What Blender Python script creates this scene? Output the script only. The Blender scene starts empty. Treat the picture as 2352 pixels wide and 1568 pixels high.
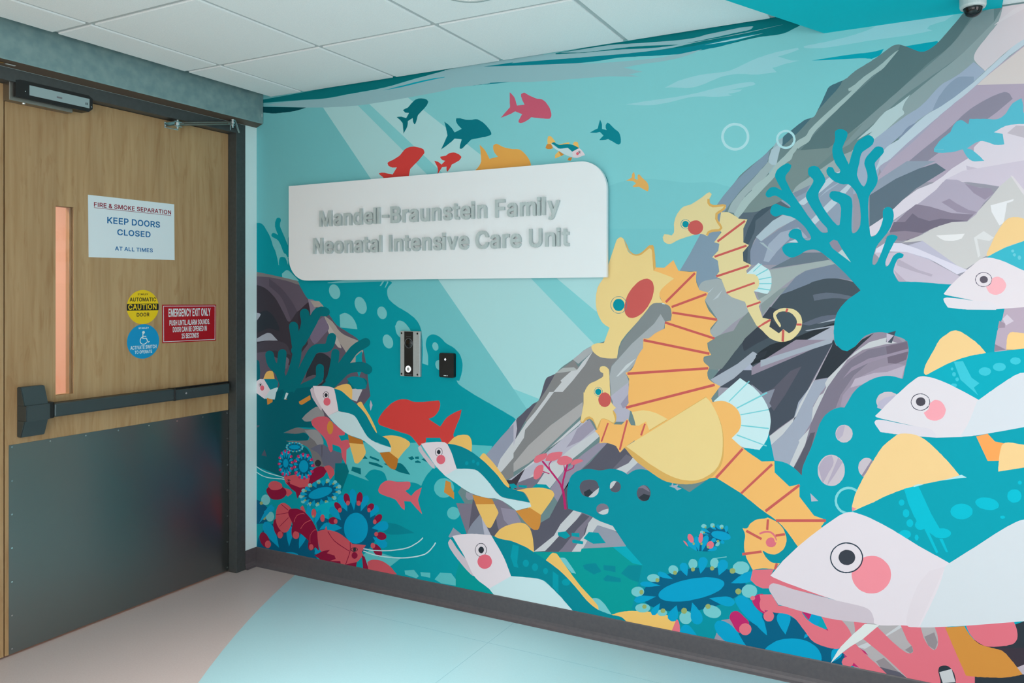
import bpy, bmesh, math, random
from mathutils import Vector, Matrix
from mathutils.geometry import tessellate_polygon
random.seed(4)
SC = bpy.context.scene
COL = SC.collection

# ------------------------------------------------------------------ camera
cam_data = bpy.data.cameras.new('camera')
cam = bpy.data.objects.new('camera', cam_data)
COL.objects.link(cam)
cam.location = (3.3616, -3.0237, 1.4805)
cam.rotation_euler = (math.pi / 2, 0, 0.4581)
cam_data.sensor_width = 36
cam_data.lens = 1759.81 / 2352 * 36
cam_data.shift_x = -116.97 / 2352
cam_data.shift_y = -107.16 / 2352
cam_data.clip_start = 0.02
SC.camera = cam
SC.view_settings.view_transform = 'Standard'
SC.view_settings.look = 'None'
SC.view_settings.gamma = 1
SC.view_settings.exposure = 0.0
SC.view_settings.use_curve_mapping = False

# ------------------------------------------------------------------ world and lamps
w = bpy.data.worlds.new('world')
SC.world = w
w.use_nodes = True
bg = w.node_tree.nodes['Background']
bg.inputs[0].default_value = (0.80, 0.90, 1.0, 1)
bg.inputs[1].default_value = 0.1

def area(name, loc, target, size, power, color=(1, 1, 1), shape='DISK', size_y=None, spread=180):
    d = bpy.data.lights.new(name, 'AREA')
    d.shape = shape
    d.size = size
    if size_y: d.size_y = size_y
    d.energy = power
    d.color = color
    d.spread = math.radians(spread)
    o = bpy.data.objects.new(name, d)
    COL.objects.link(o)
    o.location = loc
    o.rotation_euler = (Vector(target) - Vector(loc)).to_track_quat('-Z', 'Y').to_euler()
    return o

WARM, SOFT = (1, 0.885, 0.885), (1, 0.958, 0.950)
area('ceiling_lamp', (1.875, -0.765, 2.545), (1.3, -1.1, 0), 0.17, 4.5, SOFT, spread=60)
area('ceiling_lamp', (2.2, -2.0, 2.53), (2.2, -2.0, 0), 0.3, 22, SOFT, spread=90)
area('ceiling_lamp', (1.5, -2.9, 2.53), (1.5, -2.9, 0), 0.3, 3, SOFT, spread=150)
area('ceiling_lamp', (4.7, -1.3, 2.46), (4.7, -1.3, 0), 0.3, 8, WARM, spread=150)
area('ceiling_lamp', (2.6, -3.9, 2.53), (2.6, -3.9, 0), 1.2, 21, SOFT, 'SQUARE')
area('corridor_light', (6.3, -2.6, 1.3), (0.5, -1.6, 1.4), 2.2, 46, WARM, 'RECTANGLE', 2.2)
area('lobby_light', (3.0, -5.3, 1.2), (2.0, 0, 1.5), 4.5, 72, SOFT, 'RECTANGLE', 2.0)
area('lobby_light', (0.9, -5.2, 1.9), (1.6, 0, 1.6), 1.2, 10, SOFT, 'SQUARE')
area('ward_lamp', (-0.85, -1.3, 2.5), (-0.85, -1.3, 0), 0.6, 42, (1, 0.80, 0.68))

# ------------------------------------------------------------------ materials
def lin(h):
    c = [int(v) / 255 for v in h.split(',')]
    return tuple((v / 12.92 if v < 0.04045 else ((v + 0.055) / 1.055) ** 2.4) for v in c) + (1,)

def mat(name, hexcol, rough=0.5, metal=0.0, spec=0.5, **kw):
    m = bpy.data.materials.new(name)
    m.use_nodes = True
    b = m.node_tree.nodes['Principled BSDF']
    b.inputs['Base Color'].default_value = lin(hexcol)
    b.inputs['Roughness'].default_value = rough
    b.inputs['Metallic'].default_value = metal
    b.inputs['Specular IOR Level'].default_value = spec
    for k, v in kw.items():
        b.inputs[k.replace('_', ' ')].default_value = v
    return m

def noisy(name, hexa, hexb, scale, rough=0.5, metal=0.0, detail=4, stretch=(1, 1, 1), lo=0.35, hi=0.65, bump=0.0, spec=0.5):
    m = mat(name, hexa, rough, metal, spec)
    nt = m.node_tree
    N, L = nt.nodes, nt.links
    b = N['Principled BSDF']
    tc = N.new('ShaderNodeTexCoord')
    mp = N.new('ShaderNodeMapping')
    mp.inputs['Scale'].default_value = stretch
    nz = N.new('ShaderNodeTexNoise')
    nz.inputs['Scale'].default_value = scale
    nz.inputs['Detail'].default_value = detail
    cr = N.new('ShaderNodeValToRGB')
    cr.color_ramp.elements[0].position = lo
    cr.color_ramp.elements[1].position = hi
    cr.color_ramp.elements[0].color = lin(hexa)
    cr.color_ramp.elements[1].color = lin(hexb)
    L.new(tc.outputs['Object'], mp.inputs[0])
    L.new(mp.outputs[0], nz.inputs['Vector'])
    L.new(nz.outputs['Fac'], cr.inputs[0])
    L.new(cr.outputs[0], b.inputs['Base Color'])
    if bump:
        bp = N.new('ShaderNodeBump')
        bp.inputs['Strength'].default_value = bump
        bp.inputs['Distance'].default_value = 0.002
        L.new(nz.outputs['Fac'], bp.inputs['Height'])
        L.new(bp.outputs[0], b.inputs['Normal'])
    return m

def wood_material():
    m = mat('maple_veneer', '185,150,106', 0.45)
    nt = m.node_tree
    N, L = nt.nodes, nt.links
    b = N['Principled BSDF']
    tc = N.new('ShaderNodeTexCoord')
    def noise(sc, stretch, detail, dist=0.0):
        mp = N.new('ShaderNodeMapping')
        mp.inputs['Scale'].default_value = stretch
        nz = N.new('ShaderNodeTexNoise')
        nz.inputs['Scale'].default_value = sc
        nz.inputs['Detail'].default_value = detail
        nz.inputs['Distortion'].default_value = dist
        L.new(tc.outputs['Object'], mp.inputs[0])
        L.new(mp.outputs[0], nz.inputs['Vector'])
        return nz
    def ramp(src, p0, p1, c0, c1):
        r = N.new('ShaderNodeValToRGB')
        r.color_ramp.elements[0].position, r.color_ramp.elements[1].position = p0, p1
        r.color_ramp.elements[0].color, r.color_ramp.elements[1].color = lin(c0), lin(c1)
        L.new(src.outputs['Fac'], r.inputs[0])
        return r
    broad = ramp(noise(5.0, (1, 1, 0.12), 3, 0.6), 0.32, 0.70, '168,138,98', '185,155,112')
    fine = ramp(noise(60, (1, 1, 0.05), 5), 0.30, 0.62, '230,216,196', '255,255,255')
    flame = ramp(noise(16, (1, 1, 0.16), 4, 2.6), 0.34, 0.46, '220,195,164', '255,255,255')
    mx = N.new('ShaderNodeMix'); mx.data_type = 'RGBA'; mx.blend_type = 'MULTIPLY'; mx.inputs[0].default_value = 0.65
    L.new(broad.outputs[0], mx.inputs[6]); L.new(fine.outputs[0], mx.inputs[7])
    mx2 = N.new('ShaderNodeMix'); mx2.data_type = 'RGBA'; mx2.blend_type = 'MULTIPLY'; mx2.inputs[0].default_value = 0.35
    L.new(mx.outputs[2], mx2.inputs[6]); L.new(flame.outputs[0], mx2.inputs[7])
    L.new(mx2.outputs[2], b.inputs['Base Color'])
    return m

M = dict(
    wood=wood_material(),
    white_wall=noisy('painted_wall', '216,222,222', '219,225,225', 300, 0.6),
    bounce_tinted_wall=mat('white_paint_tinted_by_bounce', '214,238,238', 0.6),
    tile=noisy('ceiling_tile', '236,242,243', '244,248,248', 220, 0.9, detail=3, bump=0.25),
    grid=mat('ceiling_grid_metal', '185,194,195', 0.5),
    teal_paint=mat('teal_paint', '0,188,200', 0.6, 0.0, 0.12),
    beige=noisy('beige_vinyl', '197,182,177', '202,188,183', 160, 0.40, detail=6),
    teal_vinyl=noisy('teal_vinyl', '174,215,221', '178,218,224', 150, 0.36, detail=6),  # base colour paled to hold the floor's glossy glow
    seam=mat('floor_seam', '134,188,198', 0.4),
    rubber=noisy('rubber_base', '79,74,78', '86,80,83', 60, 0.42),
    frame=noisy('frame_paint', '58,63,63', '64,69,69', 50, 0.42),
    galv=noisy('galvanised_steel', '120,152,154', '142,170,169', 22, 0.5, 0.25, detail=8, lo=0.35, hi=0.75),  # steel tinted teal with the mural's reflected colour
    under=mat('underside_darkened_for_shade', '85,72,60', 0.5),
    bronze=mat('dark_bar_metal', '74,85,87', 0.38, 0.6),
    black=mat('black_plastic', '11,11,12', 0.4),
    gap=mat('dark_gap', '21,18,15', 0.8),
    steel=mat('bright_steel', '201,210,210', 0.22, 1.0),
    darksteel=mat('arm_steel', '143,138,130', 0.35, 0.9),
    silver=noisy('silver_housing', '170,174,174', '175,179,179', 160, 0.4, 0.3),
    label=mat('silver_label', '150,172,174', 0.5, 0.1),
    glass=mat('clear_glass', '255,255,255', 0.02, 0.0, 0.5, Transmission_Weight=1.0, IOR=1.45),
    lens=mat('black_glass', '8,8,10', 0.08),
    pink_wall=mat('peach_wall', '236,208,191', 0.7),
    sign=mat('white_acrylic', '233,236,238', 0.38),
    letter=noisy('brushed_aluminium', '176,188,188', '190,201,201', 40, 0.42, 0.1, stretch=(6, 1, 0.4)),
    paper=mat('white_paper', '217,230,234', 0.7),
    ink_red=mat('dark_red_ink', '138,20,48', 0.6),
    ink_blue=mat('blue_ink', '0,103,160', 0.6),
    yellow=mat('yellow_vinyl', '232,196,0', 0.4),
    ink_black=mat('black_ink', '12,12,12', 0.5),
    blue=mat('blue_vinyl', '0,144,196', 0.4),
    ink_white=mat('white_ink', '216,230,232', 0.5),
    red=mat('red_vinyl', '168,8,24', 0.4),
    grey_ink=mat('grey_ink', '108,111,114', 0.5),
    white_plastic=mat('white_plastic', '201,207,205', 0.45),
    tan_label=mat('tan_label', '138,106,44', 0.6),
)
def glow(name, hexcol, strength):
    m = mat(name, hexcol, 0.5)
    b = m.node_tree.nodes['Principled BSDF']
    b.inputs['Emission Color'].default_value = lin(hexcol)
    b.inputs['Emission Strength'].default_value = strength
    return m
M['led'] = glow('led_white', '242,247,255', 2.2)
M['diffuser'] = glow('lamp_diffuser', '255,246,238', 2.0)

# stainless kick plate, brushed along its length so reflections smear upright
kp = mat('brushed_stainless', '138,143,142', 0.30, 1.0)
kp.node_tree.nodes['Principled BSDF'].inputs['Anisotropic'].default_value = 0.85
_nt = kp.node_tree
_tg = _nt.nodes.new('ShaderNodeCombineXYZ')
_tg.inputs[2].default_value = 1.0
_nt.links.new(_tg.outputs[0], _nt.nodes['Principled BSDF'].inputs['Tangent'])
M['kick'] = kp

INK = {}
def ink(h):
    if h not in INK:
        INK[h] = mat('print_colour', h, 0.5, 0.0, 0.10)
    return INK[h]

# ------------------------------------------------------------------ object helpers
def link(o, parent=None):
    COL.objects.link(o)
    if parent is not None:
        o.parent = parent
        p = parent; off = Vector((0, 0, 0))
        while p is not None:
            off += p.location; p = p.parent
        o.location = o.location - off
    return o

def obj(name, bm, m, parent=None, smooth=False):
    me = bpy.data.meshes.new(name)
    bmesh.ops.recalc_face_normals(bm, faces=bm.faces)
    bm.to_mesh(me); bm.free()
    for k in (m if isinstance(m, list) else [m]): me.materials.append(k)
    if smooth:
        for p in me.polygons: p.use_smooth = True
    return link(bpy.data.objects.new(name, me), parent)

def tag(o, label=None, cat=None, group=None, kind=None):
    if label: o['label'] = label
    if cat: o['category'] = cat
    if group: o['group'] = group
    if kind: o['kind'] = kind
    return o

def thing(name, loc, label=None, cat=None, group=None, kind=None):
    o = bpy.data.objects.new(name, None)
    o.empty_display_size = 0.05
    o.location = loc
    COL.objects.link(o)
    return tag(o, label, cat, group, kind)

def struct(name, bm, m, label, cat, smooth=False):
    return tag(obj(name, bm, m, None, smooth), label, cat, None, 'structure')

def box(bm, x0, x1, y0, y1, z0, z1, bev=0.0, mi=0):
    vs = [bm.verts.new((x, y, z)) for x in (x0, x1) for y in (y0, y1) for z in (z0, z1)]
    fs = [bm.faces.new([vs[i] for i in q]) for q in ((0, 1, 3, 2), (4, 6, 7, 5), (0, 4, 5, 1), (2, 3, 7, 6), (0, 2, 6, 4), (1, 5, 7, 3))]
    for f in fs: f.material_index = mi
    if bev:
        es = list({e for f in fs for e in f.edges})
        bmesh.ops.bevel(bm, geom=es, offset=bev, segments=2, affect='EDGES', profile=0.5)
    return bm

def B(*a, **k): return box(bmesh.new(), *a, **k)

def prism(bm, loops, fn, d0, d1, mi=0):
    """extrude 2-D loops (first outer, rest holes) from depth d0 to d1; fn(u,v,d)->xyz"""
    flat = [p for l in loops for p in l]
    tris = tessellate_polygon([[Vector((p[0], p[1], 0)) for p in l] for l in loops])
    va = [bm.verts.new(fn(p[0], p[1], d0)) for p in flat]
    vb = [bm.verts.new(fn(p[0], p[1], d1)) for p in flat] if d1 is not None else None
    for t in tris:
        try:
            bm.faces.new([va[i] for i in t]).material_index = mi
            if vb: bm.faces.new([vb[i] for i in reversed(t)]).material_index = mi
        except ValueError: pass
    if vb:
        k = 0
        for l in loops:
            n = len(l)
            for i in range(n):
                a, b = k + i, k + (i + 1) % n
                try: bm.faces.new((va[a], va[b], vb[b], vb[a])).material_index = mi
                except ValueError: pass
            k += n
    return bm

ON_DOOR = lambda u, v, d: (DOORX + d, u, v)        # u along +Y, v up, d out of the door
ON_MURAL = lambda u, v, d: (u, -d, v)              # u along +X, v up, d out of the wall
UPWARD = lambda u, v, d: (u, v, d)
DOORX = -0.055

def circle(cx, cy, r, n=48, r2=None):
    r2 = r2 or r
    return [(cx + r * math.cos(2 * math.pi * i / n), cy + r2 * math.sin(2 * math.pi * i / n)) for i in range(n)]

def rrect(x0, x1, y0, y1, rs, n=8):
    """rounded rectangle, rs = radii (bl, br, tr, tl)"""
    P = []
    for (cx, cy, r, a0) in ((x0, y0, rs[0], 180), (x1, y0, rs[1], 270), (x1, y1, rs[2], 0), (x0, y1, rs[3], 90)):
        sx = 1 if cx == x0 else -1
        sy = 1 if cy == y0 else -1
        if r <= 0: P.append((cx, cy)); continue
        for i in range(n + 1):
            a = math.radians(a0 + 90 * i / n)
            P.append((cx + sx * r + r * math.cos(a), cy + sy * r + r * math.sin(a)))
    return P

def tube(bm, a, b, r, n=12, r2=None):
    a, b = Vector(a), Vector(b)
    r2 = r if r2 is None else r2
    q = (b - a).to_track_quat('Z', 'Y')
    ra = [bm.verts.new(a + q @ Vector((r * math.cos(2 * math.pi * i / n), r * math.sin(2 * math.pi * i / n), 0))) for i in range(n)]
    rb = [bm.verts.new(b + q @ Vector((r2 * math.cos(2 * math.pi * i / n), r2 * math.sin(2 * math.pi * i / n), 0))) for i in range(n)]
    for i in range(n): bm.faces.new((ra[i], ra[(i + 1) % n], rb[(i + 1) % n], rb[i]))
    bm.faces.new(ra[::-1]); bm.faces.new(rb)
    return bm

def lathe(bm, prof, c, n=32):
    rings = []
    for r, z in prof:
        if r < 1e-6: rings.append([bm.verts.new((c[0], c[1], c[2] + z))])
        else: rings.append([bm.verts.new((c[0] + r * math.cos(2 * math.pi * i / n), c[1] + r * math.sin(2 * math.pi * i / n), c[2] + z)) for i in range(n)])
    for a, b in zip(rings, rings[1:]):
        for i in range(n):
            j = (i + 1) % n
            if len(a) == 1: bm.faces.new((a[0], b[j], b[i]))
            elif len(b) == 1: bm.faces.new((a[i], a[j], b[0]))
            else: bm.faces.new((a[i], a[j], b[j], b[i]))
    return bm

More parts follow.
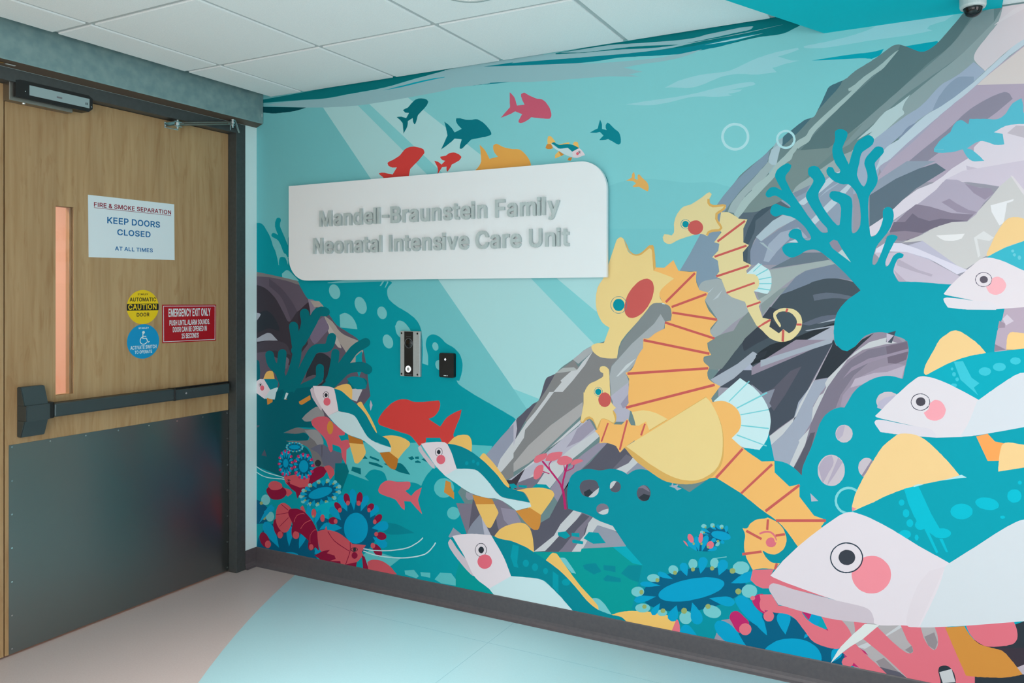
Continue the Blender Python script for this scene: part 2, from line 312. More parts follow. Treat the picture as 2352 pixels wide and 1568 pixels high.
# ------------------------------------------------------------------ lettering
GLYPH_DATA = '''& 448 313,488 -15,14 -16,12 -18,8 -18,6 -16,3 -60,0 -16,-3 -18,-6 -13,-5 -13,-8 -29,-28 -15,-26 -6,-15 -3,-27 0,-29 3,-26 8,-22 6,-12 32,-46 -32,-25 -24,-23 -21,-30 -10,-26 -2,-12 -1,-14 1,-46 9,-34 10,-17 11,-15 20,-20 15,-12 16,-10 18,-8 22,-6 23,-4 19,-1 47,1 35,6 22,8 17,6 15,9 10,8 28,-31 94,0 8,8 0,21 -63,75 17,32 6,16 4,18 5,36 1,46 -8,8 -80,0 -7,-8 -3,-38 -4,-16 -2,-6 -73,88 35,26 34,36 16,28 6,18 2,21 0,27 -4,24 -6,17 -14,23/168,202 94,-112 0,-2 -7,-4 -22,-10 -19,-6 -20,-4 -18,3 -22,7 -20,14 -7,9 -9,21 -2,10 2,16 4,11 14,20 14,13/231,430 5,-4 7,-18 -1,-10 -4,-12 -14,-18 -38,-29 -13,17 -10,17 -7,19 0,8 6,19 9,12 8,5 17,6 10,0 8,-2 13,-6
- 453 355,254 -7,8 -244,0 -8,-8 0,-76 8,-8 244,0 7,8
. 188 149,80 -17,17 -17,7 -37,0 -19,-7 -20,-20 -7,-15 0,-41 7,-16 20,-20 16,-7 40,0 17,7 20,20 6,15 1,8 -1,34 -2,8
1 453 294,520 -8,7 -99,0 -110,-81 -9,-8 0,-90 8,-8 21,0 97,71 0,-338 -128,0 -8,-7 0,-76 8,-8 336,0 7,8 0,76 -7,7 -108,0
5 453 384,520 -8,7 -290,0 -8,-7 -29,-254 0,-24 9,-8 58,-6 23,0 16,12 12,6 35,11 22,1 25,-6 16,-8 9,-6 14,-15 8,-12 6,-13 8,-34 -4,-24 -4,-13 -6,-14 -12,-16 -8,-8 -23,-13 -13,-5 -18,-3 -16,2 -22,8 -24,16 -10,14 -5,10 -5,22 -8,8 -82,0 -8,-8 0,-23 6,-33 7,-19 19,-29 16,-16 22,-17 18,-11 16,-6 20,-6 21,-4 18,-1 29,0 23,2 22,4 21,7 20,9 18,12 12,11 25,26 22,38 8,30 3,20 1,44 -3,32 -6,24 -8,20 -10,17 -16,22 -23,23 -19,13 -19,10 -31,9 -21,4 -38,0 -37,-5 -20,-8 10,95 208,0 8,8
A 480 294,519 -8,8 -96,0 -8,-8 -184,-508 0,-21 8,-8 90,0 8,8 46,134 179,0 47,-134 8,-8 90,0 7,8 0,21 -1,5/239,384 19,-60 38,-107 -113,0 23,65 6,24
B 456 383,474 -27,25 -16,10 -20,9 -42,8 -228,1 -8,-7 0,-530 8,-8 214,0 48,4 24,6 18,8 19,10 13,10 23,22 9,14 8,16 8,29 2,20 0,39 -4,24 -5,16 -14,26 -8,10 -20,19 -19,12 26,25 13,17 5,13 6,30 0,37 -4,32 -13,32/312,189 8,-9 9,-15 7,-23 0,-12 -5,-15 -8,-13 -6,-6 -12,-8 -11,-4 -10,-4 -22,-4 -119,-1 0,138 99,0 21,-2 23,-7 10,-4/300,414 5,-7 7,-14 4,-15 1,-10 -5,-20 -7,-12 -5,-7 -11,-9 -22,-11 -24,-5 -100,-1 0,131 89,0 22,-2 22,-5 13,-6
C 510 439,464 -16,16 -24,19 -32,17 -19,7 -29,7 -20,3 -47,1 -24,-2 -40,-8 -21,-8 -28,-14 -24,-18 -11,-10 -20,-20 -16,-22 -16,-29 -12,-29 -10,-34 -6,-35 -2,-67 2,-35 6,-33 10,-36 12,-31 16,-26 16,-23 20,-20 11,-10 24,-17 28,-15 29,-10 27,-5 29,-2 30,0 31,3 19,4 35,10 17,9 29,19 11,9 22,22 20,29 10,17 12,35 3,16 0,22 -7,8 -86,0 -8,-8 -7,-24 -12,-22 -11,-14 -22,-18 -21,-10 -25,-8 -18,-2 -13,0 -27,4 -20,8 -20,10 -16,12 -23,27 -13,23 -8,24 -7,24 -5,34 0,15 0,17 5,34 7,24 10,27 11,20 13,18 8,8 18,13 18,10 21,8 31,5 19,-1 11,-2 23,-7 21,-10 18,-14 15,-18 12,-22 7,-25 8,-8 86,0 7,8 0,22 -3,16 -8,22 -14,31 -10,15
D 502 420,449 -32,30 -24,17 -28,14 -36,10 -27,5 -33,2 -190,0 -8,-7 0,-530 8,-8 184,0 34,2 34,6 31,9 29,14 25,17 33,32 15,19 15,26 15,34 8,29 5,34 2,66 -2,36 -4,32 -10,34 -12,28 -16,29/326,398 12,-11 12,-16 12,-21 8,-24 6,-26 4,-24 0,-41 -4,-27 -6,-28 -8,-20 -12,-22 -12,-16 -11,-10 -19,-13 -25,-12 -21,-6 -27,-5 -92,-1 0,359 71,0 49,-6 31,-10 16,-8
E 419 390,520 -8,7 -332,0 -8,-7 0,-530 8,-8 336,0 7,8 0,78 -7,7 -243,0 0,136 223,0 7,7 0,78 -7,8 -223,0 0,130 239,0 8,8
F 410 387,520 -7,7 -330,0 -8,-7 0,-530 8,-8 86,0 7,8 0,213 213,0 8,7 0,78 -8,8 -213,0 0,138 237,0 7,8
G 520 448,454 -24,24 -24,20 -32,18 -20,7 -32,8 -36,3 -30,0 -29,-2 -27,-6 -29,-10 -23,-12 -28,-20 -11,-10 -19,-20 -17,-22 -17,-29 -10,-29 -12,-36 -4,-40 -2,-60 2,-36 5,-34 11,-34 10,-28 17,-29 19,-24 28,-28 24,-18 28,-15 28,-9 30,-6 30,-2 29,0 27,2 28,5 25,8 25,11 22,14 16,14 28,29 15,22 12,24 8,26 5,28 2,28 0,80 -8,8 -216,0 -7,-8 0,-78 7,-7 122,0 -5,-21 -10,-25 -11,-18 -11,-12 -22,-16 -17,-8 -18,-6 -26,-3 -18,0 -22,5 -20,7 -20,10 -25,21 -14,19 -11,20 -10,22 -7,28 -5,49 4,49 6,23 10,28 13,22 12,17 26,22 20,12 21,6 28,5 30,-3 23,-8 22,-10 13,-10 14,-16 18,-30 8,-21 8,-8 86,0 8,7 0,22 -6,27 -10,25
H 517 475,520 -7,7 -86,0 -8,-7 0,-213 -231,0 0,213 -7,7 -86,0 -8,-7 0,-530 8,-8 86,0 7,8 0,224 231,0 0,-224 8,-8 86,0 7,8
I 300 83,520 -7,7 -86,0 -8,-7 0,-530 8,-8 86,0 7,8
K 467 466,520 -8,7 -104,0 -154,-167 -16,-15 -37,-41 -3,-6 -1,222 -7,7 -86,0 -8,-7 0,-530 8,-8 86,0 7,8 0,167 53,55 156,-220 10,-10 98,0 7,8 0,21 -197,275 6,9 190,203
L 393 143,520 -7,7 -86,0 -8,-7 0,-530 8,-8 322,0 7,8 0,78 -7,7 -229,0
M 628 586,520 -8,7 -112,0 -8,-8 -124,-322 -20,-57 -18,57 -126,322 -8,8 -112,0 -8,-7 0,-530 8,-8 82,0 8,8 0,322 128,-322 8,-8 76,0 8,8 114,291 12,33 0,-324 8,-8 84,0 8,8
N 523 481,520 -7,7 -86,0 -7,-7 0,-358 -226,356 -9,9 -96,0 -8,-7 0,-530 8,-8 86,0 7,8 0,320 -1,40 41,-70 185,-290 8,-8 98,0 7,8
O 533 449,454 -32,32 -22,16 -28,14 -27,10 -30,6 -28,2 -30,0 -29,-2 -27,-6 -29,-10 -28,-14 -24,-18 -28,-28 -19,-24 -16,-29 -12,-29 -10,-36 -6,-33 -2,-35 2,-67 6,-35 8,-30 14,-35 16,-26 19,-25 28,-28 24,-17 21,-11 36,-14 27,-5 29,-2 54,1 40,9 21,7 28,15 23,16 30,31 18,23 16,26 12,31 10,36 5,32 2,36 -2,68 -5,34 -8,32 -14,33 -16,27/355,404 11,-12 12,-16 12,-20 10,-26 8,-28 4,-34 -1,-36 -5,-30 -6,-26 -10,-21 -12,-22 -12,-16 -11,-11 -16,-12 -20,-10 -21,-8 -25,-4 -21,0 -18,4 -20,8 -20,10 -17,13 -22,26 -13,22 -8,25 -6,22 -5,30 -1,21 1,23 5,30 6,22 8,25 13,22 14,19 8,8 17,13 15,8 26,9 29,5 16,-1 18,-4 26,-9 15,-8
P 445 387,470 -26,24 -18,11 -21,11 -22,5 -22,3 -29,3 -199,0 -8,-7 0,-530 8,-8 86,0 7,8 0,178 109,0 23,1 25,4 23,7 20,9 18,12 12,11 24,25 11,18 8,17 6,20 5,42 0,27 -5,41 -6,22 -8,17 -11,17/303,409 13,-18 8,-25 2,-13 -2,-25 -4,-14 -11,-22 -6,-6 -16,-12 -13,-6 -31,-7 -100,-1 0,174 83,0 30,-2 30,-10
R 449 388,472 -26,24 -18,11 -18,7 -28,8 -48,5 -200,0 -8,-7 0,-530 8,-8 86,0 7,8 0,190 90,0 99,-186 10,-12 96,0 8,8 0,21 -103,187 17,11 16,11 22,24 10,16 9,19 7,21 2,25 1,43 -4,38 -6,20 -9,19 -10,16/304,411 12,-16 4,-11 6,-32 -2,-18 -4,-14 -4,-10 -12,-15 -17,-11 -31,-8 -28,-3 -85,0 0,161 84,0 29,-2 31,-10
S 447 386,470 -24,24 -17,12 -19,10 -42,14 -44,4 -26,0 -48,-6 -18,-4 -20,-8 -20,-10 -17,-12 -24,-22 -10,-13 -11,-18 -6,-19 -5,-18 -1,-46 2,-22 6,-21 11,-19 13,-15 12,-12 16,-13 23,-14 11,-5 44,-16 78,-21 38,-14 18,-11 10,-8 4,-7 7,-18 0,-6 -9,-24 -11,-15 -6,-5 -15,-10 -24,-9 -18,-3 -21,-2 -25,3 -24,7 -17,8 -15,11 -8,11 -6,12 -6,26 -8,9 -86,0 -8,-7 0,-24 6,-34 10,-23 10,-18 10,-13 24,-23 17,-12 21,-11 22,-8 45,-8 57,-1 22,1 23,4 26,6 41,19 15,11 25,25 10,14 10,18 8,19 4,23 0,41 -2,26 -5,16 -6,13 -15,20 -28,27 -23,14 -24,12 -37,12 -70,18 -49,20 -18,12 -7,8 -5,10 -3,10 2,14 4,10 7,12 8,9 20,12 8,3 21,6 24,2 30,-5 18,-6 23,-15 9,-12 8,-16 3,-18 7,-8 86,0 7,8 0,23 -2,17 -11,35 -11,17
T 449 435,520 -7,7 -406,0 -8,-7 0,-78 8,-8 153,0 0,-444 7,-8 86,0 7,8 0,444 153,0 7,8
U 517 475,520 -7,7 -86,0 -7,-7 0,-336 -1,-15 -3,-15 -5,-16 -7,-15 -9,-14 -15,-14 -14,-9 -16,-7 -17,-5 -24,-4 -20,2 -26,6 -21,8 -14,9 -10,8 -11,16 -11,19 -5,16 -3,15 -1,15 0,336 -8,7 -84,0 -8,-7 0,-360 2,-24 4,-21 4,-13 4,-11 11,-22 13,-20 26,-26 16,-13 21,-13 21,-9 35,-10 27,-4 74,1 26,5 22,6 24,10 11,6 29,21 25,26 13,19 12,23 8,23 4,30
V 480 481,520 -7,7 -90,0 -8,-8 -104,-302 -10,-27 -20,-67 -2,1 -20,66 -118,329 -8,8 -88,0 -8,-7 0,-22 3,-8 185,-500 8,-8 94,0 8,8 184,504 1,4
W 686 688,520 -8,7 -88,0 -7,-7 -89,-350 -4,-14 -13,56 -81,308 -8,7 -94,0 -8,-9 -95,-362 -5,24 -4,12 -84,328 -8,7 -86,0 -8,-7 0,-22 139,-508 7,-8 96,0 8,8 95,348 94,-348 7,-8 96,0 9,10 135,489 4,17
X 474 464,520 -8,7 -92,0 -10,-11 -73,-104 -27,-41 -7,-9 -9,-16 -15,24 -95,142 -14,15 -96,0 -7,-7 0,-22 164,-238 -175,-249 0,-21 8,-8 94,0 10,10 87,124 38,60 38,-60 87,-124 10,-10 94,0 8,8 0,21 -173,251 4,8 159,228
Y 472 473,520 -7,7 -96,0 -8,-9 -96,-156 -30,-52 -13,24 -113,184 -8,9 -96,0 -8,-7 0,-22 187,-300 0,-208 7,-8 86,0 8,8 0,208 187,300
a 389 328,349 -22,23 -8,5 -13,9 -25,8 -22,6 -21,2 -51,0 -39,-8 -34,-12 -25,-18 -20,-20 -9,-11 -9,-14 -7,-17 0,-22 9,-8 56,-16 22,0 8,8 7,14 8,10 15,10 22,10 14,4 16,0 10,-1 12,-3 8,-4 12,-8 7,-9 3,-7 5,-21 -2,-6 -21,-7 -91,-12 -29,-5 -24,-7 -11,-4 -23,-13 -26,-27 -10,-18 -7,-25 -1,-13 1,-44 9,-30 7,-12 9,-14 31,-28 15,-8 16,-6 30,-6 15,-1 37,1 30,4 25,10 10,6 11,10 1,0 0,-14 7,-8 82,0 7,8 -1,294 -7,33 -14,27/258,161 -1,-25 -6,-22 -6,-11 -5,-9 -11,-10 -23,-13 -28,-7 -16,0 -14,3 -17,7 -11,8 -8,15 -1,9 6,18 9,7 16,9 14,4 28,6 28,3
d 424 390,520 -8,7 -82,0 -7,-7 0,-152 -19,17 -11,7 -13,4 -26,6 -56,0 -26,-6 -21,-6 -20,-11 -17,-14 -24,-23 -12,-18 -10,-18 -10,-24 -6,-20 -5,-32 -1,-74 5,-34 6,-22 9,-26 12,-21 13,-19 24,-24 15,-12 18,-10 22,-8 20,-5 18,-1 46,1 25,5 16,7 18,12 11,11 1,-20 7,-8 80,0 8,8/259,289 15,-19 6,-12 7,-20 5,-22 2,-22 -2,-26 -4,-24 -6,-18 -7,-16 -9,-14 -13,-13 -13,-8 -14,-6 -20,-3 -9,0 -17,4 -12,5 -13,9 -13,14 -10,14 -12,32 -4,20 -2,30 3,24 9,33 7,15 9,14 7,8 18,13 17,7 12,3 16,0 28,-9
e 404 350,338 -23,24 -22,17 -25,12 -18,6 -28,5 -66,-1 -26,-7 -17,-6 -21,-11 -16,-11 -25,-26 -14,-18 -13,-22 -8,-20 -7,-26 -5,-36 1,-71 11,-49 10,-25 12,-20 12,-15 25,-26 19,-14 22,-10 24,-8 29,-6 63,1 16,2 18,4 16,5 15,7 26,18 28,29 8,12 7,15 5,13 0,22 -9,8 -56,13 -22,0 -8,-8 -4,-9 -9,-14 -15,-14 -7,-4 -19,-6 -18,-3 -12,0 -15,3 -26,10 -19,15 -8,9 -8,15 -6,17 -4,14 0,3 264,0 7,7 0,52 -3,44 -5,20 -13,35 -9,17/258,292 7,-8 14,-23 7,-22 -166,0 2,9 6,13 15,23 13,11 14,9 13,4 15,3 14,0 15,-3 12,-4 14,-8
i 129 83,390 -7,7 -86,0 -8,-7 0,-400 8,-8 86,0 7,8/88,516 -8,7 -96,0 -7,-7 0,-96 7,-8 96,0 8,8
l 129 83,520 -7,7 -86,0 -8,-7 0,-530 8,-8 86,0 7,8
m 610 542,362 -21,20 -13,8 -29,11 -19,3 -45,0 -19,-3 -16,-4 -23,-10 -21,-16 -16,-17 -12,14 -12,13 -12,9 -16,8 -18,5 -55,1 -11,-2 -22,-8 -8,-4 -14,-9 -9,-8 -1,0 0,17 -8,7 -80,0 -7,-7 0,-400 7,-8 82,0 8,8 0,256 6,21 12,22 10,8 18,10 12,3 10,2 19,-4 13,-6 6,-4 8,-12 5,-8 4,-12 1,-13 0,-263 8,-8 82,0 7,8 0,250 3,20 7,20 13,17 9,5 15,6 12,4 7,0 19,-4 11,-4 11,-8 5,-4 7,-13 4,-15 2,-18 0,-256 8,-8 82,0 7,8 -1,291 -2,24 -6,19 -7,15
n 410 342,357 -22,21 -14,9 -16,7 -32,7 -46,1 -17,-1 -17,-3 -21,-8 -16,-10 -10,-10 -1,0 0,20 -8,7 -80,0 -7,-7 0,-400 7,-8 82,0 8,8 0,244 2,12 10,27 16,20 23,11 11,4 16,2 10,0 16,-5 14,-8 6,-5 10,-13 6,-14 5,-19 1,-256 8,-8 82,0 7,8 -1,286 -3,20 -5,20 -7,16 -9,15
o 415 352,339 -28,29 -14,10 -21,11 -21,7 -21,4 -23,2 -54,-1 -22,-5 -22,-7 -20,-11 -19,-14 -23,-23 -16,-21 -11,-20 -9,-22 -6,-26 -4,-24 -2,-27 0,-28 2,-26 4,-25 6,-24 9,-22 13,-23 12,-15 25,-26 19,-14 21,-10 23,-8 28,-6 66,1 28,7 16,6 22,10 16,12 26,27 14,19 12,20 9,21 7,27 4,23 1,23 -1,58 -4,26 -7,25 -9,21 -13,23/266,287 13,-18 9,-19 6,-18 4,-21 2,-21 -2,-26 -4,-20 -7,-22 -8,-15 -11,-17 -22,-16 -14,-5 -24,-4 -23,3 -16,6 -14,10 -7,6 -15,22 -9,20 -7,28 -3,24 2,28 5,20 11,30 12,17 11,13 14,10 15,6 14,3 18,0 18,-5 13,-5
r 259 261,394 -7,8 -26,1 -44,-1 -28,-8 -15,-9 -11,-9 0,14 -8,7 -80,0 -7,-7 0,-400 7,-8 82,0 8,8 0,250 2,10 8,21 8,12 9,8 11,7 22,7 11,2 12,0 16,-3 23,0 7,8
s 365 312,355 -14,14 -20,15 -28,12 -32,6 -63,0 -33,-6 -33,-15 -13,-9 -29,-29 -8,-13 -7,-16 -2,-18 -1,-38 1,-14 5,-18 8,-15 9,-11 24,-22 16,-10 20,-8 26,-8 64,-15 25,-8 15,-10 5,-8 2,-9 -9,-18 -17,-10 -28,-9 -15,-1 -18,2 -15,6 -13,6 -11,11 -7,14 -4,15 -8,7 -22,0 -56,-13 -8,-8 0,-22 8,-29 18,-26 19,-19 10,-8 28,-15 15,-5 17,-3 33,-3 32,0 33,2 40,12 16,9 14,9 29,30 9,14 3,8 6,20 1,14 -1,44 -5,17 -8,16 -21,23 -11,9 -17,11 -24,9 -82,21 -25,8 -19,10 -6,8 -2,8 4,13 9,10 13,7 14,6 20,2 22,-4 11,-4 9,-6 10,-12 6,-10 4,-11 8,-8 22,0 54,13 8,8 0,21 -10,27 -7,11
t 227 144,482 -8,7 -82,0 -7,-7 0,-85 -51,0 -8,-7 0,-74 8,-7 51,0 0,-229 2,-20 3,-14 10,-22 21,-22 13,-10 20,-8 24,-6 64,1 19,5 8,8 0,22 -11,50 -8,8 -22,0 -14,-3 -14,1 -9,4 -7,12 -2,20 0,203 70,0 8,7 0,74 -8,7 -70,0
u 410 375,390 -7,7 -82,0 -8,-7 0,-230 -3,-28 -4,-13 -6,-12 -7,-11 -9,-9 -10,-7 -11,-5 -12,-4 -12,-2 -14,1 -14,4 -16,8 -8,6 -6,10 -10,18 -3,16 -1,17 0,241 -8,7 -82,0 -7,-7 1,-286 6,-34 10,-23 8,-14 8,-9 22,-22 14,-9 22,-9 26,-6 15,-1 41,1 24,4 20,8 16,9 12,11 0,-20 8,-8 80,0 7,8
v 389 389,390 -7,7 -88,0 -8,-8 -80,-224 -11,-33 -93,257 -8,8 -88,0 -7,-7 0,-22 2,-6 143,-370 8,-10 84,0 8,8 144,375
y 389 389,390 -7,7 -88,0 -8,-8 -91,-255 -93,255 -8,8 -88,0 -7,-7 1,-25 141,-365 -13,-37 -10,-20 -6,-6 -5,-3 -13,-5 -20,3 -24,0 -7,-8 -14,-52 0,-22 7,-7 29,-6 51,0 22,5 14,5 18,11 26,26 6,8 13,23 7,17 166,433'''
GL = {}
def decode(s):
    out = []
    for l in s.split('/'):
        x = y = 0; r = []
        for t in l.split():
            a, b = t.split(',')
            x += int(a); y += int(b); r.append((x, y))
        out.append(r)
    return out
for line in GLYPH_DATA.split('\n'):
    ch, adv, rest = line.split(' ', 2)
    GL[ch] = (int(adv), decode(rest))
ADV = {'I': 190, '-': 285, '1': 360, ' ': 190}
BASE = min(p[1] for p in GL['H'][1][0])
CAP = max(p[1] for p in GL['H'][1][0]) - BASE

def area2(l): return sum(l[i - 1][0] * l[i][1] - l[i][0] * l[i - 1][1] for i in range(len(l)))
def text_loops(s, u0, u1, base, cap, bold):
    """glyph outlines of s fitted from u0 to u1 on a baseline: [(char, [loops])]"""
    x = 0; items = []
    for ch in s:
        if ch == ' ': x += ADV[' ']; continue
        adv, loops = GL[ch]
        adv = ADV.get(ch, adv)
        xs = [p[0] for l in loops for p in l]
        if ch in 'I1-': dx = x + adv / 2 - (min(xs) + max(xs)) / 2
        else: dx = x
        items.append((ch, [[(p[0] + dx, p[1] - BASE) for p in l] for l in loops]))
        x += adv + bold
    lo = min(p[0] for _, L in items for l in L for p in l)
    hi = max(p[0] for _, L in items for l in L for p in l)
    kx, ky = (u1 - u0) / (hi - lo), cap / CAP
    return [(ch, [[(u0 + (p[0] - lo) * kx, base + p[1] * ky) for p in l] for l in L]) for ch, L in items]

def groups_of(loops):
    """split a glyph into outer loops with their holes"""
    big = sorted(loops, key=lambda l: -abs(area2(l)))
    s = area2(big[0]) > 0
    outs = [[l] for l in big if (area2(l) > 0) == s]
    for h in [l for l in big if (area2(l) > 0) != s]:
        hx = sum(p[0] for p in h) / len(h); hy = sum(p[1] for p in h) / len(h)
        for g in outs:
            xs = [p[0] for p in g[0]]; ys = [p[1] for p in g[0]]
            if min(xs) < hx < max(xs) and min(ys) < hy < max(ys): g.append(h); break
    return outs

def lettering(specs, fn, d, m, parent, bold=20):
    for s, u0, u1, base, cap in specs:
        bm = bmesh.new()
        for ch, L in text_loops(s, u0, u1, base, cap, bold):
            for k, g in enumerate(groups_of(L)): prism(bm, g, fn, d + k * 0.00005, None)
        obj('lettering', bm, m, parent)

# ------------------------------------------------------------------ room shell
RX, RY, H = 6.5, -5.5, 2.5507
def bz(bm, pts, z, mi=0):
    f = bm.faces.new([bm.verts.new((p[0], p[1], z)) for p in pts]); f.material_index = mi
bm = bmesh.new()
box(bm, -0.1, RX, RY, 0.0, -0.05, 0)
floor = struct('floor', bm, M['beige'], 'beige vinyl floor in front of the wooden door', 'floor')
# curved teal field, edge is an arc of a big circle
cx, cy, cr = 5.8002, 2.2084, 5.9335
arc = []
a0, a1 = math.atan2(-0.001 - cy, -(math.sqrt(cr * cr - (0.001 + cy) ** 2))), math.atan2(RY + 0.01 - cy, -0.0)
for i in range(49):
    a = math.pi + math.asin(min(1, (cy + 0.001) / cr)) + (math.pi / 2 - math.asin((cy + 0.001) / cr)) * i / 48
    arc.append((cx + cr * math.cos(a), cy + cr * math.sin(a)))
arc = [(x, max(y, RY + 0.01)) for x, y in arc]
poly = arc + [(RX, arc[-1][1]), (RX, -0.001)]
bm = bmesh.new()
prism(bm, [poly], UPWARD, 0.0006, None)
obj('teal_inlay', bm, M['teal_vinyl'], floor)
bm = bmesh.new()
box(bm, 0.72, RX, -0.2415, -0.2400, 0.0006, 0.0009)
box(bm, 1.633, 1.6345, -3.4, -0.001, 0.0006, 0.0009)
obj('floor_seam', bm, M['seam'], floor)

# ceiling: tegular tiles hanging a little below a metal grid
GX, GY, G = 0.9509, -0.5207, 0.6096
CX0 = 0.112
bm = bmesh.new()
gap = 0.011
EDGE = [(2.968, 0.0), (2.715, -0.489), (2.50, -1.0), (2.42, -1.5)]
def soffit_x(y):
    for (xa, ya), (xb, yb) in zip(EDGE, EDGE[1:]):
        if yb <= y <= ya: return xa + (xb - xa) * (y - ya) / (yb - ya)
    return 99
for i in range(-3, 5):
    for j in range(-2, 9):
        x0, x1 = GX + G * i + gap, GX + G * (i + 1) - gap
        y1, y0 = GY - G * j - gap, GY - G * (j + 1) + gap
        x0, x1 = max(x0, CX0), min(x1, 3.54)
        y1, y0 = min(y1, -0.006), max(y0, RY)
        if x1 - x0 < 0.02 or y1 - y0 < 0.02: continue
        box(bm, x0, x1, y0, y1, H, H + 0.02, bev=0.002)
ceiling = struct('ceiling', bm, M['tile'], 'white tiled drop ceiling over the door and mural', 'ceiling')
bm = bmesh.new()
for i in range(-1, 5):
    box(bm, GX + G * i - 0.012, GX + G * i + 0.012, RY, -0.006, H + 0.006, H + 0.03)
for j in range(0, 9):
    box(bm, CX0, 3.54, GY - G * j - 0.012, GY - G * j + 0.012, H + 0.0065, H + 0.03)
obj('ceiling_grid', bm, M['grid'], ceiling)
obj('ceiling_slab', B(-0.3, RX + 0.1, RY - 0.1, 0.1, 2.64, 2.70), M['gap'], ceiling)

bm = bmesh.new()
prism(bm, [EDGE + [(3.549, -1.5), (3.549, 0.0)]], UPWARD, 2.465, 2.62)
soffit = struct('trim_1', bm, M['teal_paint'], 'teal painted ceiling soffit above the mural at upper right', 'soffit')
bm = bmesh.new()
box(bm, 3.551, RX, RY, 0.0, 2.474, 2.62)
struct('ceiling_right', bm, M['tile'], 'lower white ceiling past the end of the teal soffit', 'ceiling')

struct('wall_right', B(0.0, RX, 0.0, 0.1, 0, 2.62), M['white_wall'], 'long wall carrying the underwater mural', 'wall')
struct('wall_back', B(0, RX, RY - 0.1, RY, 0, 2.62), M['white_wall'], 'wall behind the viewer', 'wall')
struct('wall_far', B(RX, RX + 0.1, RY, 0, 0, 2.62), M['white_wall'], 'far end wall of the corridor', 'wall')
bm = bmesh.new()
box(bm, -0.10, 0.0, -0.0785, 0.0, 0, 2.62)
box(bm, -0.10, 0.0, -2.46, -0.0785, 2.393, 2.62)
box(bm, -0.10, 0.0, RY, -2.46, 0, 2.62)
struct('wall_left', bm, M['bounce_tinted_wall'], 'white wall strip, tinted aqua for light bounced off the mural, between the door frame and the mural corner', 'wall')
# peach coloured ward beyond the door
bm = bmesh.new()
box(bm, -1.62, -1.55, -2.9, 0.3, 0, 2.62)
box(bm, -1.55, -0.10, 0.2, 0.3, 0, 2.62)
box(bm, -1.55, -0.10, -2.9, -2.8, 0, 2.62)
box(bm, -1.55, -0.10, -2.8, 0.2, -0.05, 0.0)
struct('wall_beyond', bm, M['pink_wall'], 'peach lit wall seen through the narrow door window', 'wall')

# cove base
prof = [(0, 0), (0.019, 0), (0.018, 0.003), (0.011, 0.009), (0.006, 0.018), (0.0035, 0.030), (0.0035, 0.097), (0.0020, 0.1016), (0, 0.1016)]
def cove(fn, a, b):
    bm = bmesh.new()
    va = [bm.verts.new(fn(p, z, a)) for p, z in prof]; vb = [bm.verts.new(fn(p, z, b)) for p, z in prof]
    for i in range(len(prof)):
        j = (i + 1) % len(prof); bm.faces.new((va[i], va[j], vb[j], vb[i]))
    bm.faces.new(va[::-1]); bm.faces.new(vb)
    return bm
struct('baseboard_right', cove(lambda p, z, t: (t, -p, z), 0.0, RX), M['rubber'], 'long dark grey rubber cove base under the mural', 'baseboard')
struct('baseboard_left', cove(lambda p, z, t: (p, t, z), -0.0785, -0.0040), M['rubber'], 'short dark grey cove base beside the door frame', 'baseboard')

# ------------------------------------------------------------------ door frame and doors
FY = -0.139
bm = bmesh.new()
box(bm, -0.10, 0.003, FY, -0.0785, 0, 2.393, bev=0.002)
box(bm, -0.10, 0.003, -2.46, FY, 2.341, 2.393, bev=0.002)
box(bm, -0.10, 0.003, -2.46, -2.40, 0, 2.341, bev=0.002)
box(bm, -0.10, -0.096, FY - 0.016, FY, 0, 2.341)
struct('trim_2', bm, M['frame'], 'dark grey steel frame around the wooden double door', 'door frame')

DT = 0.044
door1 = thing('door_1', (DOORX - DT / 2, -0.14, 0), 'right hand maple door leaf with signs, push bar and steel kick plate', 'door', kind='structure')
YL, YR, ZB, ZT = -1.2309, -0.1415, 0.009, 2.3385
WY0, WY1, WZ0, WZ1 = -1.0335, -0.9525, 1.046, 1.866
bm = bmesh.new()
prism(bm, [[(YL, ZB), (YR, ZB), (YR, ZT), (YL, ZT)], [(WY0, WZ0), (WY0, WZ1), (WY1, WZ1), (WY1, WZ0)]], ON_DOOR, 0.0, -DT)
leaf = obj('leaf', bm, M['wood'], door1)
bm = bmesh.new()
prism(bm, [[(WY0 - 0.011, WZ0 - 0.013), (WY1 + 0.009, WZ0 - 0.013), (WY1 + 0.009, WZ1 + 0.022), (WY0 - 0.011, WZ1 + 0.022)],
           [(WY0 + 0.001, WZ0 + 0.002), (WY0 + 0.001, WZ1 - 0.002), (WY1 - 0.004, WZ1 - 0.002), (WY1 - 0.004, WZ0 + 0.002)]], ON_DOOR, 0.0012, -0.004)
prism(bm, [[(WY0, WZ0), (WY1, WZ0), (WY1, WZ1), (WY0, WZ1)],
           [(WY0 + 0.003, WZ0 + 0.003), (WY0 + 0.003, WZ1 - 0.003), (WY1 - 0.012, WZ1 - 0.003), (WY1 - 0.012, WZ0 + 0.003)]], ON_DOOR, -0.018, -DT)
win = obj('window_bead', bm, M['wood'], door1)
obj('glass_pane', B(DOORX - 0.014, DOORX - 0.008, WY0 + 0.001, WY1 - 0.001, WZ0 + 0.001, WZ1 - 0.001), M['glass'], door1)
bm = bmesh.new()
box(bm, DOORX, DOORX + 0.0016, -1.2171, -0.1425, 0.010, 0.8655)
kick = obj('kick_plate', bm, M['kick'], door1)
SCR = [(-1.2064, .8569), (-1.0553, .8561), (-.9035, .8544), (-.7530, .8533), (-.6005, .8526), (-.4488, .8521), (-.2995, .8507), (-.1499, .8507)]
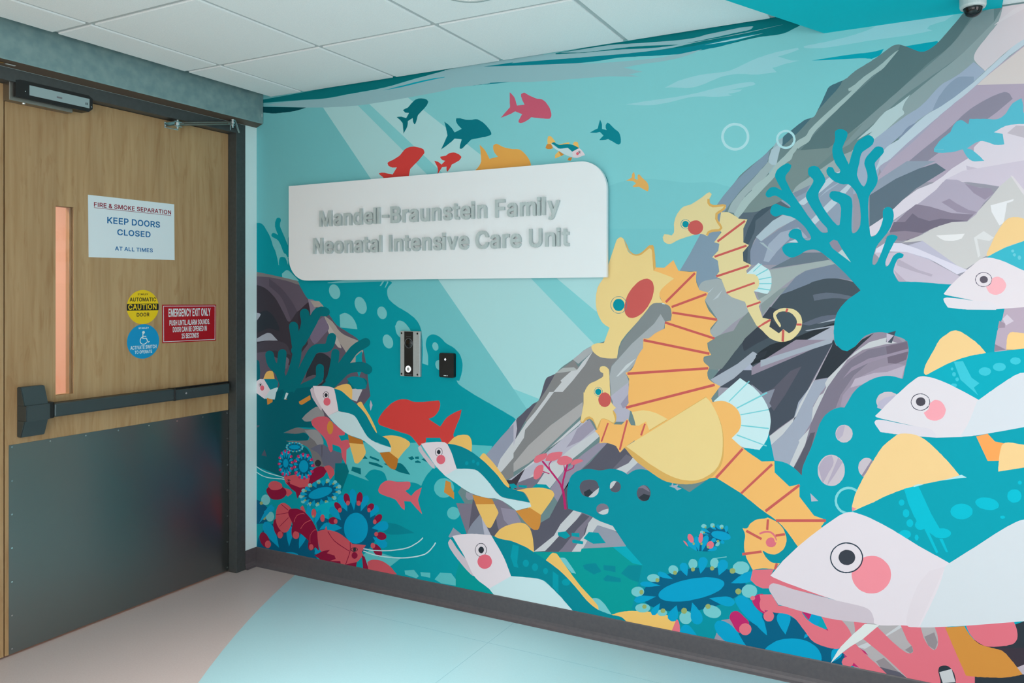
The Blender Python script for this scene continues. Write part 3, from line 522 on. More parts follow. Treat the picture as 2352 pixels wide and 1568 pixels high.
SCR += [(-1.2058, z) for z in (.718, .5805, .4429, .3044, .1664, .030)] + [(-.1483, z) for z in (.7129, .5736, .4385, .3008, .163, .026)]
for (y, z) in SCR:
    bm = bmesh.new()
    for r, d in ((0.0042, 0.0016), (0.0036, 0.0026)):
        prism(bm, [circle(y, z, r, 14)], ON_DOOR, 0.0014, d)
    obj('screw', bm, M['steel'], kick)

door2 = thing('door_2', (DOORX - DT / 2, -2.39, 0), 'maple door leaf showing only its edge at the far left', 'door', kind='structure')
obj('leaf', B(DOORX - DT, DOORX, -2.397, -1.2362, ZB, ZT), M['wood'], door2)
obj('kick_plate', B(DOORX, DOORX + 0.0016, -2.385, -1.262, 0.010, 0.8655), M['kick'], door2)
obj('astragal', B(DOORX - DT - 0.012, DOORX - DT, -1.26, -1.20, ZB, ZT), M['gap'], door2)

# push bar
bar = thing('panic_bar', (DOORX, -1.13, 0.90), 'dark metal push bar across the right hand maple door', 'door hardware')
HY0, HY1 = -1.186, -1.092
def wedge(bm, z0, x0, z1, x1, y0, y1, by0=None, by1=None):
    v = [bm.verts.new(p) for p in ((DOORX, y0, z0), (DOORX, y1, z0), (DOORX, y1, z1), (DOORX, y0, z1), (x0, y0, z0), (x0, y1, z0), (x1, y1, z1), (x1, y0, z1))]
    f = [bm.faces.new([v[i] for i in q]) for q in ((0, 1, 2, 3), (4, 7, 6, 5), (0, 4, 5, 1), (1, 5, 6, 2), (2, 6, 7, 3), (3, 7, 4, 0))]
    bmesh.ops.bevel(bm, geom=list({e for a in f for e in a.edges}), offset=0.0025, segments=2, affect='EDGES')
bm = bmesh.new()
wedge(bm, 1.022, 0.000, 1.100, -0.028, HY0, HY1)
wedge(bm, 0.960, 0.012, 1.026, 0.012, HY0, HY1)
wedge(bm, 0.893, -0.028, 0.964, 0.000, HY0, HY1)
obj('latch_housing', bm, M['bronze'], bar)
obj('latch_collar', B(DOORX, -0.008, -1.094, -1.062, 0.958, 1.028, bev=0.006), M['black'], bar)
def bar_section(y0, y1, x1, z0, z1, bev):
    return B(DOORX, x1, y0, y1, z0, z1, bev=bev)
obj('push_pad', bar_section(-1.066, -0.497, -0.004, 0.962, 1.020, 0.007), M['bronze'], bar)
obj('pad_cap', bar_section(-0.500, -0.492, -0.002, 0.960, 1.022, 0.003), M['black'], bar)
rail = obj('rail', bar_section(-0.494, -0.166, -0.014, 0.960, 1.012, 0.004), M['bronze'], bar)
obj('rail_backing', B(DOORX, DOORX + 0.018, -1.07, -0.150, 0.968, 1.020, bev=0.002), M['black'], bar)
bm = bmesh.new()
tube(bm, (-0.016, -0.428, 0.990), (-0.012, -0.428, 0.990), 0.005, 14)
obj('rail_screw', bm, M['steel'], rail)

# magnetic lock at the top of the door
lock = thing('magnetic_lock', (DOORX, -1.08, 2.28), 'black magnetic lock box with silver label over the door top', 'door lock')
obj('bracket', B(DOORX - 0.002, -0.012, -1.238, -0.985, 2.268, 2.345, bev=0.002), M['darksteel'], lock)
pts = [(-1.222, 2.284), (-0.925, 2.284), (-0.908, 2.300), (-0.908, 2.345), (-0.925, 2.356), (-1.205, 2.356), (-1.222, 2.350)]
bm = bmesh.new(); prism(bm, [pts], lambda u, v, d: (d, u, v), DOORX + 0.006, 0.004)
obj('magnet_body', bm, M['black'], lock)
obj('label_plate', B(0.004, 0.0052, -1.170, -0.923, 2.300, 2.341), M['label'], lock)
obj('label_logo', B(0.0052, 0.0056, -1.062, -1.040, 2.314, 2.321), M['grey_ink'], lock)
for y in (-0.940, -0.9345):
    obj('label_mark', B(0.0052, 0.0056, y, y + 0.003, 2.312, 2.322), M['ink_black'], lock)
for y, z in ((-1.186, 2.312), (-0.9145, 2.308)):
    bm = bmesh.new(); tube(bm, (0.003, y, z), (0.0052, y, z), 0.0022, 10)
    obj('screw', bm, M['steel'], lock)
bm = bmesh.new(); lathe(bm, [(0, -0.006), (0.006, -0.004), (0.007, 0)], (-0.022, -1.178, 2.268), 14)
obj('status_lamp', bm, M['steel'], lock)

# door operator: long steel header box with its arm
op = thing('door_operator', (0.0, -1.2, 2.385), 'long grey steel door operator beam over the doors with arm', 'door operator')
bm = bmesh.new()
hp = [(0.050, 2.416), (0.050, 2.612), (0.001, 2.612), (0.001, 2.394), (0.040, 2.409), (0.047, 2.411)]
va = [bm.verts.new((x, -2.5, z)) for x, z in hp]; vb = [bm.verts.new((x, -0.003, z)) for x, z in hp]
for i in range(len(hp)):
    j = (i + 1) % len(hp); f = bm.faces.new((va[i], va[j], vb[j], vb[i]))
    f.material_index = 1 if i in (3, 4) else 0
bm.faces.new(va[::-1]); bm.faces.new(vb)
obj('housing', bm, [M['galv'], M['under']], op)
obj('end_cap', B(0.0495, 0.0515, -0.030, -0.003, 2.412, 2.600, bev=0.0006), M['galv'], op)
obj('paint_chip', B(0.0514, 0.0517, -0.013, -0.009, 2.446, 2.464), M['white_plastic'], op)
obj('warning_label', B(0.018, 0.030, -1.42, -1.278, 2.3995, 2.4005), M['tan_label'], op)
obj('barcode_label', B(0.018, 0.030, -1.270, -1.235, 2.3995, 2.4005), M['white_plastic'], op)
bm = bmesh.new()
P0, P1 = Vector((0.012, -0.486, 2.318)), Vector((0.022, -0.180, 2.383))
for dz in (-0.005, 0.005): tube(bm, P0 + Vector((0, 0, dz)), P1 + Vector((0, 0, dz)), 0.0050, 10)
tube(bm, P0, P0 + (P1 - P0) * 0.06, 0.008, 12); tube(bm, P1 - (P1 - P0) * 0.10, P1, 0.0065, 12)
obj('arm', bm, M['darksteel'], op)
bm = bmesh.new()
box(bm, DOORX, DOORX + 0.004, -0.520, -0.444, 2.300, 2.330, bev=0.001)
for z in (2.304, 2.326): box(bm, DOORX + 0.004, 0.018, -0.515, -0.474, z - 0.002, z + 0.002)
tube(bm, (0.010, -0.494, 2.292), (0.010, -0.494, 2.336), 0.006, 14)
tube(bm, (0.010, -0.494, 2.308), (0.010, -0.494, 2.322), 0.013, 18)
tube(bm, (-0.051, -0.508, 2.314), (-0.047, -0.508, 2.314), 0.006, 12)
obj('arm_shoe', bm, M['steel'], op)
bm = bmesh.new()
c = (0.022, -0.178)
tube(bm, (*c, 2.358), (*c, 2.402), 0.0055, 14); tube(bm, (*c, 2.368), (*c, 2.374), 0.010, 18); tube(bm, (*c, 2.378), (*c, 2.390), 0.013, 18); tube(bm, (*c, 2.394), (*c, 2.400), 0.015, 18); tube(bm, (*c, 2.400), (*c, 2.412), 0.006, 6)
obj('pivot_bolt', bm, M['steel'], op)
bm = bmesh.new()
prism(bm, [[(-0.166, 2.400), (-0.161, 2.400), (-0.134, 2.340), (-0.137, 2.340)]], lambda u, v, d: (d, u, v), 0.016, 0.026)
prism(bm, [[(-0.192, 2.392), (-0.188, 2.392), (-0.188, 2.345), (-0.191, 2.345)]], lambda u, v, d: (d, u, v), 0.016, 0.022)
obj('pivot_bracket', bm, M['galv'], op)

# ------------------------------------------------------------------ notices on the door
paper = thing('paper_notice', (DOORX, -0.676, 1.65), 'white paper notice about keeping doors closed, taped beside the narrow window', 'notice')
bm = bmesh.new()
prism(bm, [[(-0.8898, 1.6490), (-0.4612, 1.6530), (-0.4636, 1.9300), (-0.8927, 1.9275)]], ON_DOOR, 0.0003, 0.0009)
obj('sheet', bm, M['paper'], paper)
lettering([('FIRE & SMOKE SEPARATION', -0.8661, -0.4808, 1.8774, 0.0200)], ON_DOOR, 0.0011, M['ink_red'], paper, 28)
obj('underline', B(DOORX + 0.0010, DOORX + 0.0012, -0.8661, -0.4808, 1.8715, 1.8735), M['ink_red'], paper)
lettering([('KEEP DOORS', -0.8047, -0.5409, 1.8074, 0.0294), ('CLOSED', -0.7573, -0.5907, 1.7569, 0.0275), ('AT ALL TIMES', -0.7679, -0.5791, 1.6854, 0.0184)], ON_DOOR, 0.0011, M['ink_blue'], paper, 24)

st = thing('round_sticker', (DOORX, -0.629, 1.34), 'round yellow automatic door caution sticker above the blue one', 'sticker')
bm = bmesh.new(); prism(bm, [circle(-0.6293, 1.4220, 0.0815, 64)], ON_DOOR, 0.0003, 0.0007)
obj('disc', bm, M['yellow'], st)
b_ = [p for p in circle(-0.6293, 1.4220, 0.0818, 96) if 1.4054 <= p[1] <= 1.4401]
b_.sort(key=lambda p: math.atan2(p[1] - 1.4227, p[0] + 0.6293))
bm = bmesh.new(); prism(bm, [b_], ON_DOOR, 0.0008, None)
obj('black_band', bm, M['ink_black'], st)
lettering([('STAKLEY', -.6560, -.6034, 1.4789, .0083), ('AUTOMATIC', -.6963, -.5623, 1.4489, .0186), ('DOOR', -.6613, -.5969, 1.3771, .0175)], ON_DOOR, 0.0009, M['ink_black'], st, 30)
lettering([('CAUTION', -.7034, -.5595, 1.4104, .0252)], ON_DOOR, 0.0010, M['yellow'], st, 30)

st = thing('round_sticker', (DOORX, -0.628, 1.175), 'round blue sticker with white wheelchair symbol', 'sticker')
bm = bmesh.new(); prism(bm, [circle(-0.6275, 1.2580, 0.0822, 64)], ON_DOOR, 0.0003, 0.0007)
obj('disc', bm, M['blue'], st)
lettering([('STAKLEY', -.6523, -.5993, 1.3183, .0080), ('ACTIVATE SWITCH', -.6929, -.5595, 1.2220, .0174), ('TO OPERATE', -.6714, -.5829, 1.2010, .0150)], ON_DOOR, 0.0009, M['ink_white'], st, 24)
bm = bmesh.new()
def stroke2(bm, P, wd, d):
    for k, (a, b) in enumerate(zip(P, P[1:])):
        a, b = Vector(a), Vector(b); n = (b - a).normalized(); n = Vector((-n.y, n.x)) * wd / 2; e = (b - a).normalized() * wd * 0.35
        prism(bm, [[tuple(a - e + n), tuple(a - e - n), tuple(b + e - n), tuple(b + e + n)]], ON_DOOR, d + k * 0.00003, None)
def zp(x, y):  # place in the sticker's own drawing, millimetres
    return (-0.6275 + x / 1000, 1.2580 + y / 1000)
prism(bm, [circle(*zp(0.5, 43), 0.0068, 20)], ON_DOOR, 0.0009, None)
stroke2(bm, [zp(-2.5, 36), zp(-3, 14), zp(15, 14), zp(24, -5), zp(30, -2)], 0.0042, 0.0010)
stroke2(bm, [zp(-2, 24), zp(13, 24)], 0.004, 0.0012)
stroke2(bm, [zp(-5 + 0, 22), zp(-12, 17), zp(-17, 8), zp(-17, -1), zp(-12, -9), zp(-4, -13), zp(5, -13), zp(13, -9), zp(17, -4)], 0.0038, 0.0013)
obj('wheelchair_symbol', bm, M['ink_white'], st)

rs = thing('exit_notice', (DOORX, -0.373, 1.24), 'red emergency exit notice with white border on the door', 'notice')
R4 = [(-.5278, 1.2434), (-.2190, 1.2403), (-.2183, 1.4288), (-.5292, 1.4319)]
bm = bmesh.new(); prism(bm, [R4], ON_DOOR, 0.0003, 0.0010)
obj('panel', bm, M['red'], rs)
def inset(k):
    mx = sum(p[0] for p in R4) / 4; my = sum(p[1] for p in R4) / 4
    return [(p[0] + (k if p[0] < mx else -k), p[1] + (k if p[1] < my else -k)) for p in R4]
bm = bmesh.new(); prism(bm, [inset(0.0055), inset(0.0080)], ON_DOOR, 0.0012, None)
obj('border_line', bm, M['ink_white'], rs)
lettering([('EMERGENCY EXIT ONLY', -.4949, -.2530, 1.3716, .0403), ('PUSH UNTIL ALARM SOUNDS.', -.4898, -.2569, 1.3280, .0265), ('DOOR CAN BE OPENED IN', -.4712, -.2754, 1.2946, .0262), ('15 SECONDS', -.4223, -.3236, 1.2614, .0250)], ON_DOOR, 0.0012, M['ink_white'], rs, 16)

# ------------------------------------------------------------------ name sign on the mural wall
sg = thing('wall_sign', (1.18, -0.012, 1.555), 'large white sign panel with raised silver letters on the mural', 'sign')
bm = bmesh.new()
SL = rrect(0.268, 2.092, 1.555, 2.055, (0.125, 0, 0.125, 0), 14)
prism(bm, [SL], ON_MURAL, 0.012, 0.030)
obj('panel', bm, M['sign'], sg)
for x, z in ((0.45, 1.70), (1.9, 1.70), (0.45, 1.93), (1.9, 1.93)):
    bm = bmesh.new(); tube(bm, (x, -0.001, z), (x, -0.0125, z), 0.012, 14)
    obj('standoff', bm, M['darksteel'], sg)
for s, u0, u1, base, cap in (('Mandell-Braunstein Family', 0.4932, 1.8738, 1.8310, 0.0805), ('Neonatal Intensive Care Unit', 0.4499, 1.9209, 1.6915, 0.0815)):
    for ch, L in text_loops(s, u0, u1, base, cap, 34):
        bm = bmesh.new()
        for k, g in enumerate(groups_of(L)): prism(bm, g, ON_MURAL, 0.0300, 0.0430)
        obj('letter', bm, M['letter'], sg)

# ------------------------------------------------------------------ intercom and card reader
ic = thing('video_intercom', (1.052, 0, 1.08), 'silver video intercom with black strip and lit ring button', 'intercom')
dxi = -0.0105
x0, x1, z0, z1 = 1.0019 + dxi, 1.1192 + dxi, 1.0840, 1.3045
obj('housing', B(x0, x1, -0.016, -0.001, z0, z1, bev=0.002), M['silver'], ic)
fp = obj('face_strip', B(1.0269 + dxi, 1.0797 + dxi, -0.0168, -0.0155, 1.0855, 1.3020, bev=0.0004), M['black'], ic)
def disc_on_wall(name, x, z, r, d0, d1, m, parent, hole=None, n=32):
    bm = bmesh.new(); prism(bm, [circle(x, z, r, n)] + ([circle(x, z, hole, n)] if hole else []), ON_MURAL, d0, d1)
    return obj(name, bm, m, parent)
cxl = 1.0541 + dxi
disc_on_wall('lens_ring', cxl, 1.2455, 0.0236, 0.0165, 0.0182, M['grey_ink'], ic, 0.0220)
bm = bmesh.new()
prof_l = [(0.0220, 0.0166), (0.021, 0.0185), (0.014, 0.021), (0, 0.022)]
n = 28; rings = [[bm.verts.new((cxl + r * math.cos(2 * math.pi * i / n), -d, 1.2455 + r * math.sin(2 * math.pi * i / n))) for i in range(n)] for r, d in prof_l[:-1]]
tip = bm.verts.new((cxl, -prof_l[-1][1], 1.2455))
for a, b in zip(rings, rings[1:]):
    for i in range(n): bm.faces.new((a[i], a[(i + 1) % n], b[(i + 1) % n], b[i]))
for i in range(n): bm.faces.new((rings[-1][i], rings[-1][(i + 1) % n], tip))
obj('camera_lens', bm, M['lens'], ic, True)
bt = disc_on_wall('call_button', 1.0530 + dxi, 1.1203, 0.0172, 0.0166, 0.0190, M['silver'], ic)
disc_on_wall('button_ring', 1.0526 + dxi, 1.1203, 0.0150, 0.0189, 0.0194, M['led'], bt, 0.0092)
bm = bmesh.new()
prism(bm, [[(1.0390 + dxi, 1.2790), (1.0420 + dxi, 1.2762), (1.0640 + dxi, 1.2762), (1.0669 + dxi, 1.2795), (1.0655 + dxi, 1.2795), (1.0634 + dxi, 1.2776), (1.0426 + dxi, 1.2776), (1.0404 + dxi, 1.2795)]], ON_MURAL, 0.0169, 0.0174)
obj('speaker_slot', bm, M['grey_ink'], ic)
lettering([('CYSALCU', 1.0350 + dxi, 1.0725 + dxi, 1.0900, 0.0058)], ON_MURAL, 0.0171, M['grey_ink'], ic, 10)
for x, z in ((1.0106, 1.2934), (1.1054, 1.2935), (1.0106, 1.0949), (1.1054, 1.0953)):
    disc_on_wall('screw', x + dxi, z, 0.0050, 0.0150, 0.0166, M['black'], ic, n=16)

rd = thing('card_reader', (1.267, 0, 1.09), 'small black card reader with white status light beside the intercom', 'card reader')
bm = bmesh.new(); prism(bm, [rrect(1.2240, 1.3075, 1.0895, 1.2045, (0.008,) * 4, 5)], ON_MURAL, 0.001, 0.0185)
es = [e for e in bm.edges if all(abs(v.co.y + 0.0185) < 1e-5 for v in e.verts) and len(e.link_faces) == 2 and any(abs(f.normal.y) < 0.5 for f in e.link_faces)]
obj('body', bm, M['black'], rd)
bm = bmesh.new(); prism(bm, [[(1.2588, 1.1686), (1.2640, 1.1750), (1.2588, 1.1812), (1.2537, 1.1750)]], ON_MURAL, 0.0187, 0.0190)
obj('status_light', bm, M['led'], rd)
bm = bmesh.new()
for k in range(6):
    if k != 4: box(bm, 1.2505 + k * 0.004, 1.2535 + k * 0.004, -0.0192, -0.0187, 1.0966, 1.1002)
obj('maker_mark', bm, M['ink_white'], rd)

# ------------------------------------------------------------------ dome camera, ceiling light
dc = thing('dome_camera', (3.457, -0.150, 2.465), 'black dome security camera in pale base under the teal soffit', 'security camera')
bm = bmesh.new(); lathe(bm, [(0, 0.0), (0.040, 0.0), (0.040, -0.030), (0.0375, -0.036), (0.030, -0.037), (0, -0.037)], (3.457, -0.150, 2.465))
obj('base', bm, M['white_plastic'], dc, False)
bm = bmesh.new(); lathe(bm, [(0.0295, -0.036), (0.0295, -0.039)] + [(0.029 * math.cos(a), -0.039 - 0.027 * math.sin(a)) for a in [math.pi / 2 * i / 9 for i in range(10)]][:-1] + [(0, -0.066)], (3.457, -0.150, 2.465))
obj('dome', bm, M['lens'], dc, True)

rl = thing('recessed_light', (1.875, -0.765, H), 'round recessed ceiling light glowing at the top of the view', 'ceiling light')
bm = bmesh.new(); lathe(bm, [(0.10, 0.001), (0.112, 0.0), (0.115, -0.004), (0.100, -0.006), (0.090, -0.002), (0.090, 0.001)], (1.875, -0.765, H), 40)
obj('trim_ring', bm, M['white_plastic'], rl, True)
bm = bmesh.new(); prism(bm, [circle(1.875, -0.765, 0.090, 40)], UPWARD, H - 0.0025, None)
obj('diffuser', bm, M['diffuser'], rl)

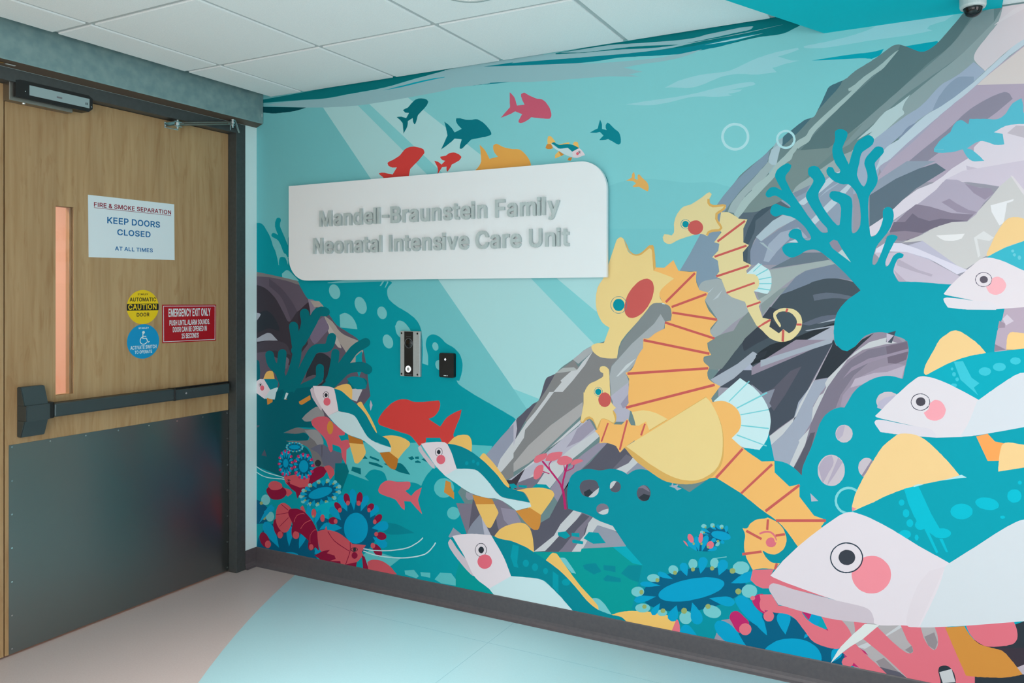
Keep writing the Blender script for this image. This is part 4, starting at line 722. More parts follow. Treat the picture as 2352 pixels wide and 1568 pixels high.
# ------------------------------------------------------------------ printed mural, wall millimetres; water left of the ray in a darker tone
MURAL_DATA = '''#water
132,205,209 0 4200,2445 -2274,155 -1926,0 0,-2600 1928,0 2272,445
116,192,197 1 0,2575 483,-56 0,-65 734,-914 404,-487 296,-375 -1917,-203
126,199,204 1 2077,1943 23,5 34,9 35,6 26,2 13,0 13,1 14,-1 14,0 49,-4 21,-4 22,-3 65,-13 20,-3 32,-3 46,0 11,-1 11,0 21,-4 20,-6 10,-4 45,-15 48,-15 171,-48 0,-200 -764,19
122,196,202 2 2077,1764 593,-23 0,-240 -593,2
#light_ray
172,216,218 2 479,2455 234,-16 426,-377 573,-509 314,-289 18,-76 -127,-219 -296,84 -404,487
176,219,221 3 781,2443 239,6 100,-76 319,-238 644,-475 0,-204 -52,-48 -177,135 -624,519
#surface_wave
0,118,124 2 34,2544 910,18 392,-3 -22,-4 -57,-7 -27,-2 -122,-12 -29,-2 -152,-18 -52,-4 -26,-1 -27,-2 -28,0 -27,-1 -27,0 -27,-1 -27,0 -25,-1 -22,0 -60,-3 -20,0 -20,-1 -42,0 -52,2 -109,8 -29,1 -87,6 -31,1 -61,4 -31,1 -63,4
150,190,197 4 51,2515 29,-1 86,0 29,-1 28,0 84,-3 28,-2 28,-1 28,-3 27,-2 27,-1 26,-2 26,0 21,-1 21,1 20,0 40,2 20,0 42,2 25,0 27,1 54,0 108,4 26,2 26,3 25,2 210,24 27,2 110,12 395,4 57,2 475,-164 -131,18 -99,8 -179,7 -17,2 -32,2 -15,2 -41,3 -22,3 -10,2 -30,3 -112,9 -56,3 -97,0 -14,1 -14,0 -14,1 -14,0 -14,1 -15,0 -14,1 -13,-5 -16,-2 -57,-4 -37,-1 -39,-2 -195,-6 -27,0 -27,-1 -49,0 -21,-1 -70,0 -115,5 -83,6 -25,1 -154,16 -24,4 -25,3 -104,16 -24,3 -40,7 -16,2 -15,3 -15,2 -14,3 -15,2
0,165,182 5 871,2497 65,5 14,2 47,3 63,6 22,1 22,2 41,2 18,0 17,1 18,0 17,-1 68,0 -51,-3 -17,0 -90,-5 -21,-2 -22,-1 -43,-4 -21,-1 -21,-2 -19,-1 -14,0 -14,-1 -27,0 -12,-1
0,165,182 5 1299,2517 25,2 12,2 49,4 13,0 15,1 60,0 15,-1 16,0 70,-4 37,-4 19,-1 19,-2 18,-1 0,-5 -18,2 -19,1 -19,2 -18,1 -19,2 -55,3 -15,0 -16,1 -46,0 -14,-1 -68,0 -12,-1 -24,0 -13,-1
0,132,146 5 1398,2458 13,0 14,-1 15,0 14,-1 26,0 15,1 6,4 19,-2 22,-1 91,-8 4,-1 -33,0 -45,2 -23,0 -41,2 -13,0 -24,2 -12,0 -24,2 -12,0
150,190,197 6 1243,2550 614,-1 295,2 -295,-65 -248,12 -366,16
0,118,124 7 1835,2548 141,4 125,0 696,3 67,-11 16,-36 -15,-6 -7,-2 -22,-9 -17,-4 -24,-2 -14,0 -13,1 -14,0 -14,1 -14,0 -68,-5 -14,-2 -14,-1 -14,-2 -58,-4 -15,-2 -29,-2 -13,0 -47,-5 -41,0 -17,1 -19,2 -19,1 -20,2 -19,1 -19,2 -18,1 -55,6 -19,1 -37,4 -38,2 -77,0 -20,1 -19,0 -40,2 -21,2 -20,1 -101,10 -14,2 -15,1 -14,2 -13,1 -28,4 -13,1 -14,2 0,17 82,0 24,2 5,3
0,132,146 8 1460,2538 27,0 25,-1 103,0 52,-2 90,-6 61,-6 30,-2 30,-3 28,-2 26,-1 25,-2 25,-1 25,-2 244,-12 24,-1 24,-2 122,-5 40,0 153,9 16,0 82,5 -41,-12 -27,-7 -42,-9 -29,-4 -30,-2 -15,0 -27,-2 -12,0 -35,-4 -41,0 -17,1 -19,2 -19,1 -20,2 -19,1 -19,2 -18,1 -74,8 -19,1 -18,2 -38,2 -39,0 -19,-1 -58,0 -80,4 -227,22 -43,4
150,190,197 9 1857,2547 228,0 52,-3 37,-4 19,-1 39,-4 143,-11 47,-2 37,0 29,2 27,4 132,7 21,0 30,-2 5,-2 -8,-8 -6,-2 -14,-2 -9,0 -10,-1 -10,0 -11,-1 -10,0 -20,-2 -22,-1 -25,-2 -27,-1 -25,-2 -63,-3 -11,-1 -9,0 -8,-1 -10,0 -145,16 -19,1 -20,2 -19,1 -19,2 -20,0 -40,2 -20,0 -19,1 -57,1 -10,1 -20,0 -49,4
150,190,197 10 1976,2530 67,-3 22,-2 44,-2 22,-2 21,-1 113,-12 51,-3 15,0 14,-1 44,0 15,1 73,0 20,1 20,0 21,1 21,0 49,2 30,2 30,1 151,10 -18,-2 -19,-1 -18,-2 -19,-1 -19,-2 -18,-1 -20,-2 -87,-4 -23,0 -46,-2 -22,0 -36,-2 -102,-8 -74,0 -15,1 -32,0 -55,3 -19,0 -212,13 -11,0 -19,2 -9,0 -20,2 -182,12 -115,6 9,2 18,6 19,5 29,3 19,0 67,-3 23,-2 42,-2 19,-2 18,-1 17,-2 18,-1 17,-2 17,-1
150,190,197 11 1430,2521 92,-3 30,-2 59,-2 29,-2 27,-1 22,-2 22,-1 63,-6 20,-1 242,-24 20,-1 19,-2 19,-1 20,-2 132,-7 19,0 18,-1 64,0 16,1 15,0 14,1 14,0 24,2 11,0 19,2 10,0 28,3 -15,-5 -8,-2 -8,-3 -33,-8 -10,-1 -10,-2 -43,-4 -11,0 -12,-1 -14,0 -15,-1 -16,0 -16,1 -46,0 -14,-1 -19,0 -9,-1 -8,0 -9,-1 -8,0 -9,-1 -8,0 85,-28 -10,-1 -9,0 -21,-2 -14,0 -16,1 -19,0 -155,7 -28,2 -28,1 -56,4 -26,1 -41,3 -16,0 -91,6 -37,4 -20,3 -20,2 -20,3 -21,2 -22,3 -108,8 -31,1 -63,4 -32,1 -32,2
158,212,219 11 2508,2487 117,8 14,0 30,2 15,0 14,1 15,0 15,1 14,0 -14,-1 -15,-2 -15,-1 -14,-2 -15,-1 -15,-2 -29,-2 -15,0 -14,-1
158,212,219 12 2339,2335 57,21 45,8 12,1 12,2 24,2 14,0 15,1 15,-1 58,0 20,2 28,8 56,20 9,2 8,3 16,4 9,1 16,4 23,3 9,2 17,2 9,0 8,1 53,3 4,-7 -29,-8 -8,-1 -8,-2 -9,-1 -8,-2 -17,-2 50,-22 33,-5 -8,0 -32,-4 -7,0 -14,-2 -30,-7 -13,-1 17,-19 -71,0 -27,3 -24,6 -33,4 -24,0 -8,-1 -9,0 -17,-2 -11,-2 -23,-7 -12,-3 -24,-8 -31,-7 -17,-2 -27,0 -9,1 -19,4 -9,1 -9,2 -9,1 -8,2 -12,1 -10,0
158,212,219 1 2167,2285 14,1 13,0 14,1 13,0 27,2 28,0 15,1 46,0 15,1 30,0 26,2 12,0 69,6 12,2 11,1 11,2 11,1 11,2 11,1 12,2 45,3 19,2 18,1 32,0 13,-1 8,-2 9,-7 -4,-3 -8,-2 -29,-3 -36,-2 -17,-2 -16,-1 58,-3 -6,-4 -7,-3 -26,-3 -9,0 -10,-1 18,-8 -35,0 -9,1 -9,0 -31,3 -34,6 -36,3 -14,0 -15,-1 -75,-10 -23,-2 -9,0 -9,-1 -9,0 -8,-1 -18,0 -36,3 -41,6 -14,3
158,212,219 1 2894,2427 24,2 11,0 24,2 11,0 83,8 9,2 17,2 22,5 8,1 6,2 7,1 19,6 11,5 7,2 20,3 15,1 50,0 18,-1 49,0 15,1 90,0 -35,-22 -28,-4 -6,-2 -12,-2 -4,-2 -7,-9 18,-9 -10,0 -30,-3 -11,0 -21,-2 -151,0 -30,-2 -15,0 -14,-1 -28,0 -11,-1 -50,0 -46,5 -16,3 -6,2 -3,2
0,165,182 1 2922,2369 19,0 19,1 19,0 18,1 18,0 18,1 64,0 10,-1 27,0 8,1 7,0 27,5 -4,-6 -3,-6 -4,-6 -4,-4 -6,-3 -21,-6 -7,2 -7,1 -7,2 -21,3 -139,11
0,165,182 1 3239,2376 111,4 7,-7 4,-7 -2,-3 -5,-4 -22,-9 -7,-2 -14,-2 -7,0 -7,1 -8,0
#shadow_stroke
0,75,84 5 34,2507 328,-40 -15,-1 -16,0 -62,-4 -15,0 -15,-1 -15,0 -14,-1 -15,0 -14,-1 -29,0 -29,2 -15,2 -15,3 -14,2 -15,3 -15,2 -15,3
0,75,84 6 247,2479 115,-12 -40,-6 -43,-4 -16,0 -16,-1 -18,1 -18,0 -18,1 -19,0 -18,1 -18,0
#left_reef
0,150,162 4 0,0 0,1875 20,-1 15,-4 13,-8 11,-10 34,-44 7,-11 6,-11 10,-24 4,-13 7,-12 7,-10 34,-39 581,-97 1232,-35 -1305,2 -103,-8 -45,-5 -14,-1 -5,-2 13,-1 34,0 177,3 67,2 118,2 12,-8 -21,-18 -7,-10 -3,-10 0,-12 2,-13 6,-14 7,-8 21,-16 34,-20 24,-10 11,-6 12,-5 10,-5 39,-24 15,-14 7,-8 7,-10 5,-9 7,-19 2,-9 1,-10 2,-10 3,-31 0,-11 1,-11 0,-39 -1,-10 0,-10 -1,-9 0,-10 34,-8 0,40 -1,9 -6,22 -4,11 -3,11 0,10 2,13 4,12 7,10 9,6 12,5 11,1 13,-2 14,-5 12,-6 16,-12 7,-7 9,-7 9,-5 11,-5 11,-4 10,-5 10,-6 17,-14 8,-8 6,-8 5,-10 4,-10 5,-21 0,-11 -2,-21 -3,-10 -2,-10 -12,-29 -15,1 8,-13 6,-5 17,-10 11,-5 11,-6 44,-21 25,-11 13,-5 26,-12 18,-7 55,-24 20,-8 19,-9 37,-16 86,-64 -108,-860
118,194,198 5 592,1505 3,-8 1,-8 -1,-7 -2,-7 -4,-6 -5,-5 -7,-3 -7,-2 -7,0 -8,1 -8,3 -14,11 -5,7 -4,7 -3,8 -1,8 1,8 6,13 12,8 7,1 8,0 8,-1 7,-3 8,-5 6,-6 5,-7
118,194,198 5 764,1437 3,-8 2,-8 1,-8 -1,-7 -2,-6 -8,-11 -6,-3 -6,-2 -7,0 -7,1 -14,6 -13,12 -5,7 -4,7 -3,8 -2,8 -1,8 1,7 6,13 4,4 6,3 6,2 7,0 7,-1 7,-2 7,-4 7,-5 11,-14
118,194,198 5 895,1397 2,-7 0,-7 -2,-7 -3,-6 -4,-5 -6,-3 -6,-2 -7,0 -7,1 -7,3 -11,10 -4,7 -3,7 0,15 3,6 4,6 5,4 6,2 6,1 7,0 14,-6 10,-12
118,194,198 5 932,1258 3,-7 1,-7 0,-8 -2,-6 -3,-6 -5,-4 -5,-3 -7,-2 -7,0 -7,2 -7,3 -6,4 -6,6 -8,14 -2,15 1,7 3,6 4,5 5,4 6,2 7,1 7,-1 13,-7 6,-5 5,-6
118,194,198 6 592,1377 16,7 17,4 15,-2 15,-6 14,-8 9,-7 15,-18 10,-19 6,-22 -113,7
118,194,198 5 948,1326 6,10 5,10 7,7 12,1 15,-3 11,-5 12,-9 19,-20 8,-11 7,-11 -64,-28 -10,6 -9,7 -8,8 -4,8 -3,10
118,194,198 5 1206,1237 1,-6 0,-5 -2,-6 -8,-6 -5,-1 -6,1 -5,3 -4,4 -3,5 -2,6 -1,6 4,10 4,3 5,2 6,0 5,-2 9,-8
118,194,198 5 1232,1144 -2,-12 -4,-5 -4,-3 -5,-2 -6,0 -6,1 -5,3 -5,5 -3,6 -2,6 -1,6 1,6 3,6 4,4 5,2 5,1 6,0 6,-3 5,-4 4,-5
118,194,198 5 1307,1166 0,-7 -1,-7 -6,-11 -3,-4 -5,-3 -5,-1 -5,0 -5,1 -5,3 -9,10 -4,7 -4,14 0,14 4,13 8,8 5,2 5,0 5,-1 5,-2 10,-9 4,-6 3,-6
118,194,198 5 188,1593 24,16 12,4 11,-2 12,-7 12,-8 11,-9 22,-16 20,-18 -120,19
118,194,198 5 135,1731 18,0 19,-4 10,-5 12,-8 12,-9 20,-21 6,-9 3,-12 -1,-12 -2,-11 -10,24 -6,11 -8,7 -17,3 -15,-3 -6,-8 -4,-12 -1,-13 3,-8 24,-1 -29,1 -2,12 -6,24
118,194,198 5 851,1524 21,27 11,0 -21,-25
118,194,198 5 883,1514 17,34 7,-5 -17,-25
0,150,162 6 146,1888 -8,-16 -1,-22 5,-14 7,-14 9,-14 17,-29 15,-29 9,-15 16,-32 9,-15 5,-6 9,-3 9,1 8,4 3,6 -1,7 -16,31 -25,46 -7,14 -32,55 -3,8 1,15 6,12 0,7 -4,6 -7,4 -10,1 -9,-2
0,150,162 7 119,1793 31,-13 13,-9 7,-9 8,-12 15,-29 8,-14 6,-5 7,-3 9,1 6,4 3,5 -1,6 -32,57 -11,13 -18,14 -36,15 -8,1 -8,-1 -6,-5 -2,-6 3,-6
0,150,162 7 232,1782 0,-71 4,-9 8,-7 12,-3 12,2 9,7 3,8 0,71 -3,9 -9,7 -12,3 -12,-2 -8,-6
#left_rock | dark purple rock at the corner
98,88,102 7 0,1606 14,-3 30,-4 16,-3 17,-2 90,-16 26,-4 26,-5 26,-4 26,-5 25,-4 63,-83 16,-14 46,-9 16,-2 15,-1 31,-28 27,-30 27,-28 8,-10 18,-18 10,-8 21,-12 34,-15 37,-18 13,-5 25,-13 10,-8 8,-8 12,-18 10,-20 6,-9 6,-22 2,-11 8,-31 4,-19 1,-10 6,-30 1,-10 16,-94 -38,-41 -20,-20 -22,-17 -36,-21 -13,-6 -28,-10 -16,-5 -47,-10 -34,-4 -37,-3 -40,-2 -41,-1 -125,-6 -296,-21
128,122,124 8 0,1606 52,-8 21,-4 41,-6 21,-4 20,-3 21,-4 20,-3 20,-4 20,-3 40,-8 20,-3 14,-12 6,-9 -5,-1 -25,5 -35,10 -35,8 -14,2 -30,6 -16,2 -15,3 -47,6 -94,6
84,76,90 9 94,1570 13,-9 14,-7 54,-32 13,-9 26,-21 39,-39 24,-28 10,-14 9,-14 8,-14 16,-31 11,-31 4,-15 1,-14 0,-12 -3,-11 -6,-11 -7,-10 -16,-18 -8,-10 -7,19 -6,20 -27,78 -16,36 -21,41 -24,38 -9,11 -21,20 -23,16 -36,21 -12,8
62,57,66 10 0,1535 2,-1 17,-3 17,-4 16,-5 13,-6 25,-14 12,-8 33,-27 18,-19 25,-33 7,-11 15,-20 23,-35 8,-9 9,-3 10,3 10,9 33,37 10,8 9,3 8,-4 7,-8 24,-46 24,-117 -119,-122 -256,98
60,50,60 11 312,1397 47,34 11,7 11,5 9,1 14,-4 13,-9 12,-10 -54,-117 -44,-54 -20,-22 -9,-7 -6,-1 -4,6 -1,15 1,21 8,54 5,29
138,128,145 12 375,1459 34,-4 12,-5 5,-7 2,-10 1,-12 -1,-12 1,-11 -8,-24 -4,-14 -16,-42 -3,-2 -2,3 -2,9 -1,12 0,14 -3,44
168,158,152 13 390,1450 62,-3 26,-21 5,-7 -8,-3 -16,-1 -20,1 -18,-1
168,158,152 8 483,1375 37,-19 23,-14 25,-24 7,-9 18,-16 10,-7 24,-12 14,-4 14,-5 58,-16 36,-56 -58,-63 -66,-43 2,11 4,11 9,33 2,10 0,11 -2,10 -4,10 -7,10 -8,10 -19,20 -11,9 -70,75
185,176,172 9 483,1364 36,-36 25,-28 24,-30 13,-19 16,-27 6,-12 0,-6 -22,5 -36,35 -9,10 -8,11 -13,22 -5,12 -6,12 -10,26 -6,12
120,108,130 13 398,1316 85,54 7,-11 9,-11 8,-12 8,-10 5,-10 1,-9 -6,-11 -25,-19 -39,-37 -11,-9 -10,-5 -9,-3 -11,6 -20,23
48,54,62 11 2,1376 30,10 16,6 15,3 14,0 12,-4 12,-7 12,-8 12,-10 19,-21 7,-9 9,-14 7,-14 3,-12 -2,-8 -9,-1 -14,2 -17,5 -34,5 -15,-2 -31,-9 -46,-16
168,172,184 12 2,1382 17,-2 12,-4 -5,-11 -24,-26
168,172,184 12 2,1242 15,6 16,8 16,7 31,11 14,0 12,-2 11,-6 32,-25 10,-7 -16,0 -17,-1 -33,0 -31,-2 -45,-6 -15,-1
74,68,78 13 2,1212 15,3 15,5 30,8 15,3 32,2 16,0 34,-2 17,-2 15,-3 14,-4 11,-4 10,-8 8,-9 6,-10 10,-21 6,-10 -121,19 -133,-16
110,104,118 11 200,1158 31,-14 9,-9 1,-10 -17,-38 -40,-8
168,172,184 8 260,1065 16,18 12,-34 -20,-25 -12,17
48,54,62 11 390,1153 13,5 39,17 13,3 12,0 12,-1 13,-4 25,-12 11,-8 9,-9 6,-9 4,-12 1,-15 -7,-34 -6,-18 -5,-19 -6,-18 -3,-17 -177,-4
96,88,98 12 312,1020 43,19 14,7 14,6 26,8 12,1 16,-2 16,-5 15,-6 10,-7 5,-6 -4,-7 -12,-8 -31,-16 -15,-7 -101,-3
202,200,203 8 676,1010 66,-8 -36,-63 -37,9
0,150,162 9 698,1169 40,27 18,-53 -36,-80 -15,33 -4,11 -3,12 -1,10 0,20 1,10
92,89,102 10 749,1199 5,-21 6,-21 10,-50 11,-67 3,-23 8,-45 -22,49 -4,20 -12,44 -14,62 -2,16 0,13 5,13
187,180,194 8 795,952 12,-24 -12,-29 -7,28
#left_bank
0,98,110 13 0,1125 14,-4 6,-8 3,-12 2,-27 2,-13 -9,-122 15,-2 14,-3 15,-2 14,-3 15,-2 14,-1 15,0 15,1 19,6 21,10 21,12 41,26 21,11 19,7 19,3 18,-2 17,-6 17,-8 16,-10 31,-22 26,-21 19,-17 15,-18 13,-19 15,-18 -25,20 -13,5 -13,-2 -15,-6 -42,-26 -17,-9 -15,-9 -7,-8 7,-9 16,-4 10,2 12,4 14,7 57,32 31,-56 -15,-4 -14,-5 -16,-4 -30,-5 -31,-2 -16,0 -50,-3 -15,-3 -28,-8 -27,-10 -27,-11 -14,-5 15,0 14,-1 29,0 14,1 17,3 16,5 16,4 15,2 14,-3 14,-5 12,-6 7,-6 -8,-18 -10,-4 -14,-3 -31,-4 -16,-1 -38,0 -16,-2 -10,-3 -5,-12 5,-12 8,-3 30,0 18,2 36,2 16,0 11,-3 11,-6 8,-8 12,-18 7,-8 24,-36 -46,-98 -60,0 -20,-1 -39,0 -40,2 -19,2 -19,3 -56,12 -53,10 -16,2 -14,3 -15,2 -14,1 -10,2
150,148,150 14 332,826 27,25 22,15 12,9 25,14 11,5 16,3 15,2 23,-28 7,-22 -14,-6 -43,-16 -27,-8 -39,-6 -16,1
120,116,118 14 200,740 57,24 27,9 12,3 17,1 14,-2 17,-1 15,0 17,1 17,0 16,-1 12,-3 11,-8 7,-10 6,-12 7,-11 76,-63 30,-60 -137,-31 -5,13 -16,56 -6,12 -9,11 -10,9 -14,7 -18,4 -19,3 -21,2 -66,3 -21,3 31,2 15,2 31,2 76,9 10,4 6,10 -1,11 -13,9 -20,6 -12,-1 -27,-7 -30,-4 -16,0 -16,-1 -33,0
150,148,150 15 351,766 15,1 31,6 15,2 13,0 12,-3 10,-5 10,-8 9,-10 7,-11 6,-11 3,-9 1,-9 -7,-9 -24,-16 -31,32 -38,20
104,104,122 16 390,672 26,12 13,7 13,5 13,4 12,2 13,0 13,-3 37,-15 13,-4 27,-6 28,-4 14,-3 13,-2 -22,-48 -45,-39 -75,16 -5,9 -8,20 -5,10 -13,16 -10,6 -12,5
92,89,102 17 467,697 10,0 -1,-12 0,-27 -2,-19 -5,-6
48,54,62 17 466,604 -1,-6 -9,-10 -6,-3 -7,-1 -7,1 -6,2 -4,5 -3,5 0,6 3,5 4,5 6,4 7,2 7,0 6,-2 5,-3 4,-5
62,57,66 14 2,826 25,-1 8,-13 -1,-14 -14,-5 -18,-3
90,96,112 15 2,790 16,4 13,1 1,-9 -6,-14 -8,-11 -16,-8
80,84,100 14 60,640 17,-38 -40,3
#sea_floor
92,188,192 17 610,732 28,-2 32,0 18,1 187,16 180,13 28,4 12,1 25,4 25,2 24,0 12,1 27,0 77,3 35,2 38,1 39,2 38,1 38,2 35,1 -18,-40 -10,-7 -40,-33 -22,-14 -13,-5 -16,-5 -17,-3 -38,-4 -20,0 -59,-3 -83,-24 -16,-17 -9,-8 -14,-17 -17,-28 -10,-20 -12,5 -14,4 -12,2 -53,0 -27,-2 -15,-2 -49,-4 -24,-1 -5,11 -4,11 -6,11 -9,7 -10,4 -12,3 -27,2 -13,-1 -12,-3 -10,-5 -10,-7 -17,-18 -9,-8 28,-20 -137,25 8,10 -19,40
0,112,122 18 562,613 74,7 17,-43 -50,-108 -45,52
0,112,122 18 790,672 58,-12 2,-11 -62,13
0,112,122 18 783,642 51,-2 38,-13 -3,-7 -42,5 -43,7
0,112,122 18 676,607 55,-3 2,-32 -64,13
0,112,122 18 876,641 28,4 14,3 40,6 21,0 15,-5 19,-15 28,-31 -51,4 -24,4 -35,12 -10,4 -34,11
0,112,122 18 756,671 20,-15 -38,-3
0,112,122 18 1026,685 27,10 12,-11 -18,-10
0,112,122 18 1070,694 22,3 1,-12 -23,-1
0,112,122 18 1070,673 17,5 17,-7 -1,-4 -33,-2
0,112,122 18 1106,685 27,10 19,-25
92,188,192 18 1297,567 -1,-8 -7,-15 -5,-7 -7,-7 -16,-10 -9,-3 -10,-2 -10,-1 -9,0 -10,2 -15,8 -6,5 -5,7 -4,7 -1,8 0,7 1,8 4,8 5,8 6,7 7,6 8,5 10,4 19,4 10,0 17,-4 8,-4 7,-5 5,-6 4,-7 3,-7
92,188,192 5 1330,452 -1,-7 -3,-6 -5,-7 -13,-10 -8,-3 -9,-1 -8,0 -8,2 -7,3 -5,4 -4,6 -2,7 0,6 2,7 4,7 5,6 7,5 8,4 8,2 9,0 8,-1 7,-2 6,-4 5,-5 3,-6
0,132,146 5 855,348 13,1 13,0 39,3 26,0 13,-1 13,-2 14,-3 81,-24 -47,-9 -25,-6 -25,-5 -46,-7 -19,0 -15,2 -10,6 -7,7 -5,9 -8,20
92,188,192 5 749,172 43,28 187,-16 -61,-47 -169,-26
92,188,192 5 1006,131 57,12 29,-26 -15,-13 -67,8
92,188,192 5 1101,138 58,6 0,-24 -53,0
92,188,192 5 1185,117 32,37 64,7 56,-53 -114,-4
0,150,148 6 1325,221 21,-14 11,-6 21,-14 11,-6 22,-14 15,-8 14,-9 92,-50 89,-25 0,-71 -196,-4 -119,0 0,155
#small_school_fish
0,112,122 5 996,2386 13,5 17,4 21,18 17,12 9,4 17,3 16,-1 20,-4 15,-7 7,-10 -4,-9 -5,-7 -15,-14 -18,-13 -19,-15 -4,-10 -3,-11 -4,-10 -4,-8 -7,-4 -8,14 -2,18 -29,-12 0,-12 -3,-12 -4,-9 -20,-26 0,13 -2,13 -1,13 -2,14 -15,16 -22,17 14,0 15,-1 30,-10 17,23 -23,4
#small_school_fish
0,118,132 4 1309,2314 22,-2 31,-10 12,-2 22,-2 11,1 11,0 10,-2 10,-5 21,-13 19,-18 17,-20 8,-14 0,-7 -8,-4 -28,-5 -12,0 -62,-5 -16,-12 -7,-6 -8,-5 -17,-13 -8,-3 -9,3 2,16 7,17 3,9 -40,7 -16,-12 -40,-23 -12,-5 -10,-6 10,18 6,9 15,28 6,9 -4,19 -3,10 -2,10 -9,29 23,-16 20,-19 16,-22 40,13 -21,20 -8,12 -4,10
#small_school_fish
212,66,62 4 900,2134 7,4 12,5 14,3 36,15 10,6 27,25 11,5 11,3 12,2 13,0 14,-1 28,-7 14,-5 11,-6 6,-14 -3,-7 -30,-28 -17,-13 -9,-6 -27,-21 -5,-19 -2,-10 -1,-9 -2,-9 -2,-21 -2,-9 -147,9 0,25 -3,11 -10,9 -11,6 -9,9 19,3 17,-2 18,-5 17,-3 16,-4 26,33 -14,0 -14,1 -13,5 -11,6
#small_school_fish
212,66,62 4 1218,2140 31,2 19,10 12,2 13,0 11,-2 21,-10 14,-13 -5,-8 -9,-8 -30,-12 -11,-3 -6,-11 -7,-9 -12,-13 -5,6 -1,9 1,10 -26,-1 -28,-36 3,14 1,13 -3,13 -18,30 21,-6 11,-7 10,-8 21,16 -16,5 -11,10
#small_school_fish
232,168,82 5 1514,2170 15,5 8,-3 10,-5 10,-6 11,-5 11,-4 35,-9 26,-2 12,-3 9,-5 9,-7 16,-16 8,-10 7,-10 6,-12 3,-9 2,-10 1,-11 2,-10 -124,-17 -180,28 4,11 11,9 10,10 7,10 5,12 -1,10 0,9 -3,29 -2,10 -1,9 -2,10 18,-16 9,-9 12,-17 15,-28 45,6 -18,20 -5,10 -3,11
#small_school_fish
205,92,116 5 1660,2388 15,5 8,-4 10,-7 10,-6 30,-15 10,-4 13,-2 12,-4 9,-6 9,-8 14,-19 6,-10 8,-24 0,-12 -7,-10 -10,0 -15,2 -8,2 -9,1 -32,6 -21,5 -8,-6 -9,-5 -20,-8 -11,-2 -9,0 -9,5 2,9 12,18 6,7 -37,17 -19,-8 -33,-9 -12,-2 -12,-3 23,21 26,22 0,10 -1,10 0,49 15,-15 7,-8 5,-9 4,-11 3,-11 4,-11 39,0 -12,22 -6,18
#small_school_fish
0,132,146 4 2075,2207 8,10 10,-6 19,-20 9,-8 8,-6 7,-7 5,-10 3,-12 1,-9 0,-9 -1,-7 -8,-5 -11,4 -20,13 -9,5 -9,6 -13,-2 -12,0 -16,1 3,5 16,13 -17,17 -18,-2 -19,2 -10,2 24,10 13,4 5,19 6,18 7,-15 2,-8 0,-18 22,-7 -5,10
#small_school_fish
230,174,96 2 2221,1983 5,3 7,-6 8,-10 17,-15 6,-8 4,-9 2,-10 -1,-9 -3,-7 -8,3 -32,19 -15,-1 -13,2 3,5 13,8 -13,11 -33,4 16,6 10,6 2,14 8,9 4,-14 -1,-16 15,-5 -2,11
#small_school_fish
0,132,146 4 2051,2004 13,-5 7,-6 6,-7 5,-9 3,-8 -1,-15 -10,-2 -12,-1
#perch_fish
240,190,106 4 1799,2185 11,-1 6,-5 13,-16 6,-9 -18,0 -7,-8 -14,4 -2,11 1,15
212,140,62 5 1792,2150 11,0 10,-2 7,-10 1,-9 -12,-3 -16,2 -9,6 3,7
240,190,106 4 1846,2143 57,6 -1,-9 -48,-3
240,190,106 4 1919,2140 8,9 14,-2 4,-7 2,-11 3,-10 -28,16
0,132,146 6 1814,2152 13,4 11,-8 13,-6 10,-1 10,1 21,0 11,-2 11,-3 11,-4 8,-4 17,-10 -34,-13 -21,19 -12,0 -13,-1 -12,0 -9,2 -17,14
202,224,228 7 1811,2152 38,-26 9,-2 12,0 13,1 12,0 21,-19 6,-26 -10,4 -10,3 -10,4 -10,5 -20,12 -13,7 -11,7 -11,8 -9,9
231,216,222 8 1949,2119 10,-7 13,-16 6,-10 -8,-1 -29,-8 -21,3 -4,26
45,50,58 9 1958,2099 -1,-2 -4,-2 -4,0 -2,1 -3,6 3,5 6,0 2,-1 3,-3/1957,2101 -1,-3 -3,-2 -2,0 -5,4 0,3 2,2 5,1 3,-2 0,-2
45,50,58 10 1954,2100 -3,-2 -3,3 2,3 3,0 1,-2
230,105,122 10 1948,2095 -2,-5 -3,-1 -3,0 -4,4 -1,3 1,3 2,2 2,1 3,0 3,-1
212,140,62 8 1851,2115 25,-18 -14,-6 -15,15
240,190,106 9 1849,2113 13,-21 -30,-9 0,15
212,140,62 8 1900,2082 16,0 -3,-9 -5,-6 -15,4
#bubble_ring
184,224,229 1 2687,2095 -1,-7 -2,-6 -6,-11 -9,-9 -11,-7 -20,-4 -6,0 -7,1 -7,2 -12,6 -12,8 -5,5 -4,6 -6,13 -2,6 -2,13 2,14 2,6 6,11 4,5 11,8 6,3 6,2 13,2 13,-2 13,-4 7,-4 11,-8 9,-11 6,-12 3,-13/2677,2097 -1,-5 -4,-10 -6,-8 -4,-4 -5,-2 -4,-3 -5,-2 -5,-1 -11,0 -11,2 -11,5 -9,7 -7,8 -3,5 -4,11 -1,5 0,11 1,5 4,10 6,8 4,4 5,2 4,3 6,1 5,2 11,0 11,-3 10,-4 4,-4 5,-3 4,-4 6,-10 4,-10 1,-5
#right_rock | grey and lilac streaked rock slope
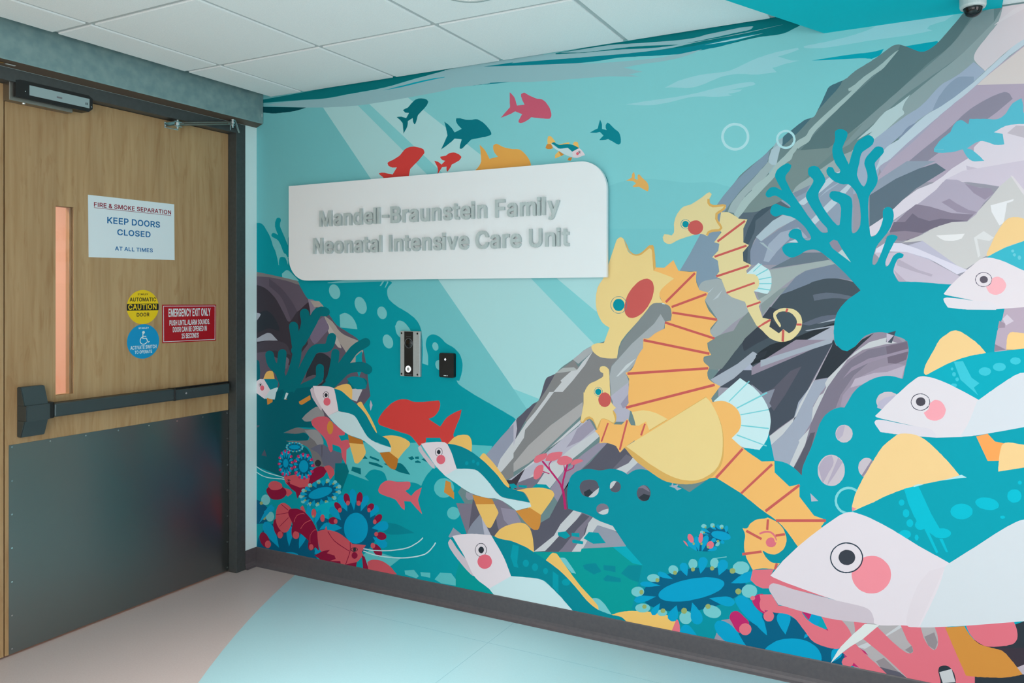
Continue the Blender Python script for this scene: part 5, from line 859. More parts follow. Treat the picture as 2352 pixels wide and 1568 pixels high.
112,134,136 18 2979,2600 453,-135 -21,-26 -55,-62 -5,-4 -4,-5 -16,-13 -13,-6 -7,-1 -7,0 -7,1 -8,3 -43,25 -15,7 -7,2 -8,0 -7,-1 -6,-2 -13,-8 -40,-27 -12,-6 -5,-4 -19,-9 -6,-4 -13,-6 -18,-10 -6,-5 -6,-4 -11,-9 -4,-4 -16,-8 -20,-6 -8,-3 -8,-2 -11,-6 -6,-6 -21,-48 -4,-7 -3,-7 -17,-33 -5,-6 -7,-3 -8,-2 -9,-1 -9,-3 -6,-3 -25,-17 -6,-5 -6,-4 -6,-5 -12,-8 -72,-61 -13,-13 -19,-16 -41,-29 -32,-25 -12,-11 -25,-31 -5,-7 -32,-36 -4,-6 -5,-6 -45,-68 -9,-15 -5,-7 -4,-8 -5,-7 -4,-8 -5,-8 -4,-8 -10,-17 -4,-9 -10,-18 -4,-10 -5,-9 -4,-10 -25,-43 -19,-28 -26,-33 -23,-25 -25,-29 -28,-30 -58,-58 -27,-26 -24,-22 -27,-21 -49,-34 -13,-8 -12,-9 -12,-5 -72,-27 -21,-9 -10,-5 -17,-10 -44,-36 -36,-24 -9,-5 -17,-12 -17,-16 -7,-8 -9,-7 -10,-5 -23,-9 -8,-5 -7,-9 -4,-9 -9,-30 -2,-10 -4,-10 -3,-10 -8,-19 -5,-7 -9,-6 -10,-5 -10,-6 -42,-39 -19,-15 -9,-8 -10,-7 0,-3 -27,-28 -6,-8 -47,-48 -7,-9 -21,-22 -51,-57 -9,-9 -7,-9 -14,-13 -33,-38 -85,-109 -14,-19 92,-119 -12,-18 -7,-9 -6,-9 -11,-21 -10,-22 46,-50 315,28 231,33 10,16 202,40 181,20 653,-404 886,197 0,2228 -803,140
158,152,164 19 2886,1914 218,68 622,-12 0,-1109 -1162,-125 0,711 102,359
95,119,122 20 3231,2384 15,-8 7,-3 36,-21 7,-3 13,-1 12,4 13,7 6,5 7,4 20,19 11,12 10,13 34,40 10,13 46,16 -50,-79 -21,-28 -11,-13 -17,-15 -9,-7 -36,-24 -18,-14 -99,-91 -47,-40 -19,-15 -9,-8 -10,-7 -47,-38 -39,-28 -108,-90 -11,-10 -17,-12 -45,-34 -20,65 116,125 44,45 21,20 46,40 30,23 40,34 52,49 16,18 6,8 9,15
134,150,152 21 3465,2448 61,25 0,-54 -71,-72 -24,-22 -13,-10 -66,-45 -14,-8 -24,-17 -12,-7 -11,-8 -23,-14 -45,-33 -81,-74 -22,-18 -11,-8 -10,-9 -11,-8 -31,-27 -36,-38 -34,-39 -60,12 22,19 46,36 109,88 57,48 19,15 18,16 19,15 36,31 112,90 31,29 20,22
150,164,166 22 3526,2419 26,49 79,2 0,-150 -166,-123 -176,-99 -232,-142 -31,32 15,13 41,41 44,41 37,32 47,39 25,19 24,20 66,52 42,32 14,9 50,39 60,59 11,12
75,110,122 23 3034,2279 -15,-4 -7,-3 -14,-4 -11,-6 -6,-6 -24,-54 -4,-7 -3,-7 -4,-6 -3,-7 5,6 6,5 22,23 5,6 6,5 5,6 6,5 5,6 6,5 18,23 3,7
75,110,122 21 2922,2152 -7,-2 -8,-1 -9,-3 -24,-15 -25,-19 -13,-8 -17,-13 -7,-13 -3,-9 -1,-8 1,-5 9,-1 12,10 6,4 36,31 21,21
172,190,188 24 3226,2366 -13,-6 -18,-14 -23,-20 -29,-21 -34,-20 -11,-9 -6,-4 -15,-13 -6,-3 -6,-4 -12,-6 2,-9 10,1 -1,-2 -12,-11 -50,-40 -48,-41 -23,-21 -17,-17 -4,-7 -3,-7 -5,-6 -5,-4 -22,-10 -6,-4 -6,-6 -14,-19 -20,-21 -5,-6 -18,-15 -21,-24 -5,-7 -4,-7 -20,-28 -39,-29 -34,-28 -12,-12 -10,-12 -4,-7 -5,-7 -12,-20 -9,-13 -5,-6 20,-16 8,4 8,6 14,19 10,16 21,22 6,4 23,22 18,21 29,38 9,13 10,12 9,13 12,11 7,5 10,11 5,4 8,12 11,12 14,12 6,4 13,7 7,3 6,4 4,4 5,7 3,8 5,9 7,9 10,11 40,37 29,25 13,13 14,12 71,67 23,19 7,5 25,14 11,9 39,46
158,184,192 25 2816,2086 -15,-7 -6,-4 -5,-5 -8,-13 -3,-7 -4,-7 -9,-21 -4,-14 -2,-15 0,-8 3,-25 0,-8 2,-17 21,12 17,97 6,5 4,7 2,9 0,10
190,205,207 25 3264,2201 -6,-5 -6,-4 -6,-5 -6,-4 -6,-5 -24,-16 -25,-12 -6,-4 -17,-17 -22,-26 -18,-17 -7,-5 -6,-6 -7,-5 -18,-17 -4,-6 -5,-6 -8,-12 -5,-6 -8,-12 -11,-10 -6,-4 -6,-5 -13,-8 32,-6 13,11 6,6 43,34 46,31 9,7 9,6 52,48 13,9 3,5 -2,7 -5,8 5,17 6,11
165,175,195 26 3465,2290 -7,-5 -12,-11 -26,-20 -26,-15 -20,-9 -7,-4 -14,-12 -15,-16 -22,-26 -22,-20 -13,-9 -7,-3 -13,-8 -8,-4 -75,-52 -13,-10 -13,-9 -16,-14 -11,-8 -9,-9 -5,-4 -4,-6 -8,-15 -9,-36 -4,-26 -5,-25 -94,-78 158,32 31,140 113,98 159,101 51,47
145,158,178 27 3465,2239 -33,5 -13,0 -6,-2 -7,-4 -14,-11 -14,-14 -12,-16 -5,-8 -5,-6 -14,-30 -6,-16 -4,-7 9,2 16,6 8,2 15,6 16,8 17,12 18,15 25,24 9,7
134,146,168 27 3300,2105 -6,-3 -6,-2 -6,-3 -6,-2 -18,-9 -10,-9 -24,-32 7,0 15,2 13,6 16,16 16,19 6,6
172,165,185 28 3631,2320 -132,-97 -138,-77 -79,-55 -125,-134 22,-66 484,-32 0,352
197,207,217 29 3618,2356 -9,-7 -4,-4 -9,-6 -29,-25 -8,-8 -18,-15 -25,-24 -9,-7 -16,-16 -17,-15 -8,-8 -62,-47 -43,-28 -13,-7 -13,-6 -11,-6 -11,-7 -31,-25 -58,-54 -26,-14 -12,-8 -14,-16 -3,-6 -2,-7 -3,-7 -7,-22 -3,-6 -5,-13 -3,-6 -2,-7 -3,-6 -2,-7 -3,-6 8,13 3,7 4,7 10,12 5,5 12,8 7,3 13,9 55,52 90,76 9,7 8,8 36,29 10,9 22,16 54,43 90,83 33,23 6,5 7,4
184,166,184 30 3643,2348 -13,-11 -29,-21 -56,-44 -35,-29 -10,-10 -52,-46 -65,-53 -22,-19 -11,-11 -12,-10 -33,-34 -43,-40 -38,-30 -18,-15 -16,-17 -35,-46 -6,-10 -7,-9 219,-14 302,145
146,138,155 31 3582,2149 -49,-42 -22,-16 -15,-10 -8,-4 -32,-21 -26,-18 -17,-13 -17,-12 -7,-4 -64,-48 -46,-40 -8,-8 -15,-18 -21,-32 -93,6 67,49 91,78 78,62 22,20 31,31 22,18 12,8 26,15 29,14 26,9 11,2 8,-2 6,-4 4,-6 3,-7
220,204,201 31 3643,2344 -116,-90 -34,-28 -18,-17 168,-15
218,204,209 32 3643,2468 -91,0 -5,-26 -8,-25 -3,-6 -12,-16 -10,-11 -14,-19 -14,-17 -12,-17 -5,-9 -3,-9 -1,-8 1,-7 3,-6 9,-13 16,-18 5,-7 10,10 11,9 31,29 31,25 23,15 16,8 7,5 15,8
222,210,214 33 3643,2461 -11,0 -5,1 -6,0 -6,1 -5,0 -12,-2 -16,-8 -25,-19 -16,-14 -9,-6 -6,-6 88,42
226,212,222 32 3643,2063 -50,0 -19,-2 -15,-3 -17,-8 -11,-6 -5,-4 -8,-4 -18,-12 -9,-7 -9,-6 -13,-13 -4,-6 0,-19 -4,-6 -7,-6 -58,-37 -49,-44 296,-19
200,186,196 33 3565,2033 50,-20 28,-2 0,37 -51,9
206,190,204 33 3441,1932 15,-6 8,-2 23,-9 6,-3 6,-4 6,-5 5,-6 4,-7 5,-6 -71,5
72,78,90 20 2716,1360 166,60 0,-410 -234,101 -75,0 -36,30 120,146
132,152,170 26 2767,2042 -70,-57 -7,-7 -15,-11 -40,-35 -51,-57 -21,-28 -18,-27 -47,-82 -10,-16 -65,-118 145,-2 0,107 21,103 20,27 42,51 22,22 12,10 45,44 6,8 21,21
163,178,180 27 2762,2000 -21,-24 -8,-7 -28,-31 -49,-48 -17,-18 -5,-7 -11,-12 -8,-12 -7,-15 -6,-15 34,-9 3,8 4,8 6,16 12,23 13,15 16,15 29,20 18,14 50,67
114,136,136 30 2870,2041 -4,-7 -13,-29 -17,-21 -23,-21 -9,-7 -29,-27 -26,-27 -13,-15 -39,-39 -10,-11 -36,-34 9,1 41,0 16,2 8,2 8,3 8,2 51,21 19,9 83,48 140,93 103,96 -103,-53 -121,-24
124,141,140 31 2865,2032 -19,-23 -10,-11 -9,-12 -40,-46 -117,-120 -14,-16 44,0 17,2 16,4 59,24 19,9 44,30 58,66 139,116 54,57 -123,-80
160,172,173 32 2978,1969 -63,-42 -37,-23 -13,-11 -6,-8 -4,-8 -5,-8 15,5 36,15 8,4 8,3 55,26 14,5 28,12 29,11 28,12 0,53 -46,-16
150,160,178 33 2807,1842 48,26 216,98 0,-250 -46,12 -65,-13 -38,-23 -57,-28 -24,121
197,207,217 34 3071,1952 -46,-26 -65,-54 -66,-50 -29,6 41,28 49,41 51,40
172,182,198 35 3071,1928 -42,-26 -55,-36 -24,-18 28,28
197,207,217 36 3071,1892 -19,-1 -69,-64 -66,-66 17,-15 91,88
135,144,160 35 2855,1871 62,26 -14,-26 -38,-18
92,105,117 34 2643,1783 13,20 9,1 35,0 17,2 8,2 8,3 8,2 30,12 6,3 9,3 15,8 8,3 37,-28 -6,-4 -11,-10 -36,-25 -26,-17 -6,-6 -14,-11 -19,-19 -11,-13 -10,-15 -4,-8 -6,-17 -2,-8 -2,-17 0,-28 -1,-9 0,-9 -31,0 3,154
70,86,98 35 2712,1770 7,6 8,5 40,32 13,15 -9,-3 -18,-4 -16,-6 -6,-4 -24,-20 -25,-50 -18,-56 18,-8 16,30 3,8 4,7 4,16 2,16 0,8
74,88,98 36 2664,1678 18,-9 -3,-71 -18,0
136,145,164 37 2692,1598 0,18 -1,9 0,26 2,8 6,16 5,7 13,22 20,-13 128,83 6,-6 33,-25 9,-11 4,-9 2,-8 1,-9 2,-9 -38,-4 -48,-8 -20,-19 30,-41 28,4 -9,-34
165,173,190 38 2762,1677 45,44 67,17 34,-40 -24,-5 -43,32 0,-30 -25,-24 -24,-25 -9,-13 -6,-6 -10,-14 -5,-6 -20,5
178,192,202 39 2713,1707 64,60 39,21 30,-4 21,-13 -70,-35 -64,-47
170,184,190 39 2726,1686 16,-3 42,-41 -22,15
197,207,217 40 2872,1679 -36,4 29,11
172,190,188 40 2870,2041 -15,-18 -4,-15 -3,-7 -6,-6 -8,-4 -8,-6 -10,-10 -39,-47 -66,-64 -19,-20 -31,-41 -18,-20 -15,15 8,17 17,29 14,20 10,1 10,3 3,5 10,25 5,7 11,10 26,16 19,16 11,13 15,22 5,6 7,6 8,5 34,35
178,196,205 41 2773,2044 -11,-34 0,-13 5,-7 8,-6 14,-1 4,9 18,74
132,152,170 27 2456,1662 -52,-83 71,-4 -1,-9 -2,-10 0,-10 2,-8 9,-24 5,6 4,7 7,6 13,4 51,6 6,28 -6,89
165,171,173 28 2483,1514 5,6 4,7 7,6 13,5 8,1 8,2 35,4 16,-5 18,-57 75,-31 17,-38 -8,-5 -8,-6 -8,-5 -8,-6 -8,-5 -8,-6 -8,-5 -15,-12 -46,-42 -51,-35 10,50 32,42 -53,78 11,29 -38,13
192,200,204 29 2518,1487 30,26 -20,-22
188,195,198 30 2541,1458 40,43 -18,-31
128,138,137 29 2687,1417 33,-61 -22,-22 -29,-32 -8,-8 -19,-28 -11,-15 -10,-16 -21,-30 -11,-11 -10,-8 -9,-3 -9,-2 -9,-1 -8,1 -9,0 -9,-1 -24,41 32,17 -13,52 20,14 7,4 7,5 15,7 23,9 25,7 7,3 26,42
140,150,150 30 2717,1488 45,-3 79,30 -42,-40 -17,-19 -36,-44 -9,-10 -5,40
165,173,172 39 2762,1576 221,36 26,-17 -29,-6 -14,-2 -15,-3 -14,-2 -13,-3 -23,-7 -9,-4 -19,-12 -43,-32 -94,-77 -11,-10 -5,23 42,25 8,48
108,120,132 40 2767,1581 79,41 38,19 76,-1 28,-28
122,132,150 41 2901,1572 105,24 65,-63 -8,2 -16,2 -8,2 -16,2 -17,0 -11,-1 -11,-2 -35,-9 -75,-24 -67,-25 58,70
72,82,91 42 2807,1480 11,5 34,12 11,5 52,21 6,4 6,3 37,10 17,2 25,0 11,-1 22,-4 12,-3 23,-7 23,-6 0,-76 -91,-79 -289,-177 -141,-6 22,28 32,44 11,13 10,14 18,21 51,53 17,31 10,15
60,66,76 43 2737,1392 30,41 30,-10 -20,-41 39,-39 -99,-53 -50,-32 -3,9 -4,17 1,10 9,15 50,47
100,107,121 43 2927,1480 7,2 13,2 7,2 21,3 21,-1 27,-4 30,-6 15,-4 29,-6 0,-14 -23,4 -11,3 -35,6 -11,1 -20,0 -28,-3 -19,-4 -9,-1 -9,-2
98,104,120 43 2884,1369 19,8 10,5 29,12 18,6 8,1 7,2 7,1 7,0 8,1 7,0 7,1 0,-13 -98,-29
42,48,54 44 2689,1210 18,27 10,13 24,19 26,17 13,5 63,20 30,11 32,15 93,37 13,4 0,-17 -13,-7 -41,-18 -27,-13 -14,-6 -25,-13 -12,-7 -12,-6 -24,-14 -12,-6 -12,-7 -53,-27 -41,-20 -14,-6 -14,-7
168,172,184 45 2941,1371 70,22 0,-8
168,172,184 45 2899,1345 112,23 -2,-6 -103,-19
172,173,186 46 3011,1370 -8,-53 -17,-8 -52,-21 -17,-8 -35,-15 -35,-16 -130,-63 -35,-1 17,9 52,30 103,57 12,6 23,13 12,6
84,84,98 47 3003,1303 -138,-49 -143,-68 233,10
60,60,72 48 3002,1303 9,-5 41,-27 -9,-35 -28,-35 -51,-2
168,172,184 49 2999,1300 -35,-96 -16,-8 26,52
172,174,192 47 2713,1247 -36,-19 -41,-23 -36,-24 112,5 -23,26 31,35
168,172,184 48 2532,1140 108,67 61,51 10,-4 7,-5 -1,-6 -5,-8 -6,-8 -5,-9 -75,-69 -58,-38
48,54,62 49 2714,1245 13,9 30,10 -9,-22 -39,-19
100,114,127 33 3127,1850 11,7 43,32 23,14 12,6 31,12 33,9 34,8 16,5 17,4 31,-26 -96,-60 -43,-38 -34,-34 -29,9 -4,-36 -45,-35
150,158,174 34 3127,1846 30,55 96,61 94,-7 -131,-54
226,212,222 35 3465,1915 -69,5 -28,-21 -32,-22 -50,-19 -47,-35 -34,-34 -31,-27 -49,-33 5,-35 19,6 60,52 48,34 40,26 50,41 31,37 53,20
214,198,212 36 3378,1888 53,26 212,26 0,-113 -144,36
182,168,186 37 3378,1888 35,-4 52,-27 51,-11 10,-16 -31,-32 -23,-38 -28,-22 -83,-8 -72,-37 -54,-18 -45,34 19,39 48,38 40,26 50,41
160,145,164 38 3437,1869 45,-17 34,-4 10,-18 -27,-21 -34,25
160,145,164 39 3364,1808 25,11 21,-17 38,-25 27,-9 -10,-8 -52,11
142,128,146 40 3282,1805 43,-10 71,-27 69,-8 -21,-22 -48,8 -71,-3 -36,14 -18,16 -25,-30 -30,1 37,38
118,107,125 41 3209,1744 37,-1 25,30 18,-16 36,-14 36,7 35,-4 48,-8 -48,-2 -64,-21 -43,-22 -36,-17 -59,32
148,132,148 42 3198,1708 48,3 58,-10 -22,-16 -47,-10 -56,10
210,203,202 43 3235,1669 62,24 6,3 5,4 12,6 5,4 18,9 7,2 6,3 40,12 48,0 28,24 6,11 38,45 26,36 37,34 64,-89 0,-157 -144,-27 -58,-42 -31,9 -63,52 -43,41
238,230,230 44 3347,1691 90,3 -10,-17 -12,-4 -7,-1 -6,-2 -13,0 -15,2 -12,6
226,220,220 44 3465,1679 30,22 31,-24 -14,-11 -37,9 10,-58 -7,-8
236,230,232 44 3516,1789 69,18 -2,-7 -18,-6 -10,-68 -13,-7 -23,47
226,214,218 45 3575,1888 7,-2 33,-50 28,-46 0,-15 -35,54
196,188,206 45 3149,1637 67,18 37,3 51,15 123,-101 -31,-4 -53,29 -90,37 -44,5
226,216,230 46 3149,1649 30,20 56,-2 54,-22 72,-37 87,-42 -35,-14 -88,57 -72,25 -63,4 -45,-9
206,190,205 47 3142,1635 111,-1 72,-29 99,-61 -28,-34 -168,16 -19,33
188,172,188 48 3216,1615 73,-45 47,-17 -4,-8 -61,21 -51,21
190,170,186 49 3209,1571 44,-45 -25,0
132,137,139 19 2283,1445 67,3 19,-14 0,-59 -28,-5 -5,-28 -68,-48 -20,0 -4,-38 -50,-90 -25,-20 15,-32 -81,-127 -21,46 11,148 35,29 16,62 60,77
170,172,176 20 2341,1370 -5,-28 -68,-48 -20,0 -4,-38 -40,-71 -35,-39 15,-37 -81,-75 -10,99 10,43 91,98 99,86 29,41
205,208,210 21 2214,1214 -45,-30 -46,-52 10,3 46,40
182,176,192 21 2098,1048 81,63 10,-109 -10,-57 -76,-6 5,86
158,150,170 22 2144,1018 35,44 10,-46 -35,-16
204,228,231 20 2326,1443 12,7 12,-5 -9,-4
134,131,132 22 2015,1237 118,-24 -30,-32 -10,-29 -42,-35 -105,-174 -277,-35 85,105 39,52 34,61 43,31 55,41 21,-33
172,172,175 23 2010,1259 -32,-16 -59,-45 27,-18 37,30 32,27
202,200,203 24 2015,1237 -48,-47 -26,-35 -27,-6 -55,-46 6,-7 -139,-154 -34,-53 51,4 84,115 92,98 59,70
178,178,178 25 1832,1133 38,26 55,5 16,-11 -49,-10
92,89,102 25 1832,1131 -41,-19 -14,-28 -12,-40 -16,-41 44,62 28,46
92,89,102 25 1743,1000 -23,-9 -34,-32 -46,-37 -29,-69 29,2 86,122
202,200,203 26 1827,1051 -45,-57 -50,-48 -12,-31 -39,-43 -6,-36 -122,-167 -60,-73 0,36 60,77 47,45 29,69 63,90 40,43 50,62 22,31
92,89,102 27 1737,996 -45,-28 -52,-49 -11,-96 40,68 57,94
187,180,194 28 1634,916 -34,-40 -6,-46 17,-4 0,-60 18,52 11,56
134,131,132 29 1827,1051 151,8 -11,-39 -75,-54 -82,-64 -112,-99 -75,-87 -70,-68 -60,-78 60,99 122,167 6,36 39,43
175,168,168 30 1967,1015 0,-53 -75,-69 -110,-102 -84,-68 -98,-60 -24,-22 -47,-31 169,193 112,99
206,202,206 31 1978,943 -32,-31 -76,-64 -77,-56 -50,-44 0,-25 -120,-83 46,51 113,90 185,166
187,180,194 32 1978,943 47,-39 5,-10 -138,-113 -110,-79 -101,-75 -58,-27 -35,32 155,106 127,110 76,59
160,150,168 33 1999,942 26,-38 -68,-59 -70,-35 27,36 27,51
202,200,203 34 2030,894 16,-22 -79,-69 -75,-61 -22,-41 -66,-81 -135,5 74,73 95,49 76,65
152,142,160 35 2046,848 36,-2 -136,-137 -54,-93 -43,-54 -45,53 66,86 97,87
92,89,102 36 2082,847 41,-9 18,-27 28,26 45,-49 -15,3 -66,-49 -82,-18 -94,-4 -43,-34 -19,-51 3,-92 -60,-105 -101,-109 -97,57 164,106 66,121 76,96 53,44
112,106,120 37 2169,807 30,-12 -20,-25 -35,-27 -36,-3
202,200,203 38 2199,795 25,-16 -40,-46 -15,-11 -46,17 56,31
150,150,166 39 2224,779 126,-65 -67,29 -44,8 -35,-9 -28,-20 -7,5
128,118,134 37 1309,497 154,13 90,36 87,-60 29,-66 -116,-16 -90,-33 -92,-18
98,92,106 38 1402,524 73,-7 -12,-79 30,-52 24,-13 -146,-41
150,140,158 38 1553,506 76,-1 40,-65 -58,-23 -41,35
92,89,102 39 1457,504 60,8 18,-90 18,-49 -60,-8 -30,73
120,112,128 37 1623,640 -35,-34 194,86 -56,-80 -80,-14 -93,30
62,57,66 38 1523,625 88,14 70,58 -52,-91 -41,-20
92,89,102 37 1737,329 161,214 64,-6 89,-23 57,-18 61,-77 -202,-41 -10,-15
202,200,203 38 1925,542 37,-8 -48,-67 -11,-20 -38,-15 -55,-62 -28,-29 -56,-11 101,86 32,54
128,118,134 39 1962,534 53,-5 -37,-63 -11,-64 -53,-45 -110,-17 17,31 82,76
92,89,102 40 1967,532 32,-10 -58,-61 -71,-92 -21,-22 -50,-7 22,36
202,200,203 41 2015,522 26,-9 67,-17 20,-23 -20,6 -67,10 -42,-77 -32,-34 -10,-15 -43,-6 21,31 43,54 16,51
150,152,166 42 2036,489 72,-10 25,-11 36,-49 -202,-41 21,37
150,152,168 38 1293,379 47,-25 -66,-25 -9,4
140,142,158 40 1442,461 -44,-49 -17,-26 -5,-11 -8,-22 104,14 -12,55
186,180,194 41 1448,457 54,-86 -36,-5
150,148,160 39 1365,556 40,-6 -3,-24 -14,-4 -13,-2 -7,6 -6,8
150,152,170 39 1621,893 -24,-22 -45,-45 -80,-88 -24,-18 72,-39 32,28 69,108
202,200,203 40 1621,817 -69,-87 -20,-48 24,-13 65,72
134,131,132 41 1621,736 -65,-70 23,-30 42,19
#bubble_ring
184,224,229 42 2864,2075 -2,-11 -2,-5 -3,-5 -8,-7 -5,-3 -5,-2 -6,-1 -6,0 -6,1 -5,2 -10,6 -5,4 -4,5 -3,5 -2,6 -2,11 2,12 2,5 7,9 5,3 10,4 5,1 6,0 6,-1 6,-2 10,-6 8,-9 3,-5 3,-11/2855,2071 -1,-4 -7,-11 -7,-4 -8,-2 -5,0 -9,2 -4,2 -7,6 -5,7 -3,9 0,9 1,4 4,8 3,3 11,6 14,0 8,-4 10,-9 4,-9 1,-4
#coral_reef | bright turquoise branching coral
0,158,175 50 3006,1283 0,7 -2,16 0,8 -1,8 0,7 -1,8 0,8 1,8 0,8 3,24 6,23 3,7 12,20 15,18 12,12 35,26 7,6 -37,45 -6,6 -7,9 -51,52 -8,7 -7,5 -18,16 -12,8 -11,5 -9,2 -8,0 -8,-1 -14,-4 -7,-4 -13,-9 -15,-7 -8,-3 -8,-1 -9,2 -9,5 -7,6 -6,8 -4,10 -1,8 6,9 9,6 6,2 7,0 8,1 25,0 -9,11 -22,9 -5,4 -1,9 4,8 5,6 7,5 8,2 8,0 8,-3 7,-5 2,-7 1,-9 2,-7 5,-7 6,-6 6,-3 9,1 5,5 0,7 -4,9 -13,22 -10,13 -18,18 -13,10 -15,8 -31,9 -9,-1 -7,-2 -7,-3 -7,0 -10,6 -7,8 -1,8 2,10 3,8 8,7 9,3 8,-3 9,-5 18,-8 9,-3 7,-1 4,6 -3,5 -12,11 -29,22 -8,5 -7,2 -9,-1 -9,-4 -7,-1 -7,4 -4,7 1,7 4,8 12,11 7,3 8,0 7,-1 16,-10 8,-4 -9,17 -5,8 -11,24 -2,6 1,9 3,8 5,9 8,7 7,5 9,5 9,4 8,1 12,-8 -1,-8 -4,-10 -4,-6 -6,-6 -4,-6 -3,-6 0,-7 1,-7 18,-39 10,-18 18,-29 7,-9 29,-46 9,-12 8,-12 8,-10 7,-10 11,-14 5,-5 6,-3 10,-1 8,2 -2,13 -3,5 -16,18 -12,16 -7,12 -17,26 -14,25 -8,19 0,9 2,8 3,6 14,21 4,7 3,7 1,6 -3,6 -12,12 -4,6 -1,11 1,10 5,6 7,3 11,1 10,-4 6,-5 19,-32 3,-8 2,-9 -1,-6 -22,-34 -2,-7 -1,-8 2,-13 13,-30 20,-32 18,-25 14,-15 6,-1 3,3 4,33 0,9 1,10 0,9 -4,14 -6,6 -16,8 -12,11 -3,6 0,9 4,8 6,3 9,0 13,-3 23,-9 18,-12 5,-8 2,-11 1,-17 -3,-63 0,-18 1,-13 3,-6 5,0 7,4 6,7 5,9 3,9 2,29 -2,33 -2,17 -3,14 -7,22 -4,8 -5,8 -11,14 -5,5 -5,3 -7,1 -8,-1 -14,4 -7,4 -8,3 -14,11 -12,14 -4,6 -3,9 0,8 7,10 8,0 8,-3 4,-8 3,-9 9,-5 7,0 4,8 -2,5 -14,21 -4,8 -2,8 -3,7 -2,8 -2,16 0,8 1,8 4,14 3,7 2,16 -1,10 0,8 2,7 6,3 7,2 7,0 8,-3 8,-5 6,-6 1,-7 -1,-9 -5,-13 -4,-7 -8,-20 1,-12 4,-13 7,-15 3,-8 4,-8 3,-8 3,8 6,25 12,36 9,13 6,5 20,12 8,3 8,0 9,-6 6,-9 0,-9 -4,-11 -9,-8 -25,-16 -4,-5 -3,-7 -2,-7 -3,-22 -6,-23 -2,-15 0,-7 6,-18 9,-17 8,-8 5,5 4,9 3,10 1,8 0,8 -1,9 -4,15 -5,15 -1,7 2,11 4,9 4,6 25,28 5,3 8,1 8,-2 7,-4 3,-7 1,-9 -5,-8 -22,-24 -4,-6 0,-7 10,-47 0,-8 -1,-7 -2,-7 -3,-7 -8,-13 -10,-13 -4,-8 -3,-11 -2,-31 1,-17 0,-17 2,-31 2,-12 2,-21 2,-8 3,-4 6,1 7,4 6,7 7,11 6,15 6,22 1,8 -1,8 0,15 2,5 5,7 8,3 9,-1 7,-6 3,-6 2,-7 1,-8 0,-8 -2,-15 -9,-25 -12,-20 -29,-37 -8,-14 -5,-15 -5,-19 -2,-17 0,-6 1,-4 7,-2 4,4 5,8 14,35 14,41 2,8 3,7 7,4 8,2 7,-1 8,-3 5,-4 -1,-6 -12,-17 -7,-16 -5,-9 -12,-29 -4,-14 0,-11 2,-6 7,4 4,6 11,24 4,6 6,5 6,4 7,1 8,-3 6,-5 -2,-7 -5,-5 -11,-2 -4,-5 -7,-16 -4,-15 -1,-8 1,-8 6,-15 9,-15 8,-1 24,0 8,-1 17,0 59,-5 13,-2 39,-3 73,12 413,-4 0,-514 -643,-54 0,221 4,15 5,15 6,23 1,8 4,17 3,23 0,8 -1,8 -2,8 -4,8 -5,8 -10,6 -39,12 -7,3 -19,4 -14,0 -14,-2 -8,-2 -20,-9 -6,-4 -6,-6 -5,-7 -6,-6 -11,-15 -9,-8 -8,-5 -7,-6 -7,-3 -8,0 -8,3 -6,4 -13,12 -5,2
146,138,155 51 2987,1676 8,7 7,4 13,-5 17,-32 -14,-12 -19,16 -4,5 -5,9
190,205,207 52 3032,1650 31,-49 -45,37
190,168,184 51 3558,1435 85,10 0,-240 -116,81 2,25 7,45 16,46
165,145,160 52 3542,1391 17,-8 0,-15 -22,-2
216,200,212 53 3565,1414 20,-23 -23,-15 -10,22
150,130,146 52 3529,1311 33,-18 -35,-7
#reef_outcrop
150,136,152 51 3081,1293 4,6 10,12 4,6 10,10 6,4 20,9 22,4 14,0 19,-3 7,-2 18,-9 11,-8 16,-15 6,-4 5,-5 4,-3 1,-6 0,-9 -3,-24 -4,-17 -1,-8 -8,-30 -3,-8 -4,-15 -22,6 -15,2 -13,0 -14,-2 -21,-6 -7,-3 -7,-4 -7,-3 -13,-9 -7,-4 -11,-9 -6,-4 -10,-10 -14,-18 -28,-53 -14,0 -14,-4 -7,-3 -14,-8 -12,-10 -6,-6 -10,-14 -12,-23 -12,-40 -23,-64 -4,-8 -3,-8 -4,-8 -6,-17 -4,-8 -3,-9 -4,-16 -1,-8 0,-7 -1,-8 -62,43 -40,3 -88,9 0,348 169,114 137,3 8,-17 4,-7 6,-6 7,-5 15,-6 8,0 6,3 21,15
72,78,90 52 2696,1165 169,80 137,67 -3,-12 -68,-133 -74,-156 -58,-47 -47,-43 -17,-6 21,89 -60,39
92,89,102 53 2718,1079 64,42 63,68 41,19 -62,-114 -42,-63 -26,33
138,140,154 54 2696,1130 43,-32 47,19 -21,-57 8,-12 -55,-47
48,54,62 53 3002,1312 3,-7 2,-7 3,-6 11,-10 13,-8 16,-3 27,18 23,26 42,25 -50,-50 -109,-120 -48,-11 60,128
168,172,184 54 2731,1225 271,96 -7,-21 -130,-47 -134,-54
162,166,182 55 2935,1157 48,11 -12,-36 -16,-22 -28,-52 -5,-60 -44,-79 -33,-101 -34,20 -76,-1 0,35 60,65 58,56 21,78
202,200,203 56 2999,1300 -64,-137 -70,-148 -62,-51 -51,-43 -38,-42 0,-22 51,35 51,51 37,50 25,70 53,96
202,200,203 57 2999,1177 -28,-29 4,-16 -10,-22 -14,-9 -24,-48 -5,-55 -4,-21 -44,-54 4,-4 -33,-80 -4,-17 14,-5 43,91 20,48 29,103 32,73 39,60
202,200,203 58 3183,1325 -56,-18 -50,-38 -51,-52 -43,-47 -12,-22 28,14 51,77 54,39 79,23 37,5 -18,7
